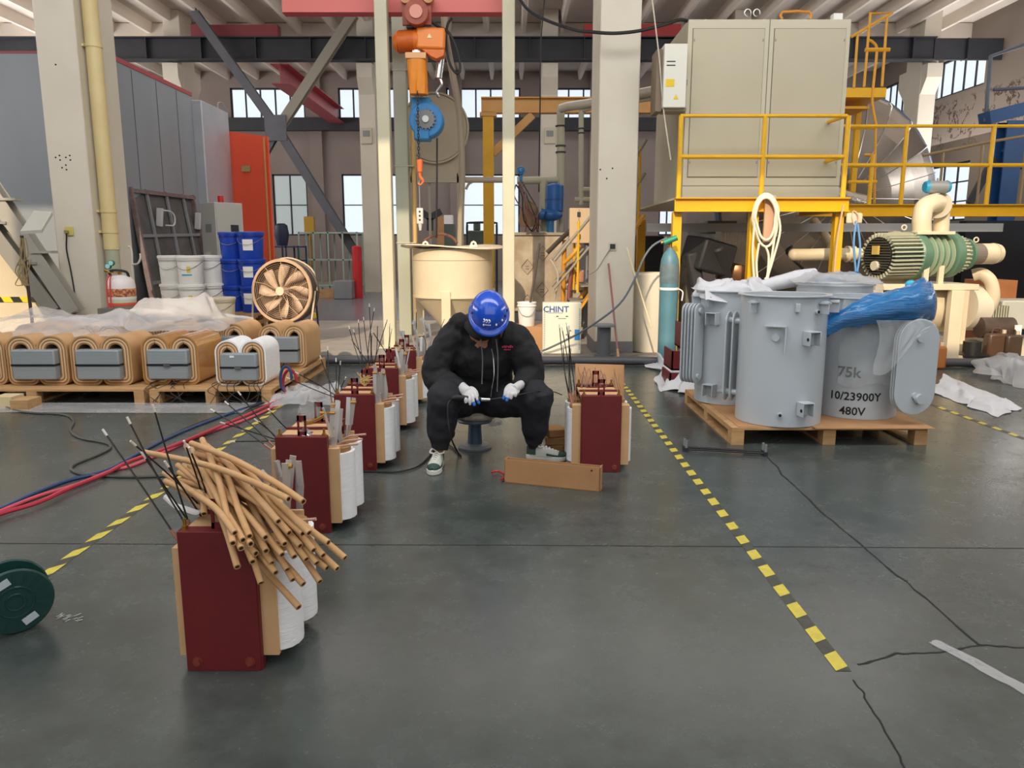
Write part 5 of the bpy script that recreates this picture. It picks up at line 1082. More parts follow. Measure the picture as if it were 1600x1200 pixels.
# wooden crate, blue structure, dark backdrop sheet at the far right
tag(MB().box(PX(1535, 480, 10.8).x, PX(1586, 480, 10.8).x, 10.8, 11.3, .012, zy(438, 10.8)).box(PX(1535, 480, 10.8).x + .05, PX(1586, 480, 10.8).x - .12, 10.78, 10.8, .2, zy(445, 10.8)).build('wooden_crate', mat('crate_brown', 'a2683e', .7, col2='8c5632', scale=4), bevel=.005), 'brown wooden crate behind the cream pump elbow', 'crate')
t = thing('blue_steel_structure', 'blue painted steel frame with brackets behind the platform at right', 'structure', PX(1580, 480, 14))
bm_ = mat('frame_blue', '1f4f86', .5, col2='1a4474', scale=3); bd = 14
X = PX(1568, 300, bd).x; MB().ibeam((X, bd, .012), (X, bd, zy(190, bd)), .3, .3, .03, up=(0, 1, 0)).build('column', bm_, t, smooth=0)
MB().bar(PX(1538, 186, bd), PX(1640, 160, bd), .35, .22).build('top_beam', bm_, t, smooth=0)
MB().bar(PX(1570, 240, bd), PX(1610, 205, bd), .12, .12).build('bracket', bm_, t, smooth=0)
MB().box(PX(1582, 260, bd).x, PX(1660, 260, bd).x, bd, bd + .3, zy(262, bd), zy(222, bd)).build('side_beam', bm_, t, smooth=0)
MB().bar(PX(1515, 318, bd), PX(1553, 248, bd), .1, .1).build('dark_strut', dark, t)
MB().tube([PX(1540, 190, bd), PX(1548, 88, bd), PX(1600, 70, bd)], .035, sub=1).tube([PX(1552, 140, bd), PX(1620, 136, bd)], .03, sub=1).build('thin_pipe_frame', mat('frame_slate', '4f5664', .5), t)
tag(MB().box(PX(1505, 400, 12.2).x, 9.9, 12.2, 12.4, .012, g0).build('dark_backdrop', mat('backdrop_navy', '161d2b', .6, col2='10141e', scale=1)), 'dark navy backdrop sheet for the dark background under the right part of the platform', 'backdrop')  # dark sheet added as the black background under the platform
# teal gas cylinder
yd = 9.0; X = PX(1044, 480, yd).x
t = thing('gas_cylinder', 'tall teal gas cylinder with green regulator left of the yellow platform', 'gas cylinder', (X, yd, .012))
MB().lathe([(.09, 0.012), (.105, .03), (.108, 1.17), (.1, 1.25), (.075, 1.32), (.04, 1.36), (.03, 1.385)], (X, yd, 0), 32).build('cylinder', mat('cylinder_teal', '5a8590', .45, col2='4a7482', scale=4, bump=.05), t)
MB().lathe([(.1095, .98), (.1105, .99), (.1105, 1.15), (.105, 1.2)], (X, yd, 0), 32).build('worn_band', mat('worn_teal', '6e7f84', .5, col2='56666c', scale=14), t)
MB().cyl((X, yd, 1.38), (X, yd, 1.46), .022, n=12).tube([(X, yd, 1.43), (X - .06, yd - .05, 1.45), (X - .12, yd - .06, 1.44)], .016).build('valve_neck', brass, t)
MB().cyl((X - .09, yd - .06, 1.44), (X + .06, yd - .06, 1.5), .032, n=16).build('regulator', mat('regulator_green', '2c8a6a', .4), t)
MB().lathe([(.112, .9), (.114, .905), (.114, .925), (.112, .93)], (X, yd, 0), 32).tube([(X + .1, yd - .06, .915), (X + .13, yd - .07, .9), (X + .15, yd - .07, .87), (X + .14, yd - .07, .78)], .008, n=5).build('white_tie', white, t)
# white tub behind cylinder
wd = 9.75; x0, x1 = PX(995, 470, wd).x, PX(1070, 470, wd).x
tag(MB().lathe([((x1 - x0) / 2, .03), ((x1 - x0) / 2 + .01, .05), ((x1 - x0) / 2 + .01, 1.04), ((x1 - x0) / 2 - .01, 1.06), ((x1 - x0) / 2 - .03, 1.04)], ((x0 + x1) / 2, wd + .5, .0), 36).build('white_tub', mat('tub_white', 'ddd6c2', .5)), 'tall cream plastic tub behind the teal cylinder', 'tub')
tag(MB().box(PX(1071, 470, 10.3).x, PX(1080, 470, 10.3).x, 10.3, 10.7, .012, zy(408, 10.3)).box(PX(1060, 470, 10.3).x, PX(1080, 470, 10.3).x, 10.3, 10.32, zy(410, 10.3), zy(407, 10.3)).build('dark_door_frame', mat('frame_olive', '6a675c', .5)), 'thin grey frame standing right of the cream tub', 'frame')
# red steel parts stacked
for k, (x0, x1, y0, y1, D, lb) in enumerate(((1047, 1092, 562, 540, 7.55, 'dark red steel tray lying lowest behind the pale tanks'), (1050, 1092, 540, 508, 7.7, 'dark red steel box leaning in the middle of the red stack'), (1068, 1100, 508, 468, 7.8, 'dark red steel plate topmost in the red stack'))):
    p0, p1 = PX(x0, y0, D), PX(x1, y1, D); b = MB(); z0 = (0, .16, .36)[k]; z1 = (.16, .36, .62)[k]
    b.box(p0.x, p1.x + .1, D, D + .4, z0, z0 + .02).box(p0.x, p1.x + .1, D, D + .02, z0, z1).box(p0.x, p0.x + .02, D, D + .4, z0, z1).box(p1.x + .08, p1.x + .1, D, D + .4, z0, z1)
    tag(b.build('red_steel_clamp', redox, bevel=.003), lb, 'steel part', 'red steel clamps')
# ================================================================ foreground
FO = .0
# ---- floor tapes
ty = mat('tape_worn_yellow', 'd6c544', .5, col2='b8ab4a', scale=30); tb = mat('tape_worn_black', '34352f', .5, col2='4a4c46', scale=25)
def tape(lb, X0, X1, d0, d1, per, ln, w, slant):
    t = thing('floor_tape', lb, 'floor tape', ((X0 + X1) / 2, (d0 + d1) / 2, 0)); a, b = MB(), MB(); D = d0; L = d1 - d0
    xs = lambda D: X0 + (X1 - X0) * (D - d0) / L
    a.add([(xs(d0) - w / 2, d0, .0012), (xs(d0) + w / 2, d0, .0012), (xs(d1) + w / 2, d1, .0012), (xs(d1) - w / 2, d1, .0012)], [(0, 1, 2, 3)])
    while D < d1 - ln:
        b = MB(); l_ = ln * (1 + rnd.uniform(-.12, .1)); c = xs(D); b.add([(c - w / 2, D, .002), (c + w / 2, D + slant, .002), (c + w / 2, D + slant + l_, .002), (c - w / 2, D + l_, .002)], [(0, 1, 2, 3)]); D += per; b.build('yellow_stripe', ty, t, smooth=0)
    a.build('black_backing', tb, t, smooth=0)
tape('yellow and black striped floor tape running past the front left transformer', -2.02, -2.07, 3.08, 6.7, .205, .115, .05, .06)
tape('yellow and black striped floor tape running back on the open floor right of the worker', 1.11, 1.15, 2.36, 8.6, .185, .1, .052, .03)
tape('short yellow and black floor tape at the right edge beside the white foam sheet', 3.79, 3.77, 5.2, 6.8, .19, .1, .05, .03)
# ---- transformer cores
def oval(hx, hy, z0, z1, cy, n=10, r=None):
    r = r or hy; pts = []
    for q, (sx_, sy_) in enumerate(((1, 1), (-1, 1), (-1, -1), (1, -1))):
        for i in range(n + 1):
            a = PI / 2 * (q + i / n); pts.append((sx_ * (hx - r) + r * math.cos(a), cy + sy_ * (hy - r) + r * math.sin(a)))
    return pts
def transformer(lb, X, D, seed, bars=True, wires='left', leads=7, wl=.42, tall=.49, wire_pts=None, hw=.235, hl=.175):
    r_ = random.Random(seed); t = thing('transformer_core', lb, 'transformer', (X, D + .21, 0), 'red transformer cores on the floor')
    L = lambda x, y, z: V((X + x, D + y, z)); W, H, dp = .122, tall, .42
    def plate(y, s, nm):
        b = MB(); b.box(X - W, X + W, D + y - .004, D + y + .004, .0, H)
        for sx_ in (-1, 1): b.box(X + sx_ * W - .004, X + sx_ * W + .004, min(D + y, D + y + s * .04), max(D + y, D + y + s * .04), 0, H)
        b.box(X - W, X + W, min(D + y, D + y + s * .05), max(D + y, D + y + s * .05), H - .004, H)
        o = b.build(nm, redox, t, smooth=0, bevel=.0015)
        for sx_ in (-1, 1):
            for z in (.035, H - .02):
                if z > .1: p = L(sx_ * (W - .014), y + s * .025, H); MB().cyl(p, p + V((0, 0, .035)), .006, n=8).cyl(p, p + V((0, 0, .012)), .011, n=6).build('stud_bolt', brass, o)
                else: p = L(sx_ * W * .72, y, z + .0); MB().cyl(p - V((0, s * .016, 0)), p, .0125, n=6).cyl(p - V((0, s * .006, 0)), p, .017, n=14).build('bolt_head', mat('bolt_rust_red', '8c4438', .4, .4), o)
    plate(0, 1, 'clamp_plate'); plate(dp, -1, 'clamp_plate')
    MB().box(X - W + .01, X + W - .01, D + .05, D + dp - .05, .02, H - .035).build('laminated_core', mat('core_steel', '55504c', .5, .5), t)
    b = MB().box(X - W, X + W, D + .012, D + dp / 2 - .012, H - .03, H - .012); b.build('top_board', kraft, t, smooth=0)
    MB().box(X - W, X + W, D + dp / 2 + .012, D + dp - .012, H - .03, H - .012).build('top_board', kraft, t, smooth=0)
    MB().box(X - W, X + W, D + dp / 2 - .012, D + dp / 2 + .012, H - .05, H + .0).build('cross_strip', redox, t, smooth=0)
    for y in (.03, dp - .06):
        b = MB(); c = L(.0, y, H - .01)
        b.box(c.x - .022, c.x - .012, c.y - .003, c.y + .003, c.z, c.z + .11).box(c.x + .012, c.x + .022, c.y - .003, c.y + .003, c.z, c.z + .11).box(c.x - .022, c.x + .022, c.y - .003, c.y + .003, c.z + .085, c.z + .11).box(c.x - .022, c.x + .022, c.y - .003, c.y + .003, c.z, c.z + .03)
        b.box(c.x - .06, c.x + .06, c.y - .02, c.y + .0, c.z - .004, c.z + .004); b.build('slotted_lug', redox, t, smooth=0)
    for cy in (.115, .305):
        for s in (-1, 1):
            # coil half sticking out of the frame on each side
            w_ = hw if s > 0 else hl
            hy = .085; pts = [(X + s * .1, D + cy - hy), (X + s * (w_ - .07), D + cy - hy)]
            for i in range(9): a = -PI / 2 + PI * i / 8; pts.append((X + s * (w_ - .075 + .075 * math.cos(a)), D + cy + hy * math.sin(a)))
            pts += [(X + s * (w_ - .07), D + cy + hy), (X + s * .1, D + cy + hy)]
            if s < 0: pts = pts[::-1]
            MB().prism(pts, .34, Matrix.Translation((0, 0, .055 + .0))).build('winding', whitep, t, bevel=.006)
            inn = [(X + s * .1 + (p[0] - X - s * .1) * .86, D + cy + (p[1] - D - cy) * .8) for p in pts]
            MB().prism(inn, .03, Matrix.Translation((0, 0, .385))).build('winding_end', kraft_d, t)
    for y0, y1 in ((.02, .032), (dp - .032, dp - .02)):
        for s in (-1, 1): MB().box(*sorted((X + s * .1, X + s * (.178 if s > 0 else min(.178, hl - .02)))), D + y0, D + y1 + .06 if y0 < .1 else D + y1, .045, .425).build('insulating_board', kraft, t, smooth=0)
    # aluminium bars
    if bars:
        for k in range(8):
            y = .05 + .04 * k + r_.uniform(-.01, .01); b0 = L(hw - .10 + r_.uniform(-.02, .02), y, .40)
            top = b0 + V((r_.uniform(-.05, .05), r_.uniform(-.03, .03), .17 + r_.uniform(0, .07)))
            b = MB(); mp_ = b0.lerp(top, .35) + V((r_.uniform(-.012, .012), 0, 0)); b.bar(b0, mp_, .022, .004).bar(mp_, top, .022, .004); br = b.build('aluminium_lead', alum, t, smooth=0)
            if k % 2: MB().cyl(top - V((.014, .01, .02)), top + V((.014, -.01, -.02)), .008, n=8).build('lead_bolt', brass, br)
        for k in range(3): p0 = L(hw - .09, .07 + .1 * k, .41); MB().tube([p0, p0 + V((.04, -.01, .02)), p0 + V((.11 + r_.uniform(0, .03), -.03, .035))], .006, n=6).build('sleeved_lead', mat('sleeve_pinktan', 'c49b86', .6), t)
    n = leads
    for k in range(n):
        s = -1 if wires == 'left' else 1
        if wires == 'both': s = 1 if k % 2 else -1
        p0 = L(s * ((hw if s > 0 else hl) - .05 + r_.uniform(-.03, .03)), .06 + .3 * k / n, .40)
        d = V((s * r_.uniform(-.1, .7), r_.uniform(-.25, .1), 1)).normalized() * wl * r_.uniform(.55, 1.1)
        if wire_pts and k < len(wire_pts): q = wire_pts[k]; P = [p0, p0.lerp(q, .5) + V((r_.uniform(-.015, .015), 0, 0)), q]
        else: P = [p0, p0 + d * .5 + V((r_.uniform(-.03, .03), 0, .01)), p0 + d]
        w_ = MB().tube([P[0], P[0].lerp(P[1], .35)], .006, n=5, m=1, sub=1).tube(P, .0032, n=5).build('lead_wire', [wirem, mat('sleeve_brownpink', 'a0705c', .6)], t)
        e = (P[2] - P[1]).normalized(); MB().cyl(P[2] - e * .022, P[2] + e * .004, .0042, n=6).build('wire_tip', tip, w_)
    return t
UX = [(-.962, 2.366), (-1.025, 3.62), (-.985, 4.70), (-.99, 5.75), (-.98, 6.75)]
wp1 = [PX(x, y, 2.45) for x, y in ((161, 672), (199, 653), (239, 634), (222, 708), (258, 722), (288, 690), (296, 700), (205, 690))]
transformer('front left red transformer core under the pile of kraft tubes', *UX[0], 1, wires='left', leads=8, wire_pts=wp1)
wp2 = [PX(x, y, 3.75) for x, y in ((330, 640), (352, 628), (372, 612), (398, 655), (345, 660), (360, 690), (420, 640))]
transformer('second red transformer core in the left row with a silver foil tag on top', *UX[1], 2, wires='left', leads=7, wire_pts=wp2)
wp3 = [PX(x, y, 4.85) for x, y in ((512, 542), (525, 560), (500, 556), (532, 565), (448, 590), (462, 582), (540, 590))]
transformer('third red transformer core in the left row, before the worker', *UX[2], 3, wires='left', leads=7, wire_pts=wp3)
wp4 = [PX(x, y, 5.9) for x, y in ((545, 510), (552, 515), (560, 500), (568, 496), (577, 475), (585, 482), (590, 505), (605, 500), (581, 520), (549, 530))]
transformer('fourth red transformer core in the left row, beside the cream post foot', *UX[3], 4, wires='left', leads=10, wire_pts=wp4)
transformer('farthest red transformer core at the end of the left row', *UX[4], 5, wires='both', leads=8)
wp6 = [PX(x, y, 4.95) for x, y in ((874, 508), (878, 512), (885, 505), (889, 510), (880, 540), (892, 545))]
transformer('red transformer core right of the worker, behind the long cardboard box', .555, 4.66, 6, bars=False, wires='left', leads=6, wire_pts=wp6, hw=.205, hl=.205)
# items on the cores
tag(MB().add([PX(466, 677, 3.66), PX(475, 667, 3.7), PX(489, 675, 3.68), PX(482, 688, 3.62)] , [(0, 1, 2, 3)]).build('foil_tag', chrome, solid=.003), 'crumpled silver foil tag on the second transformer core', 'tag')
p = PX(482, 648, 3.95); p.z = .478
t = thing('glass_dome', 'clear round glass bulb lying on the second transformer core', 'bulb', p)
MB().ball(p + V((0, 0, .065)), (.055, .055, .065)).build('bulb_glass', mat('thin_glass', 'f2f4f6', .05, alpha=.1), t); MB().cyl(p, p + V((0, 0, .02)), .02, n=12).build('bulb_base', brass, t)
tag(MB().tube([PX(476, 663, 3.75), PX(490, 658, 3.8), PX(505, 650, 3.85), PX(513, 645, 3.88)], .008, n=6).build('metal_lever', brass), 'short brass rod lying across the second transformer core', 'rod')
r_ = random.Random(8); b = MB(); c0 = PX(570, 603, 4.95)
for k in range(9): b.tube([c0, c0 + V((r_.uniform(-.03, .04), 0, .03)), c0 + V((r_.uniform(-.06, .08), r_.uniform(-.02, .02), r_.uniform(.03, .09)))], .004, n=4)
tag(b.build('yellow_fibre_tuft', mat('tuft_yellow', 'c9b070', .7)), 'pale yellow twisted fibre tuft on the third transformer core', 'fibre')
for k, (x, y, D) in enumerate(((628, 520, 6.82), (648, 505, 6.88), (660, 500, 7.0), (669, 508, 7.08))):
    p = PX(x, y, D); tag(MB().tube([V((min(p.x + .01, -.79), D, .41)), V((p.x + .02, D, (p.z + .43) / 2)), p], .012, n=6).obox(p, (.05, .01, .035), Matrix.Rotation(.5 * k, 3, 'Y')).build('terminal_bar', alum), 'upright aluminium terminal bar %s behind the left transformer row' % ('farthest left', 'second from the left', 'third from the left', 'nearest the worker')[k], 'metal bar')
# cardboard leaning behind the right core
tag(MB().add([V((PX(899, 602, 5.35).x, 5.30, .003)), V((PX(975, 602, 5.35).x, 5.30, .003)), PX(975, 570, 5.4), PX(899, 568, 5.4)], [(0, 1, 2, 3)]).build('cardboard_flap', card, solid=.006), 'brown cardboard sheet standing on the back of the right transformer core', 'cardboard')
r_ = random.Random(9); b = MB()
for k in range(26):
    x0 = 905 + r_.uniform(0, 70); p0 = PX(x0, 608 + r_.uniform(-4, 4), 5.0); p1 = PX(x0 + r_.uniform(-8, 8), 580 + r_.uniform(-8, 12), 5.1); b.tube([p0, (p0 + p1) / 2 + V((r_.uniform(-.01, .01), 0, 0)), p1], .0025, n=4)
tag(b.build('short_lead_bristles', mat('lead_brown', '7c5648', .6)), 'short brown wire ends bristling over the right transformer core', 'wires', kind='stuff')
# ---- kraft tubes
ends = [(371, 886), (408, 911), (431, 895), (467, 949), (474, 913), (458, 906), (441, 867), (416, 861), (395, 878), (377, 857), (364, 849), (380, 844), (367, 833), (392, 850), (390, 838), (452, 833), (473, 834), (451, 780), (474, 784), (539, 872), (527, 889), (511, 888), (513, 848), (500, 909), (479, 874), (490, 860), (469, 853), (483, 833), (445, 850), (425, 880), (319, 803), (400, 865), (460, 870), (415, 840), (495, 880), (435, 815), (505, 868), (449, 890)]
starts = [(223, 706), (299, 695), (320, 690), (283, 715), (266, 742), (264, 749), (327, 705), (294, 718), (305, 700), (312, 712)]
r_ = random.Random(21); tm = mat('kraft_tube', 'c9a273', .7, col2='b98f60', scale=20, stretch=(1, 1, 1), bump=.04); ti = mat('kraft_tube_bore', '5a3f28', .9)
for k, (ex, ey) in enumerate(ends):
    u = (ex - 365) / 175; De = 2.20 + .05 * u + r_.uniform(0, .03); E = PX(ex, ey, De)
    if k == 30: S, M1 = PX(300, 772, 2.6), PX(312, 770, 2.5); P = [S, M1, PX(318, 785, 2.44), PX(319, 803, 2.40)]
    else:
        if k == 17: sx_, sy_ = starts[0]
        elif k == 19: sx_, sy_ = (330, 740)
        else:
            sx_, sy_ = starts[1 + k % 9]; sx_ += r_.uniform(-6, 10) - 6 * (1 - u) + 10 * u; sy_ += r_.uniform(-4, 12)
        Ds = 2.78 + r_.uniform(-.06, .1); S = PX(sx_, sy_, Ds)
        lx = .42 + r_.uniform(-.06, .06); mx_ = sx_ + (ex - sx_) * lx; my_ = sy_ + (ey - sy_) * lx - 6 - r_.uniform(0, 22) * (1 if k % 3 else .3)
        q = 2.49 + .04 * u + .035 * math.sin(k * 2.4); Mm = PX(mx_, my_, q); l2 = .74; M2 = PX(sx_ + (ex - sx_) * l2, sy_ + (ey - sy_) * l2 - 6 - r_.uniform(0, 8), 2.325 + .02 * u + r_.uniform(0, .02))
        P = [S, Mm, M2, E]
    o = MB().tube(P, .0106, n=12, hollow=.62, sub=6).build('kraft_tube', [tm, ti])
    sp = {17: 'long kraft tube whose far end sticks out left, topmost of the pile', 19: 'kraft tube reaching farthest right out of the pile', 30: 'short bent kraft tube hooked at the left of the pile', 3: 'kraft tube hanging lowest out of the pile'}
    zone = ('in front of the red plate', 'before the brown side board', 'over the white winding', 'out beyond the white winding')
    zi = lambda x: 0 if x < 402 else 1 if x < 432 else 2 if x < 480 else 3
    if k in sp: lb = sp[k]
    else:
        same = sorted(i for i in range(len(ends)) if i not in sp and zi(ends[i][0]) == zi(ex)); same.sort(key=lambda i: ends[i]); o_ = ('leftmost', 'second', 'third', 'fourth', 'fifth', 'sixth', 'seventh', 'eighth', 'ninth', 'tenth', 'eleventh', 'twelfth', 'thirteenth', 'fourteenth', 'fifteenth')[same.index(k)]
        lb = 'kraft tube ending %s, %s' % (zone[zi(ex)], o_ + (' there' if o_ == 'leftmost' else ' from the left'))
    tag(o, lb, 'tube', 'kraft paper tubes in the pile')
# brackets under the tubes (clamps at the top right of the front core)
for k, P in enumerate((((408, 735), (418, 745), (421, 790)), ((432, 720), (440, 745), (447, 800)), ((458, 712), (452, 760), (448, 800)), ((466, 720), (470, 760), (468, 800)))):
    tag(MB().bar(PX(*P[0], 2.85), PX(*P[1], 2.85), .024, .005).bar(PX(*P[1], 2.85), PX(*P[2], 2.85), .024, .005).bar(PX(*P[0], 2.87), PX(*P[2], 2.87), .024, .005).build('clamp_strip', alum, smooth=0), ('leftmost', 'second', 'third', 'rightmost')[k] + ' aluminium clamp strip rising behind the kraft tube pile', 'metal bar')
tag(MB().tube([PX(258, 775, 2.75), PX(275, 790, 2.6), PX(290, 795, 2.55), PX(312, 800, 2.5), PX(320, 780, 2.5)], .011, n=5, flat=.4).build('metal_clip', alum), 'grey metal clip left of the kraft tube pile on the front core', 'clip')
# ---- coil row on pallets
def rrect(w, h, rt, rb, n=8):
    pts = []
    for (cx, cy, r, a0) in ((w / 2 - rt, h - rt, rt, 0), (-w / 2 + rt, h - rt, rt, PI / 2), (-w / 2 + rb, rb, rb, PI), (w / 2 - rb, rb, rb, 3 * PI / 2)):
        for i in range(n + 1): a = a0 + PI / 2 * i / n; pts.append((cx + r * math.cos(a), cy + r * math.sin(a)))
    return pts
km = [mat('kraft_wrap', 'c69f72', .6, col2='b88e60', scale=6, bump=.05), mat('kraft_lamination', '9a744c', .8), mat('kraft_pale', 'd6b58c', .7), mat('kraft_taped', 'b07c3e', .2, col2='c08c50', scale=5, coat=.8)]
corem = mat('core_grey_strip', '959ea3', .5, .1, col2='899297', scale=4, stretch=(.3, 1, 30)); bandm = mat('strap_black', '17181a', .4)
def coil(lb, X, D, z=.131, w=.57, h=.46, dep=.5, wrap=0, rz=0.0, wires=0, seed=1, label_=False):
    t = thing('coil_assembly', lb, 'coil', (X, D + dep / 2, z), 'kraft wrapped coil assemblies on the pallets', local=True, rz=rz)
    wl = w / 2 * .99
    Rm = Matrix(((1, 0, 0, 0), (0, 0, 1, 0), (0, 1, 0, 0), (0, 0, 0, 1)))
    for s in (-1, 1):
        cx = s * w / 4; layers = 6
        for k in range(layers):
            o0, o1 = k * .013, (k + 1) * .013
            A_, B_ = rrect(wl - 2 * o0, h - 2 * o0, min(.13, wl / 2 - .002) - o0, .07 - o0 * .7), rrect(wl - 2 * o1, h - 2 * o1, min(.13, wl / 2 - .002) - o1 * .9, .07 - o1 * .7)
            y0, y1 = -dep / 2 + .004 * (k % 2) + (.0 if k else -.0), dep / 2 - .004 * (k % 2); n = len(A_); b = MB()
            vs = [(cx + p[0], y0, p[1] + o0) for p in A_] + [(cx + p[0], y0, p[1] + o1) for p in B_] + [(cx + p[0], y1, p[1] + o0) for p in A_] + [(cx + p[0], y1, p[1] + o1) for p in B_]
            fs = []
            for i in range(n):
                j = (i + 1) % n; fs += [(i, j, n + j, n + i), (2 * n + i, 3 * n + i, 3 * n + j, 2 * n + j), (i, 2 * n + i, 2 * n + j, j), (n + i, n + j, 3 * n + j, 3 * n + i)]
            b.add(vs, fs); m = km[2] if k % 2 == 0 else km[1]
            if k == 0: m = (km[0], km[3], whitep)[wrap]
            MB.build(b, 'outer_wrap' if k == 0 else 'winding_layer', m, t, smooth=.5)
    cw, ch = w * .70, h * .60; cz = h * .13
    MB().box(-cw / 2, cw / 2, -dep / 2 - .07, dep / 2 + .05, cz, cz + ch).build('grey_core', corem, t, bevel=.012)
    st = MB().box(-cw / 2 - .004, cw / 2 + .004, -dep / 2 - .076, dep / 2, cz + ch * .46, cz + ch * .53).build('black_strap', bandm, t, bevel=.002)
    if wrap or label_: MB().box(-.03, .03, -dep / 2 - .085, -dep / 2 - .074, cz + ch * .44, cz + ch * .55).build('strap_buckle', chrome, st)
    if label_: MB().box(-cw * .22, -cw * .1, -dep / 2 - .074, -dep / 2 - .07, cz + ch * .86, cz + ch * .93).build('white_label', paper, t)
    r_ = random.Random(seed)
    for k in range(wires):
        x0 = r_.uniform(-.25, .25); P = [V((x0, -dep / 2 - .02, .04)), V((x0 + r_.uniform(-.04, .04), -dep / 2 - .14, .03)), V((x0 + r_.uniform(-.1, .12), -dep / 2 - .24, -.02)), V((x0 + r_.uniform(-.1, .3), -dep / 2 - .34, -.10))]
        MB().tube(P, .0035, n=5).build('lead_wire', wirem, t)
    return t
coil('kraft coil assembly cut by the left photo edge', -4.98, 7.05)
coil('leftmost fully visible kraft coil assembly with grey core', -4.39, 7.03)
coil('kraft coil assembly between the leftmost full one and the shiny brown taped one', -3.80, 7.03)
coil('shiny brown taped coil assembly on the left pallet', -3.17, 7.05, wrap=1, w=.53, wires=7, seed=3, dep=.6, label_=False)
coil('white paper wrapped coil assembly at the pallet end', -2.5, 7.0, wrap=2, w=.47, h=.42, wires=9, seed=4, dep=.42, label_=True)
coil('kraft coil assembly at the right rear corner of the pallets', -2.42, 8.05, w=.5, h=.46, dep=.6)
coil('kraft coil assembly half hidden between the taped and the white wrapped ones', -3.05, 8.05, w=.5, h=.47, dep=.55)
for X, q in ((-3.75, 'behind the shiny taped one'), (-4.4, 'in the rear row behind the leftmost full one'), (-5.0, 'at the left end of the rear row')): coil('kraft coil assembly under the plastic film ' + q, X, 8.1, w=.56)
pallet('pallet', 'wooden pallet at the left edge carrying the kraft coil assemblies', -5.35, -3.32, 6.8, 8.85, 0, .13, nb=12)
pallet('pallet', 'wooden pallet under the white wrapped coil assembly', -3.27, -2.17, 6.8, 8.85, 0, .13, nb=12)
p = G(0, 637, 0); tag(MB().box(PX(1, 620, 6.72).x, PX(31, 620, 6.72).x, 6.6, 6.78, 0, .1).build('wood_offcut', mat('offcut_pale', 'd8c49a', .8)), 'pale wooden block with pencil marks in front of the left pallet', 'wood block')
tag(MB().box(PX(33, 620, 6.66).x, PX(60, 620, 6.66).x, 6.5, 6.7, 0, .09).build('wood_offcut', wood), 'ochre wooden block right of the pale marked block', 'wood block')
# films
def crumple(name, lb, corners, amp, seed, m, nu=60, nv=36, fold=.0, drop=0, base=None, sc=5, cat='plastic film'):
    c = [V(p) for p in corners]
    def fn(u, v):
        p = c[0] * (1 - u) * (1 - v) + c[1] * u * (1 - v) + c[2] * u * v + c[3] * (1 - u) * v
        q = V((u * sc, v * sc * .7, seed * 3.1)); a = noise.noise(q) * amp * 1.1 + (.35 - abs(noise.noise(V((q.x * 1.6 + q.y * 1.2, q.y * 2.6 - q.x * .5, q.z))))) * amp * .55 + noise.noise(q * 4.5) * amp * .13
        ed = min(u, 1 - u, v, 1 - v) * 6; ed = min(1, ed)
        z = p.z + max(0, a + amp * .35) * (.25 + .75 * ed) - drop * (1 - ed)
        p = p + V((noise.noise(q + V((9, 0, 0))) * amp * .8, noise.noise(q + V((0, 9, 0))) * amp * .8, 0)) * (1.3 if base is None else 1.3)
        p.z = max(z, .004)
        return p
    b = MB().grid(fn, nu, nv); o = b.build(name, m, smooth=3.2)
    return tag(o, lb, cat)
crumple('plastic_film', 'clear plastic film draped over the coils at the left edge', [(-5.5, 7.25, .60), (-3.75, 7.2, .60), (-3.5, 8.6, .66), (-5.5, 8.6, .64)], .14, 1, film, sc=3.6, drop=.05)
crumple('plastic_film', 'billowing clear plastic film over the coils in front of the pails', [(-4.3, 7.6, .62), (-3.0, 7.7, .60), (-2.85, 8.65, .64), (-4.4, 8.7, .68)], .19, 4, sc=3.4, m=mat('milky_plastic_film', 'd6d7da', .3, alpha=.42, bump=.3, bscale=6), drop=.04)
crumple('plastic_film', 'clear plastic film spread on the floor along the pallet front', [(-4.5, 6.42, .004), (-2.3, 6.38, .004), (-2.3, 6.78, .012), (-4.5, 6.78, .012)], .012, 6, film, 60, 10)
crumple('plastic_bag', 'crumpled clear plastic bag holding wires at the right end of the coil pallets', [(-2.25, 6.6, .01), (-1.6, 6.75, .01), (-1.55, 7.4, .01), (-2.2, 7.4, .02)], .13, 9, film, 34, 26, cat='plastic bag')
crumple('foam_sheet', 'white foam sheet crumpled on the floor right of the wrapped tanks', [G(1450, 612, 0), G(1560, 652, 0), G(1597, 640, 0), G(1478, 586, 0)], .07, 12, foam, 40, 20, cat='foam sheet')
crumple('foam_sheet', 'white foam sheet crumpled on the floor left of the pale tanks', [G(1008, 560, 0), G(1040, 612, 0), G(1092, 618, 0), G(1085, 575, 0)], .16, 13, foam, 40, 24, cat='foam sheet')
crumple('plastic_film', 'crumpled plastic film heap at the right photo edge', [G(1528, 590, 0), G(1605, 612, 0), G(1640, 575, 0), G(1560, 565, 0)], .22, 15, mat('milky_plastic_film', ''), 34, 24)
crumple('film_strip', 'thin clear film strip on the bare floor at lower right', [G(1452, 1004, 0), G(1602, 1088, 0), G(1604, 1072, 0), G(1470, 1003, 0)], .012, 17, film, 40, 5, cat='film strip')
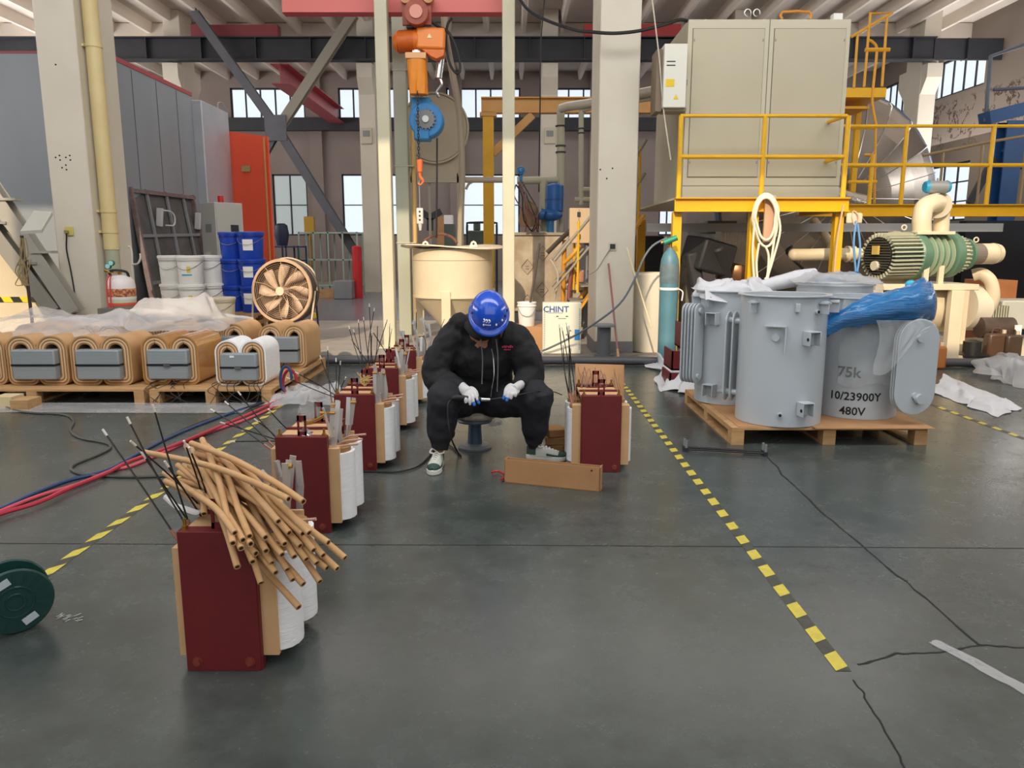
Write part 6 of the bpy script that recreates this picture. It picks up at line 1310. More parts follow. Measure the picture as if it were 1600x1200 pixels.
# ---- floor cables
hr = mat('hose_crimson', 'b02c40', .4); hb_ = mat('hose_navy', '2c4470', .4); hk_ = mat('cable_black_grey', '33322f', .5); hg = mat('cable_olive_grey', '4a4a42', .5)
def fl(pts, r, name, lb, m, cat='cable', jz=0): return tag(MB().tube([G(x, y, r + jz) for x, y in pts], r, n=8).build(name, m), lb, cat)
fl([(-30, 818), (0, 803), (60, 785), (110, 762), (165, 740), (200, 722), (262, 700), (330, 672), (400, 642), (445, 620)], .013, 'air_hose', 'crimson air hose curving across the left floor', hr, 'hose', .012)
fl([(-30, 812), (0, 799), (60, 775), (120, 757), (175, 735), (205, 728), (255, 707), (320, 678), (385, 655), (440, 630)], .011, 'air_hose', 'second thin red hose twisted along the crimson one', mat('hose_rose', 'c85060', .4), 'hose')
fl([(-30, 806), (0, 795), (50, 772), (105, 751), (150, 740), (180, 728), (245, 693), (300, 668), (370, 642), (430, 622)], .011, 'air_hose', 'navy blue hose running beside the crimson one', hb_, 'hose')
fl([(230, 700), (300, 665), (360, 645), (410, 630), (438, 618)], .009, 'power_cable', 'black cable lying beside the hoses near the pallets', hk_)
fl([(-10, 628), (20, 640), (50, 645), (100, 648), (115, 658), (110, 672), (125, 684), (165, 692), (172, 700), (150, 712), (118, 725), (112, 734), (135, 742), (200, 745), (262, 743), (330, 735)], .009, 'power_cable', 'olive grey cable looping in an S on the left floor', hg)
fl([(710, 628 + 70), (718, 712), (700, 702), (690, 694), (672, 712), (650, 730), (620, 737), (590, 737), (555, 735)], .006, 'tool_cord', 'black tool cord on the floor by the left shoe of the worker', hk_) if False else None
c_ = PX(452, 592, 7.0)
for k, (m_, lb) in enumerate(((hb_, 'blue'), (hr, 'red'))):
    tag(MB().tube([PX(447 + k * 6 + 9 * math.cos(a) * (1 + k * .2), 592 + k * 6 - 20 * math.sin(a), 6.95 + k * .05) for a in [2 * PI * i / 10 for i in range(8)]], .014, n=7).build('cable_loop', m_), lb + ' cable loop standing in the plastic bag by the pallets', 'cable')
# ---- spool at left edge
sc = PX(25, 950, 2.62); sax = V((-.62, .72, .06)).normalized(); Rs = rmat(-sax); sc.z = .126
t = thing('wire_spool', 'dark green plastic wire spool lying on edge at the left photo border', 'spool', (sc.x, sc.y, 0))
spm = mat('spool_green', '17403d', .35, col2='123634', scale=6)
for k in (0, 1):
    c0 = sc + sax * (.0 if k == 0 else .1)
    fo = MB().lathe([(.02, 0), (.12, 0), (.125, .004), (.125, .008), (.12, .012), (.02, .012)], c0, 48, Rs).build('flange', spm, t)
    if k == 0:
        b = MB()
        for q in range(16):
            a = 2 * PI * q / 16; e1 = Rs @ V((math.cos(a), math.sin(a), 0)); b.bar(c0 + e1 * .06 - sax * .013, c0 + e1 * .115 - sax * .013, .004, .004, up=-sax)
        b.tube([c0 + Rs @ V((.058 * math.cos(a), .058 * math.sin(a), .013)) for a in [2 * PI * i / 24 for i in range(24)]], .004, n=5, sub=1, closed=True).tube([c0 + Rs @ V((.03 * math.cos(a), .03 * math.sin(a), .013)) for a in [2 * PI * i / 24 for i in range(24)]], .005, n=5, sub=1, closed=True).build('spokes', spm, fo)
        for q in (2.0, 5.2):
            e1 = Rs @ V((math.cos(q), math.sin(q), 0)); MB().obox(c0 + e1 * .085 - sax * .0145, (.05, .028, .002), Rs @ Matrix.Rotation(q + PI / 2, 3, 'Z')).build('paper_label', mat('label_bluegrey', 'b9c6cc', .6), fo)
MB().cyl(sc, sc + sax * .1, .055, n=30).build('core', spm, t)
b = MB(); r_ = random.Random(4)
for k in range(22):
    x, y = 86 + r_.uniform(0, 38), 960 + r_.uniform(0, 12); b.bar(G(x, y, .002), G(x + r_.uniform(4, 10), y - r_.uniform(1, 4), .002), .004, .001)
tag(b.build('chalk_scuff', mat('chalk', 'a5aaa6', .8), smooth=0), 'small patch of white chalk strokes on the floor right of the green spool', 'chalk mark', kind='stuff')
# ---- cardboard box, pliers, blocks, bracket
A_, B_ = G(788, 754, 0), G(937, 769, 0); d = (B_ - A_).normalized(); nrm = V((-d.y, d.x, 0)); L_ = (B_ - A_).length
M_ = Matrix(((d.x, nrm.x, 0, A_.x), (d.y, nrm.y, 0, A_.y), (0, 0, 1, 0), (0, 0, 0, 1)))
t = thing('cardboard_box', 'long open cardboard tray standing by the right shoe of the worker', 'cardboard box', A_)
for nm, bx in (('front_wall', (0, L_, 0, .005, 0, .145)), ('back_wall', (0, L_, .065, .07, 0, .14)), ('end_wall', (0, .005, 0, .07, 0, .145)), ('end_wall', (L_ - .005, L_, 0, .07, 0, .145)), ('bottom', (0, L_, 0, .07, 0, .005))):
    b = MB(); b.T = M_; b.box(*bx); b.build(nm, card, t, smooth=0)
for u in (.12, ): b = MB(); b.T = M_; b.cyl((L_ - .05, -.001, .125), (L_ - .05, .0, .125), .006, n=8); b.build('punched_hole', inkb, t)
p = G(772, 742, .01); t = thing('pliers', 'red handled pliers on the floor left of the cardboard tray', 'pliers', p)
MB().tube([G(768, 738, .012), G(778, 736, .014), G(788, 741, .012)], .007, n=6).build('red_handle', mat('plier_red', 'b8202c', .4), t); MB().tube([G(783, 750, .012), G(786, 747, .012), G(790, 744, .012)], .007, n=6).build('red_handle', MATS['plier_red'], t)
MB().cyl(G(788, 742, .012), G(796, 745, .012), .008, n=6).build('steel_jaw', dark, t)
for k, (x0, x1, z, lb) in enumerate(((856, 884, 0, 'lowest brown kraft block behind the white laced shoe'), (853, 882, .055, 'middle brown kraft block behind the white laced shoe'), (852, 884, .11, 'topmost brown kraft block behind the white laced shoe'))):
    p0, p1 = PX(x0, 690, 5.12), PX(x1, 690, 5.12); R = Matrix.Rotation(.25 * (k - 1), 3, 'Z')
    tag(MB().obox(((p0.x + p1.x) / 2, 5.2, z + .0265), (.13, .16, .052), R).build('kraft_block', kraft_d, bevel=.003), lb, 'block', 'kraft blocks behind the shoe')
a0, a1 = G(1072, 706, 0), G(1196, 713, 0)
t = thing('steel_bracket', 'black steel rod bracket with upright lugs on the floor in front of the pallet', 'bracket', a0)
for dd in (0, .05): MB().cyl(a0 + V((0, dd, .02)), a1 + V((0, dd, .02)), .007, n=8).build('rod', mat('polished_dark', '3a3a3c', .25, .8), t)
for a_ in (a0, a1):
    MB().box(a_.x - .012, a_.x + .012, a_.y - .01, a_.y + .07, 0, .03).build('end_block', dark, t)
    for dd in (0, .055): MB().cyl(a_ + V((0, dd, .02)), a_ + V((0, dd, .08)), .009, n=8).build('upright_stud', steelgrey, t)
# ---- grey tanks on pallet
gt = grey_tank
pallet('pallet', 'wooden pallet under the pale grey transformer tanks', 1.57, 2.97, 5.34, 6.85, 0, .125, nb=5)
MB_ = MB()
MB_.box(2.15, 3.0, 5.3, 6.1, .1255, .131).box(1.62, 2.5, 5.36, 6.7, .1255, .13); tag(MB_.build('cardboard_sheet', card, smooth=0), 'brown cardboard sheet between the pallet boards and the pale tanks', 'cardboard')
def tank(lb, X, D, r, h, z=.132, wall_=True):
    t = thing('transformer_tank', lb, 'tank', (X, D, z), 'pale grey transformer tanks')
    MB().lathe([(r, 0), (r, h - .012), (r + .022, h - .01), (r + .022, h), (r - .02, h), (r - .02, .03), (0, .03)], (X, D, z), 56).build('shell', gt, t, bevel=.0015)
    return t
def onr(X, D, r, a, z): return V((X + r * math.cos(a), D + r * math.sin(a), z))
def lugs(t, X, D, r, z, h, ang, m=gt):
    for a in ang:
        p = onr(X, D, r, a, z + h - .05); R = Matrix.Rotation(a, 3, 'Z')
        MB().obox(p + R @ V((.035, 0, -.03)), (.07, .012, .09), R).obox(p + R @ V((.035, 0, .0)), (.07, .05, .012), R).build('rim_lug', m, t, bevel=.002)
def upipe(t, p, a, z, s=1):
    R = Matrix.Rotation(a, 3, 'Z'); b = MB()
    for k in (-1, 1): b.obox(p + R @ V((.04, k * .042, 0)), (.08, .007, .10), R)
    b.obox(p + R @ V((.006, 0, 0)), (.012, .09, .10), R).obox(p + R @ V((.04, 0, .045)), (.07, .08, .007), R); b.build('bracket', gt, t, bevel=.002)
    q = p + R @ V((.06, -.046, -.005)); MB().cyl(q, q + R @ V((0, -.003, 0)), .012, n=10).build('bracket_hole', inkb, t)
T1 = (1.985, 5.62, .305); h1 = .93
t = tank('large pale grey cylindrical tank at the front of the pallet with small brackets', *T1, h1)
z = .132
lugs(t, T1[0], T1[1], T1[2], z, h1, (-2.55, -.45, 1.2, -1.0))
upipe(t, onr(*T1[:2], T1[2], -1.3, z + .64), -1.3, z); upipe(t, onr(*T1[:2], T1[2], -1.34, z + .14), -1.34, z)
q = onr(*T1[:2], T1[2], -2.1, z + .66); R = Matrix.Rotation(-2.1 + PI / 2, 3, 'Z')
MB().obox(q + R @ V((.02, -.02, .06)), (.15, .04, .008), R).obox(q + R @ V((.09, -.02, -.03)), (.008, .04, .18), R).build('angle_bracket', gt, t)
MB().cyl(q + R @ V((.02, .0, -.02)), q + R @ V((.02, -.016, -.02)), .026, n=20).build('gauge_boss', gt, t)
for a, zz in ((-1.85, .09), (-1.12, .82)):
    q = onr(*T1[:2], T1[2], a, z + zz); dd = V((math.cos(a), math.sin(a), 0)); MB().cyl(q, q + dd * .02, .017, n=14).build('plug_boss', gt, t); MB().cyl(q + dd * .02, q + dd * .022, .011, n=12).build('plug_bore', inkb, t)
a = -1.62; q = onr(*T1[:2], T1[2], a, z + .85); R = Matrix.Rotation(a, 3, 'Z'); MB().obox(q + R @ V((.015, 0, 0)), (.03, .03, .06), R).build('gusset', gt, t, bevel=.004)
# radiator between tanks (flattened stadium with pipes)
def radiator(par, X, D, z0, z1, wd, th, ang, fins=5, nm='radiator'):
    R = Matrix.Rotation(ang, 3, 'Z'); h = z1 - z0; r = wd / 2; o = None
    for k in range(fins):
        off_ = (k - (fins - 1) / 2) * th / max(1, fins - 1) if fins > 1 else 0; pts = []
        for i in range(13): a = PI * i / 12; pts.append((r * math.cos(a), h / 2 - r + r * math.sin(a)))
        for i in range(13): a = PI + PI * i / 12; pts.append((r * math.cos(a), -h / 2 + r + r * math.sin(a)))
        M = Matrix.Translation(V((X, D, (z0 + z1) / 2)) + R @ V((0, off_, 0))) @ R.to_4x4() @ Matrix.Rotation(PI / 2, 4, 'X')
        b = MB().prism(pts, .012, M); fo = b.build('radiator_fin', gt, par, bevel=.004)
    for zz in (z0 + r * .9, z1 - r * .9):
        c0 = V((X, D, zz)); MB().cyl(c0 + R @ V((0, -th / 2 - .03, 0)), c0 + R @ V((0, th / 2 + .02, 0)), .024, n=18).build('header_pipe', gt, par)
    return R
radiator(t, 1.655, 5.78, .24, .92, .15, .05, 1.0, 2)
for zz in (.31, .85): MB().cyl((1.66, 5.75, zz), (1.80, 5.68, zz), .022, n=16).build('radiator_pipe', gt, t)
# second tank behind left
T2 = (1.80, 6.35, .26); t2 = tank('pale grey cylindrical tank at the rear left of the pallet with finned radiator', *T2, .92)
radiator(t2, 1.46, 6.22, .30, .95, .13, .12, .75, 5)
for zz in (.38, .88): MB().cyl((1.47, 6.24, zz), (1.60, 6.3, zz), .022, n=16).build('radiator_pipe', gt, t2)
lugs(t2, T2[0], T2[1], T2[2], z, .92, (-2.4, -1.0, -3.0)); upipe(t2, onr(*T2[:2], T2[2], -2.3, z + .7), -2.3, z); upipe(t2, onr(*T2[:2], T2[2], -2.3, z + .12), -2.3, z)
MB().lathe([(.262, .1), (.2635, .105), (.2635, .12), (.262, .125)], (T2[0], T2[1], z), 40).build('strap_band', gt, t2)
# third tank: wrapped, with lettering
T3 = (2.66, 5.86, .30); h3 = .90; t3 = tank('wrapped pale grey tank with black lettering at the front right of the pallet', *T3, h3)
def bend(zc, a_c):
    def f(p): a = a_c + p.x / T3[2]; rr = T3[2] + .0015 + p.z; return V((T3[0] + rr * math.cos(a), T3[1] + rr * math.sin(a), zc + p.y))
    return f
for s_, zc, ac, sz in (('75k', .48, -2.16, .11), ('10/23900Y', .30, -1.98, .085), ('480V', .19, -2.02, .085)):
    text_mb(s_, sz, None, .001, bend=bend(zc, ac)).build('stencil_lettering', inkb, t3, smooth=0)
radiator(t3, 2.87, 5.42, .21, .90, .31, .05, .12, 3)
MB().cyl((2.90, 5.38, .33), (2.905, 5.345, .33), .035, n=20).build('drain_cap', gt, t3)
for zz in (.34, .8): MB().cyl((2.9, 5.44, zz), (2.82, 5.62, zz), .022, n=14).build('radiator_pipe', gt, t3)
T4 = (2.72, 6.52, .30); t4 = tank('pale grey tank at the rear right of the pallet under clear film', *T4, .96)
T5x = None
# film round tank 3
def wrapf(X, D, r, z0, z1, a0, a1, amp, seed):
    def fn(u, v):
        a = a0 + (a1 - a0) * u; q = V((u * 7, v * 4, seed)); rr = r + .018 + amp * (noise.noise(q) + .6 * abs(noise.noise(q * 3))) + amp * .5
        lo = z0 + .09 * noise.noise(V((u * 5, 1, seed))) ; return V((X + rr * math.cos(a), D + rr * math.sin(a), lo + (z1 - lo) * v))
    return fn
wm = mat('clear_wrap_film', 'd8dde0', .1, alpha=.3, bump=.6, bscale=13, stretch=(1, 1, .35))
tag(MB().grid(wrapf(T3[0], T3[1], .31, .40, 1.02, -2.35, .3, .035, 2), 90, 40).build('wrap_film', wm, smooth=3.2), 'clear film wrapped round the lettered tank below the blue film', 'plastic film')
tag(MB().grid(wrapf(2.72, 6.5, .32, .85, 1.12, -3.0, .4, .03, 5), 50, 12).build('wrap_film', wm, smooth=3.2), 'clear film round the top of the rear right tank', 'plastic film')
crumple('plastic_film', 'clear film sheet lying over the mouth of the rear right tank', [(2.35, 6.2, 1.10), (3.05, 6.2, 1.10), (3.1, 6.9, 1.12), (2.3, 6.9, 1.12)], .08, 22, mat('milky_plastic_film', ''), 30, 24)
crumple('foam_cover', 'white foam cover slumped over the rear left tank', [(1.50, 6.08, 1.03), (2.2, 6.2, 1.04), (2.2, 6.75, 1.1), (1.52, 6.7, 1.1)], .1, 25, foam, 34, 26, drop=.07, cat='foam cover')
tag(MB().tube([PX(1185, 447, 6.6), PX(1215, 442, 6.6), PX(1245, 435, 6.6), PX(1275, 428, 6.6)], [.04, .06, .07, .05], n=16).build('foam_roll', foam), 'white rolled foam sticking up behind the front tank', 'foam roll')
bf = mat('blue_stretch_film', '0d84c8', .2, col2='0a5fa6', scale=8, bump=.9, bscale=30, stretch=(.4, 1, 6), coat=.5)
def drape(u, v):
    p = PX(1368 + 84 * u + 5 * math.sin(v * 5), 500 + (52 + 34 * math.sin(1.2 + u * 3.4)) * v, 5.365); return p + V((0, -.012 - .03 * abs(noise.noise(V((u * 5, v * 1.2, 5)))), .0))
tag(MB().grid(drape, 40, 26).build('wrap_film', wm, smooth=3.2), 'clear film hanging over the upper half of the wide radiator on the lettered tank', 'plastic film')
# blue film twisted over tank 3
def bluef(u, v):
    a = 2 * PI * v; x = u
    c0 = [PX(1270, 520, 5.55), PX(1315, 498, 5.5), PX(1365, 485, 5.48), PX(1410, 478, 5.5), PX(1442, 472, 5.6), PX(1450, 480, 5.75)]
    P = spline(c0, 4); k = u * (len(P) - 1); i = min(int(k), len(P) - 2); p = P[i].lerp(P[i + 1], k - i)
    rr = (.035 + .10 * math.sin(min(1, u * 1.15) * PI / 2) ** 1.2) * (1 if u < .92 else max(.15, (1 - u) / .08))
    n_ = noise.noise(V((u * 6, v * 6, 4))) * .05 + abs(noise.noise(V((u * 4, v * 18, 1)))) * .035 + noise.noise(V((u * 14, v * 14, 7))) * .014
    return p + V((.15 * math.cos(a) * rr, 1.3 * math.cos(a) * rr, math.sin(a) * (rr + n_)))
tag(MB().grid(bluef, 70, 72).build('blue_film', bf, smooth=3.2), 'twisted blue stretch film across the top of the lettered tank', 'plastic film')
def bluef2(u, v):
    p = PX(1262, 440, 6.9).lerp(PX(1340, 432, 6.9), u); a = 2 * PI * v; rr = .05 + .02 * noise.noise(V((u * 4, v * 4, 2))); return p + V((0, rr * math.cos(a), rr * math.sin(a)))
tag(MB().grid(bluef2, 20, 16).build('blue_film', bf, smooth=3.2), 'blue film bunched behind the rear tank mouth', 'plastic film')
tag(MB().ball(PX(1423, 445, 5.65), (.04, .03, .035)).tube([PX(1423, 445, 5.65), PX(1432, 452, 5.6), PX(1440, 462, 5.6)], .02).build('cyan_knot', mat('film_cyan', '2cb8d8', .2)), 'bright cyan knot of film on top of the blue film', 'plastic film')
tag(MB().grid(wrapf(2.32, 5.95, .06, .14, .42, -3.1, 0, .03, 8), 26, 16).build('bubble_wrap', mat('bubble_wrap', 'c9c4c4', .3, alpha=.7, bump=.8, bscale=60), smooth=3.2), 'bubble wrap bunched between the front tank and the lettered tank', 'bubble wrap')
# ================================================================ worker
# stool
sx_, sy_ = -.262, 5.27
t = thing('low_stool', 'low round stool with dark blue pedestal under the worker', 'stool', (sx_, sy_, 0))
stm = mat('stool_slate', '4c5a68', .4)
MB().lathe([(.02, 0), (.115, 0), (.118, .012), (.1, .028), (.05, .034)], (sx_, sy_, 0), 40).build('base_disc', mat('stool_grey', '6a7076', .4), t)
MB().lathe([(.052, .03), (.048, .1), (.044, .17), (.05, .19)], (sx_, sy_, 0), 30).build('pedestal', mat('stool_navy', '33475c', .35), t)
MB().lathe([(.06, .185), (.12, .19), (.125, .2), (.12, .21)], (sx_, sy_, 0), 30).build('seat_plate', stm, t)
MB().grid(lambda u, v: V((sx_ + .01 + (.15 + .012 * noise.noise(V((u * 9, v * 3, 3)))) * math.cos(2 * PI * u) * math.sin(PI * v), sy_ + .12 * math.sin(2 * PI * u) * math.sin(PI * v), .238 - .05 * math.cos(PI * v) + .006 * noise.noise(V((u * 14, v * 6, 8))))), 48, 14).build('wrapped_cushion', mat('cushion_film', 'b9b2a4', .3, col2='8f887a', scale=14, bump=.6, bscale=30), t, smooth=3.2)
tag(MB().grid(lambda u, v: V((-.17 + .14 * u, 5.2 + .08 * v, .18 + .03 * noise.noise(V((u * 5, v * 5, 1))))), 14, 8).build('film_scrap', film, smooth=3.2), 'scrap of clear film hanging off the stool cushion', 'plastic film')
# person
person = thing('person', 'worker in black hooded jacket, blue hard hat and white gloves sitting on a low stool', 'person', (sx_, sy_, 0))
skin = mat('skin', 'b98268', .5, col2='a87058', scale=8)
blk = mat('black_jacket_cloth', '17181c', .85, col2='1c1d22', scale=10, bump=.25, bscale=18); trs = mat('dark_trouser_cloth', '1a1b22', .85, col2='1f2028', scale=10, bump=.25, bscale=14)
nk = V((-.19, 4.99, .88)); pel = V((-.255, 5.27, .37))
hc = PX(764, 491, 4.86); hu = V((.05, -.70, .71)).normalized(); hf = (V((.04, -.71, -.70)) - hu * V((.04, -.71, -.70)).dot(hu)).normalized(); hx_ = hf.cross(hu).normalized()
RH = Matrix((hx_, hf, hu)).transposed()   # local x = right, y = face direction, z = crown
kL, kR = PX(694, 620, 4.80), PX(837, 618, 4.86); aL, aR = PX(686, 702, 4.80), PX(835, 700, 4.97); aL.z = .10; aR.z = .10
hipL, hipR = V((-.34, 5.22, .35)), V((-.14, 5.22, .35))
shL, shR = V((-.385, 5.06, .80)), V((.02, 5.03, .80)); eL, eR = V((-.50, 5.02, .545)), V((.115, 5.0, .55)); wL, wR = PX(722, 606, 4.82), PX(812, 602, 4.82)
b = MB()
b.tube([pel, pel.lerp(nk, .45) + V((0, .02, 0)), pel.lerp(nk, .8) + V((0, .02, 0)), nk], [.13, .12, .13, .07], n=20)
b.tube([nk + V((0, .02, -.04)), hc - RH @ V((0, .0, .05))], .052, n=14)
b.ball(hc, (.075, .095, .11), R=RH).ball(hc + RH @ V((0, .045, -.06)), (.055, .055, .055), R=RH).ball(hc + RH @ V((0, .102, -.015)), (.012, .016, .024), R=RH)
for s in (-1, 1): b.ball(hc + RH @ V((s * .078, 0, -.01)), (.01, .02, .03), R=RH)
for sh, el, wr in ((shL, eL, wL), (shR, eR, wR)): b.tube([sh.lerp(nk, .5), sh, el, wr], [.06, .055, .042, .028], n=12, sub=4)
for hp, kn, an in ((hipL, kL, aL), (hipR, kR, aR)): b.tube([hp, hp.lerp(kn, .5), kn, kn.lerp(an, .5), an], [.085, .075, .06, .05, .035], n=12, sub=4)
body = b.build('body', skin, person, remesh=.009, sm=3)
for s in (-1, 1):
    MB().ball(hc + RH @ V((s * .03, .088, .0)), (.012, .008, .006), R=RH).build('eye', mat('eye_dark', '2a1c18', .3), person)
MB().ball(hc + RH @ V((0, .095, -.055)), (.022, .008, .005), R=RH).build('mouth', mat('lip', '8c4a42', .5), person)
MB().ball(hc + RH @ V((0, -.02, .0)), (.082, .09, .085), R=RH).build('hair', mat('hair_black', '17130f', .6), person)
# trousers
def clouds(o, st, size):
    tx_ = bpy.data.textures.new('folds', 'CLOUDS'); tx_.noise_scale = size; m = o.modifiers.new('folds', 'DISPLACE'); m.texture = tx_; m.strength = st; m.mid_level = .5; m.texture_coords = 'LOCAL'
    s = o.modifiers.new('relax', 'SMOOTH'); s.iterations = 2
b = MB(); b.ball(pel + V((0, 0, -.02)), (.19, .15, .12))
for hp, kn, an in ((hipL, kL, aL), (hipR, kR, aR)):
    an2 = an + V((0, 0, .015)); b.tube([hp, hp.lerp(kn, .5) + V((0, 0, -.01)), kn + V((0, .0, .0)), kn.lerp(an2, .3), kn.lerp(an2, .7), kn.lerp(an2, .86), an2], [.12, .125, .108, .104, .088, .066, .06], n=16, sub=5)
o = b.build('trousers', trs, person, remesh=.011, sm=4); clouds(o, .035, .09)
# jacket
b = MB(); mid = pel.lerp(nk, .42)
Rt = rmat(nk - pel)
b.ball(pel.lerp(nk, .30) + V((.02, 0, 0)), (.225, .165, .20)).ball(pel.lerp(nk, .62) + V((.02, .0, 0)), (.225, .165, .20)).ball(pel.lerp(nk, .85) + V((.0, .03, -.02)), (.215, .12, .11))
for sh, el, wr in ((shL, eL, wL), (shR, eR, wR)):
    dirr = (wr - el).normalized(); b.tube([sh.lerp(nk, .45), sh, sh.lerp(el, .5) + V(((-.02 if sh.x < -.2 else .02), 0, .01)), el, el.lerp(wr, .5), wr - dirr * .0], [.09, .105, .108, .098, .075, .046], n=16, sub=5)
b.ball(nk + V((-.06, .10, -.0)), (.13, .10, .09)).ball(PX(722, 507, 5.03), (.085, .08, .075)).ball(PX(800, 520, 5.06), (.08, .08, .06))
o = b.build('jacket', blk, person, remesh=.011, sm=4); clouds(o, .045, .085)
def inr(k): return k
MB().tube([nk + V((-.10, .02, .03)), nk + V((-.075, -.06, .0)), nk + V((-.03, -.10, -.04)), nk + V((.03, -.10, -.04)), nk + V((.08, -.05, .0)), nk + V((.11, .03, .03))], [.04, .034, .03, .03, .034, .04], n=12).build('hood_edge', blk, person)
zd = 4.86
MB().tube([PX(768, 545, zd - .03), PX(771, 560, zd - .03), PX(772, 585, zd - .05), PX(769, 605, zd - .05), PX(767, 620, zd - .03)], .0035, n=5).build('zipper', chrome, person)
for x, y1 in ((753, 594), (777, 606)):
    cs = MB().tube([PX(x - 2, 530, zd - .02), PX(x + 1, 560, zd - .035), PX(x, y1, zd - .05)], .004, n=6).build('drawstring', mat('cord_darkgrey', '5a5a5e', .6), person)
    MB().cyl(PX(x, y1, zd - .05), PX(x, y1 + 6, zd - .05), .005, n=8).build('cord_end', chrome, cs)
lg = text_mb('WORKER', .001, Matrix.Identity(4)) if False else MB()
lm = mat('logo_magenta', 'b0285a', .6); r_ = random.Random(3); lp = PX(793, 543, 4.872)
for k in range(7): lg.obox(lp + V((-.032 + k * .0105, 0, .004 + .002 * (k % 2))), (.007, .003, .009 + .004 * (k % 3)), Matrix.Rotation(.15, 3, 'Y'))
for k in range(4): lg.obox(lp + V((-.018 + k * .011, 0, -.014)), (.008, .003, .007), Matrix.Rotation(.05, 3, 'Y'))
lg.build('chest_embroidery', lm, person)
# gloves
gm = mat('glove_white', 'cfced0', .8, bump=.4, bscale=220); gb_ = mat('glove_blue_coating', '2f6fc4', .6)
def glove(wr, palm, tips, thumb, back, nm='glove'):
    """wr wrist, palm centre; tips four finger ends; thumb end; back = direction out of the back of the hand"""
    ax = (palm - wr).normalized(); bk = (back - ax * back.dot(ax)).normalized(); sd_ = ax.cross(bk)
    R = Matrix((sd_, ax, bk)).transposed(); b = MB()
    b.tube([wr - ax * .045, wr, palm], [.041, .036, .036], n=14, flat=.8).ball(palm, (.043, .05, .02), R=R)
    if (tips[0] - palm).dot(sd_) > (tips[-1] - palm).dot(sd_): sg = 1
    else: sg = -1
    tipd = []
    for k, tp in enumerate(tips):
        rt = palm + sd_ * sg * (.031 - .0207 * k) + ax * .032; m1 = rt.lerp(tp, .42) + bk * .014; m2 = rt.lerp(tp, .78) + bk * .010
        rad = [.0118, .0112, .0102, .0085]; b.tube([rt - ax * .02, m1, m2, tp], rad, n=10, sub=4); tipd.append((m2, tp))
    rt = palm + sd_ * sg * .034 - ax * .02; mm_ = rt.lerp(thumb, .5) + sd_ * sg * .012; b.tube([palm - ax * .01, rt, mm_, thumb], [.018, .016, .0125, .0105], n=10, sub=4)
    g = b.build(nm, gm, person, remesh=.0035, sm=2)
    for k, (m2, tp) in enumerate(tipd[:2]):
        MB().tube([m2.lerp(tp, .25), tp + (tp - m2).normalized() * .003], [.0102, .0098], n=10, sub=3).ball(tp + (tp - m2).normalized() * .002, .0098, n=10, k=8).build('fingertip_coating', gb_, g)
hD = 4.70
glove(wL, PX(732, 614, 4.755), [PX(748, 629, hD), PX(741, 632, hD - .01), PX(735, 633, hD), PX(728, 630, hD)], PX(746, 620, hD + .03), V((-.1, -.75, .65)))
glove(wR, PX(802, 609, 4.755), [PX(787, 622, hD), PX(792, 625, hD - .01), PX(798, 624, hD), PX(805, 620, hD)], PX(789, 616, hD + .035), V((.1, -.75, .65)))
# hard hat
hm = mat('hardhat_blue', '1450c8', .18, coat=.6)
hh = thing('hard_hat_tmp', 'x', 'x', hc) if False else None
hcc = hc + RH @ V((0, -.005, .022)); b = MB()
def dome(u, v):
    a = 2 * PI * u; p_ = v * PI / 2; rx, ry, rz = .118, .142, .125
    ridge = .005 * math.exp(-(math.cos(a) * math.sin(p_) / .16) ** 2) * math.sin(p_)
    return hcc + RH @ V((rx * math.cos(a) * math.sin(p_), ry * math.sin(a) * math.sin(p_), (rz + ridge) * math.cos(p_)))
b.grid(dome, 48, 20); shell = b.build('hard_hat', hm, person, smooth=3.2)
b = MB()
def brim(u, v):
    a = 2 * PI * u; f_ = max(0, math.sin(a)) ** 2; w_ = .006 + .012 * (1 - f_) * .5 + .035 * f_; rx, ry = .118 + w_ * v, .142 + w_ * v
    return hcc + RH @ V((rx * math.cos(a), ry * math.sin(a), -.004 - .012 * v * (1 + f_)))
b.grid(brim, 48, 3); b.build('brim', hm, shell, solid=.003, smooth=3.2)
def ons(az, pol, out=.0015): a = az; rx, ry, rz = .118 + out, .142 + out, .125 + out; return hcc + RH @ V((rx * math.cos(a) * math.sin(pol), ry * math.sin(a) * math.sin(pol), rz * math.cos(pol)))
wm_ = mat('hat_white_print', 'f0f3f8', .5); b = MB()
for k in range(3):
    a0 = PI / 2 - .02 - k * .15; b.tube([ons(a0 - .05, 1.03), ons(a0 + .03, 1.08), ons(a0 + .03, 1.15), ons(a0 - .04, 1.2)], .006, n=6, flat=.5)
for k in range(4): b.ball(ons(PI / 2 + .02 - k * .11, 1.32), (.006, .004, .004), n=8, k=6)
for a0, p0 in ((PI / 2 + .36, 1.36), (PI / 2 - .32, 1.36), (PI / 2 + .75, 1.3)): b.ball(ons(a0, p0), (.006, .006, .008), n=8, k=6)
b.build('hat_print', wm_, shell)
for a0 in (2.6, 2.95, .35): MB().ball(ons(a0, 1.25), (.005, .005, .009), n=8, k=6).build('hat_vent', inkb, shell)
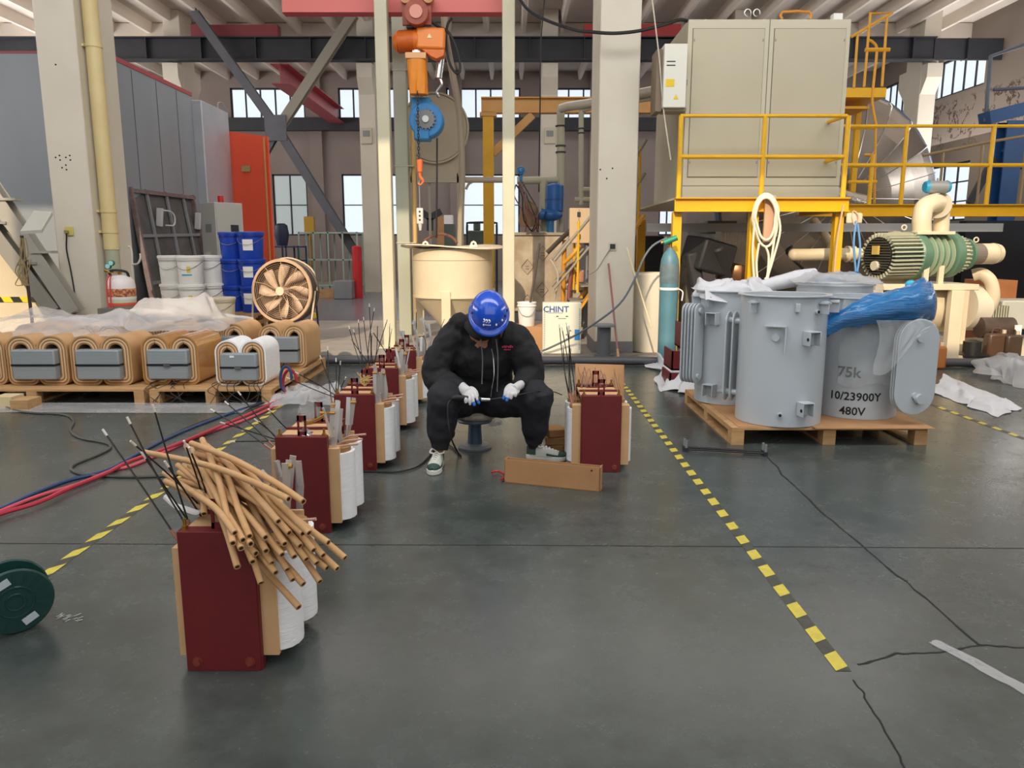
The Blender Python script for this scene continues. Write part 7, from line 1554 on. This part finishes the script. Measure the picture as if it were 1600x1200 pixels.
# shoes
def shoe(heel, dr, L=.29):
    d = V((dr[0], dr[1], 0)).normalized(); s = V((d.y, -d.x, 0)); R = Matrix((d, -s, V((0, 0, 1)))).transposed().to_4x4(); M = Matrix.Translation(V((heel[0], heel[1], 0))) @ R; k = L / .29
    so_ = [(-.005, 0), (0, .032), (.06, .036), (.14, .038), (.21, .048), (.262, .036), (.288, .0), (.262, -.036), (.21, -.048), (.14, -.036), (.06, -.034), (0, -.032)]
    so_ = [(p.x * k, p.y * k) for p in spline([(a, c, 0) for a, c in so_], 4, True)]
    b = MB(); b.T = M; b.prism(so_, .034 * k); sh = b.build('shoe', mat('sole_white', 'd6d5cc', .6), person, bevel=.006)
    secs = [(0.0, .028, .062), (.03, .036, .070), (.07, .038, .072), (.11, .038, .066), (.15, .042, .056), (.19, .046, .046), (.235, .042, .036), (.27, .028, .028), (.284, .008, .018)]
    def up(a, c, sc=1.0, lim=1.0):
        vs = [];
        return vs
    def loft(secs_, sc, t0=-1.0, t1=1.0):
        vs = []; n = 14
        for x, w_, h in secs_:
            for i in range(n + 1):
                t_ = t0 + (t1 - t0) * i / n; a = t_ * PI / 2; vs.append((x * k, w_ * k * math.sin(a) * sc * (1 if abs(t_) < 1 else 1), (.03 + h * math.cos(a) ** .7 * sc) * k if abs(t_) < 1 else .028 * k))
        fs = [(j * (n + 1) + i, j * (n + 1) + i + 1, (j + 1) * (n + 1) + i + 1, (j + 1) * (n + 1) + i) for j in range(len(secs_) - 1) for i in range(n)]
        return vs, fs
    b = MB(); b.T = M; b.add(*loft(secs, 1.0)); b.add([tuple((0, 0, .03)), (0, .028 * k, .03), (0, 0, .09 * k), (0, -.028 * k, .03)], [(0, 1, 2, 3)]); b.build('upper', mat('shoe_offwhite', 'c0c3b8', .7), sh, smooth=3.2)
    gr = mat('shoe_green', '2f4a40', .7)
    for sel, t0, t1 in ((secs[6:], -.98, .98), (secs[0:3], -.98, .98), (secs[4:7], .8, .97), (secs[4:7], -.97, -.8)):
        b = MB(); b.T = M; b.add(*loft(sel, 1.04, t0, t1)); b.build('green_panel', gr, sh, smooth=3.2)
    b = MB(); b.T = M
    for j in range(5):
        x = (.105 + j * .024) * k; z = (.03 + (.067 - j * .0085)) * k + .004; b.tube([(x, -.026 * k, z - .016), (x + .008, 0, z + .004), (x + .016, .026 * k, z - .018)], .0045, n=6, flat=.6); b.tube([(x, .026 * k, z - .016), (x + .008, 0, z + .006), (x + .016, -.026 * k, z - .018)], .0045, n=6, flat=.6)
    for s_ in (-1, 1): b.tube([(.10 * k, 0, .105 * k), (.09 * k, s_ * .03, .12 * k), (.10 * k, s_ * .045, .10 * k), (.115 * k, s_ * .015, .095 * k)], .005, n=6)
    b.build('laces', mat('lace_white', 'e4e2dc', .7), sh)
    b = MB(); b.T = M; b.tube([(.045 * k, 0, .07), (.045 * k, 0, .15)], [.036, .04], n=14, sub=2); b.build('sock', blk, sh)
shoe((aL.x - .005, aL.y + .07), (-.06, -1))
shoe((aR.x - .045, aR.y + .03), (1, -.3), .27)
# tool in hand, its cord and the wire being worked
t = thing('soldering_tool', 'black electric hand tool with silver tip held in the left glove', 'tool', PX(735, 625, 4.7))
MB().tube([PX(706, 623, 4.71), PX(715, 621, 4.71), PX(735, 623, 4.715), PX(752, 624, 4.71)], [.014, .019, .016, .015], n=14).build('tool_body', black, t)
MB().cyl(PX(752, 624, 4.71), PX(766, 624.5, 4.71), .013, .01, n=14).build('silver_tip', chrome, t)
cp = [PX(706, 623, 4.71), PX(700, 632, 4.68), PX(700, 655, 4.66), PX(705, 685, 4.68), G(716, 708, .01), G(720, 712, .008), G(708, 700, .008), G(697, 694, .008), G(684, 700, .008) + V((0, .1, 0)), G(668, 716, .008), G(650, 730, .008), G(622, 737, .008), G(590, 737, .008), G(556, 736, .008)]
tag(MB().tube(cp, .0055, n=7).build('tool_cord', black), 'black cord from the hand tool curling down to the floor', 'cord')
tag(MB().tube([PX(765, 624, 4.71), PX(785, 621.5, 4.7), PX(805, 618, 4.7), PX(835, 612, 4.75), PX(860, 611, 4.85), PX(878, 617, 4.95)], .003, n=6).build('held_wire', wirem), 'thin black wire held between both gloves reaching to the right core', 'wire')
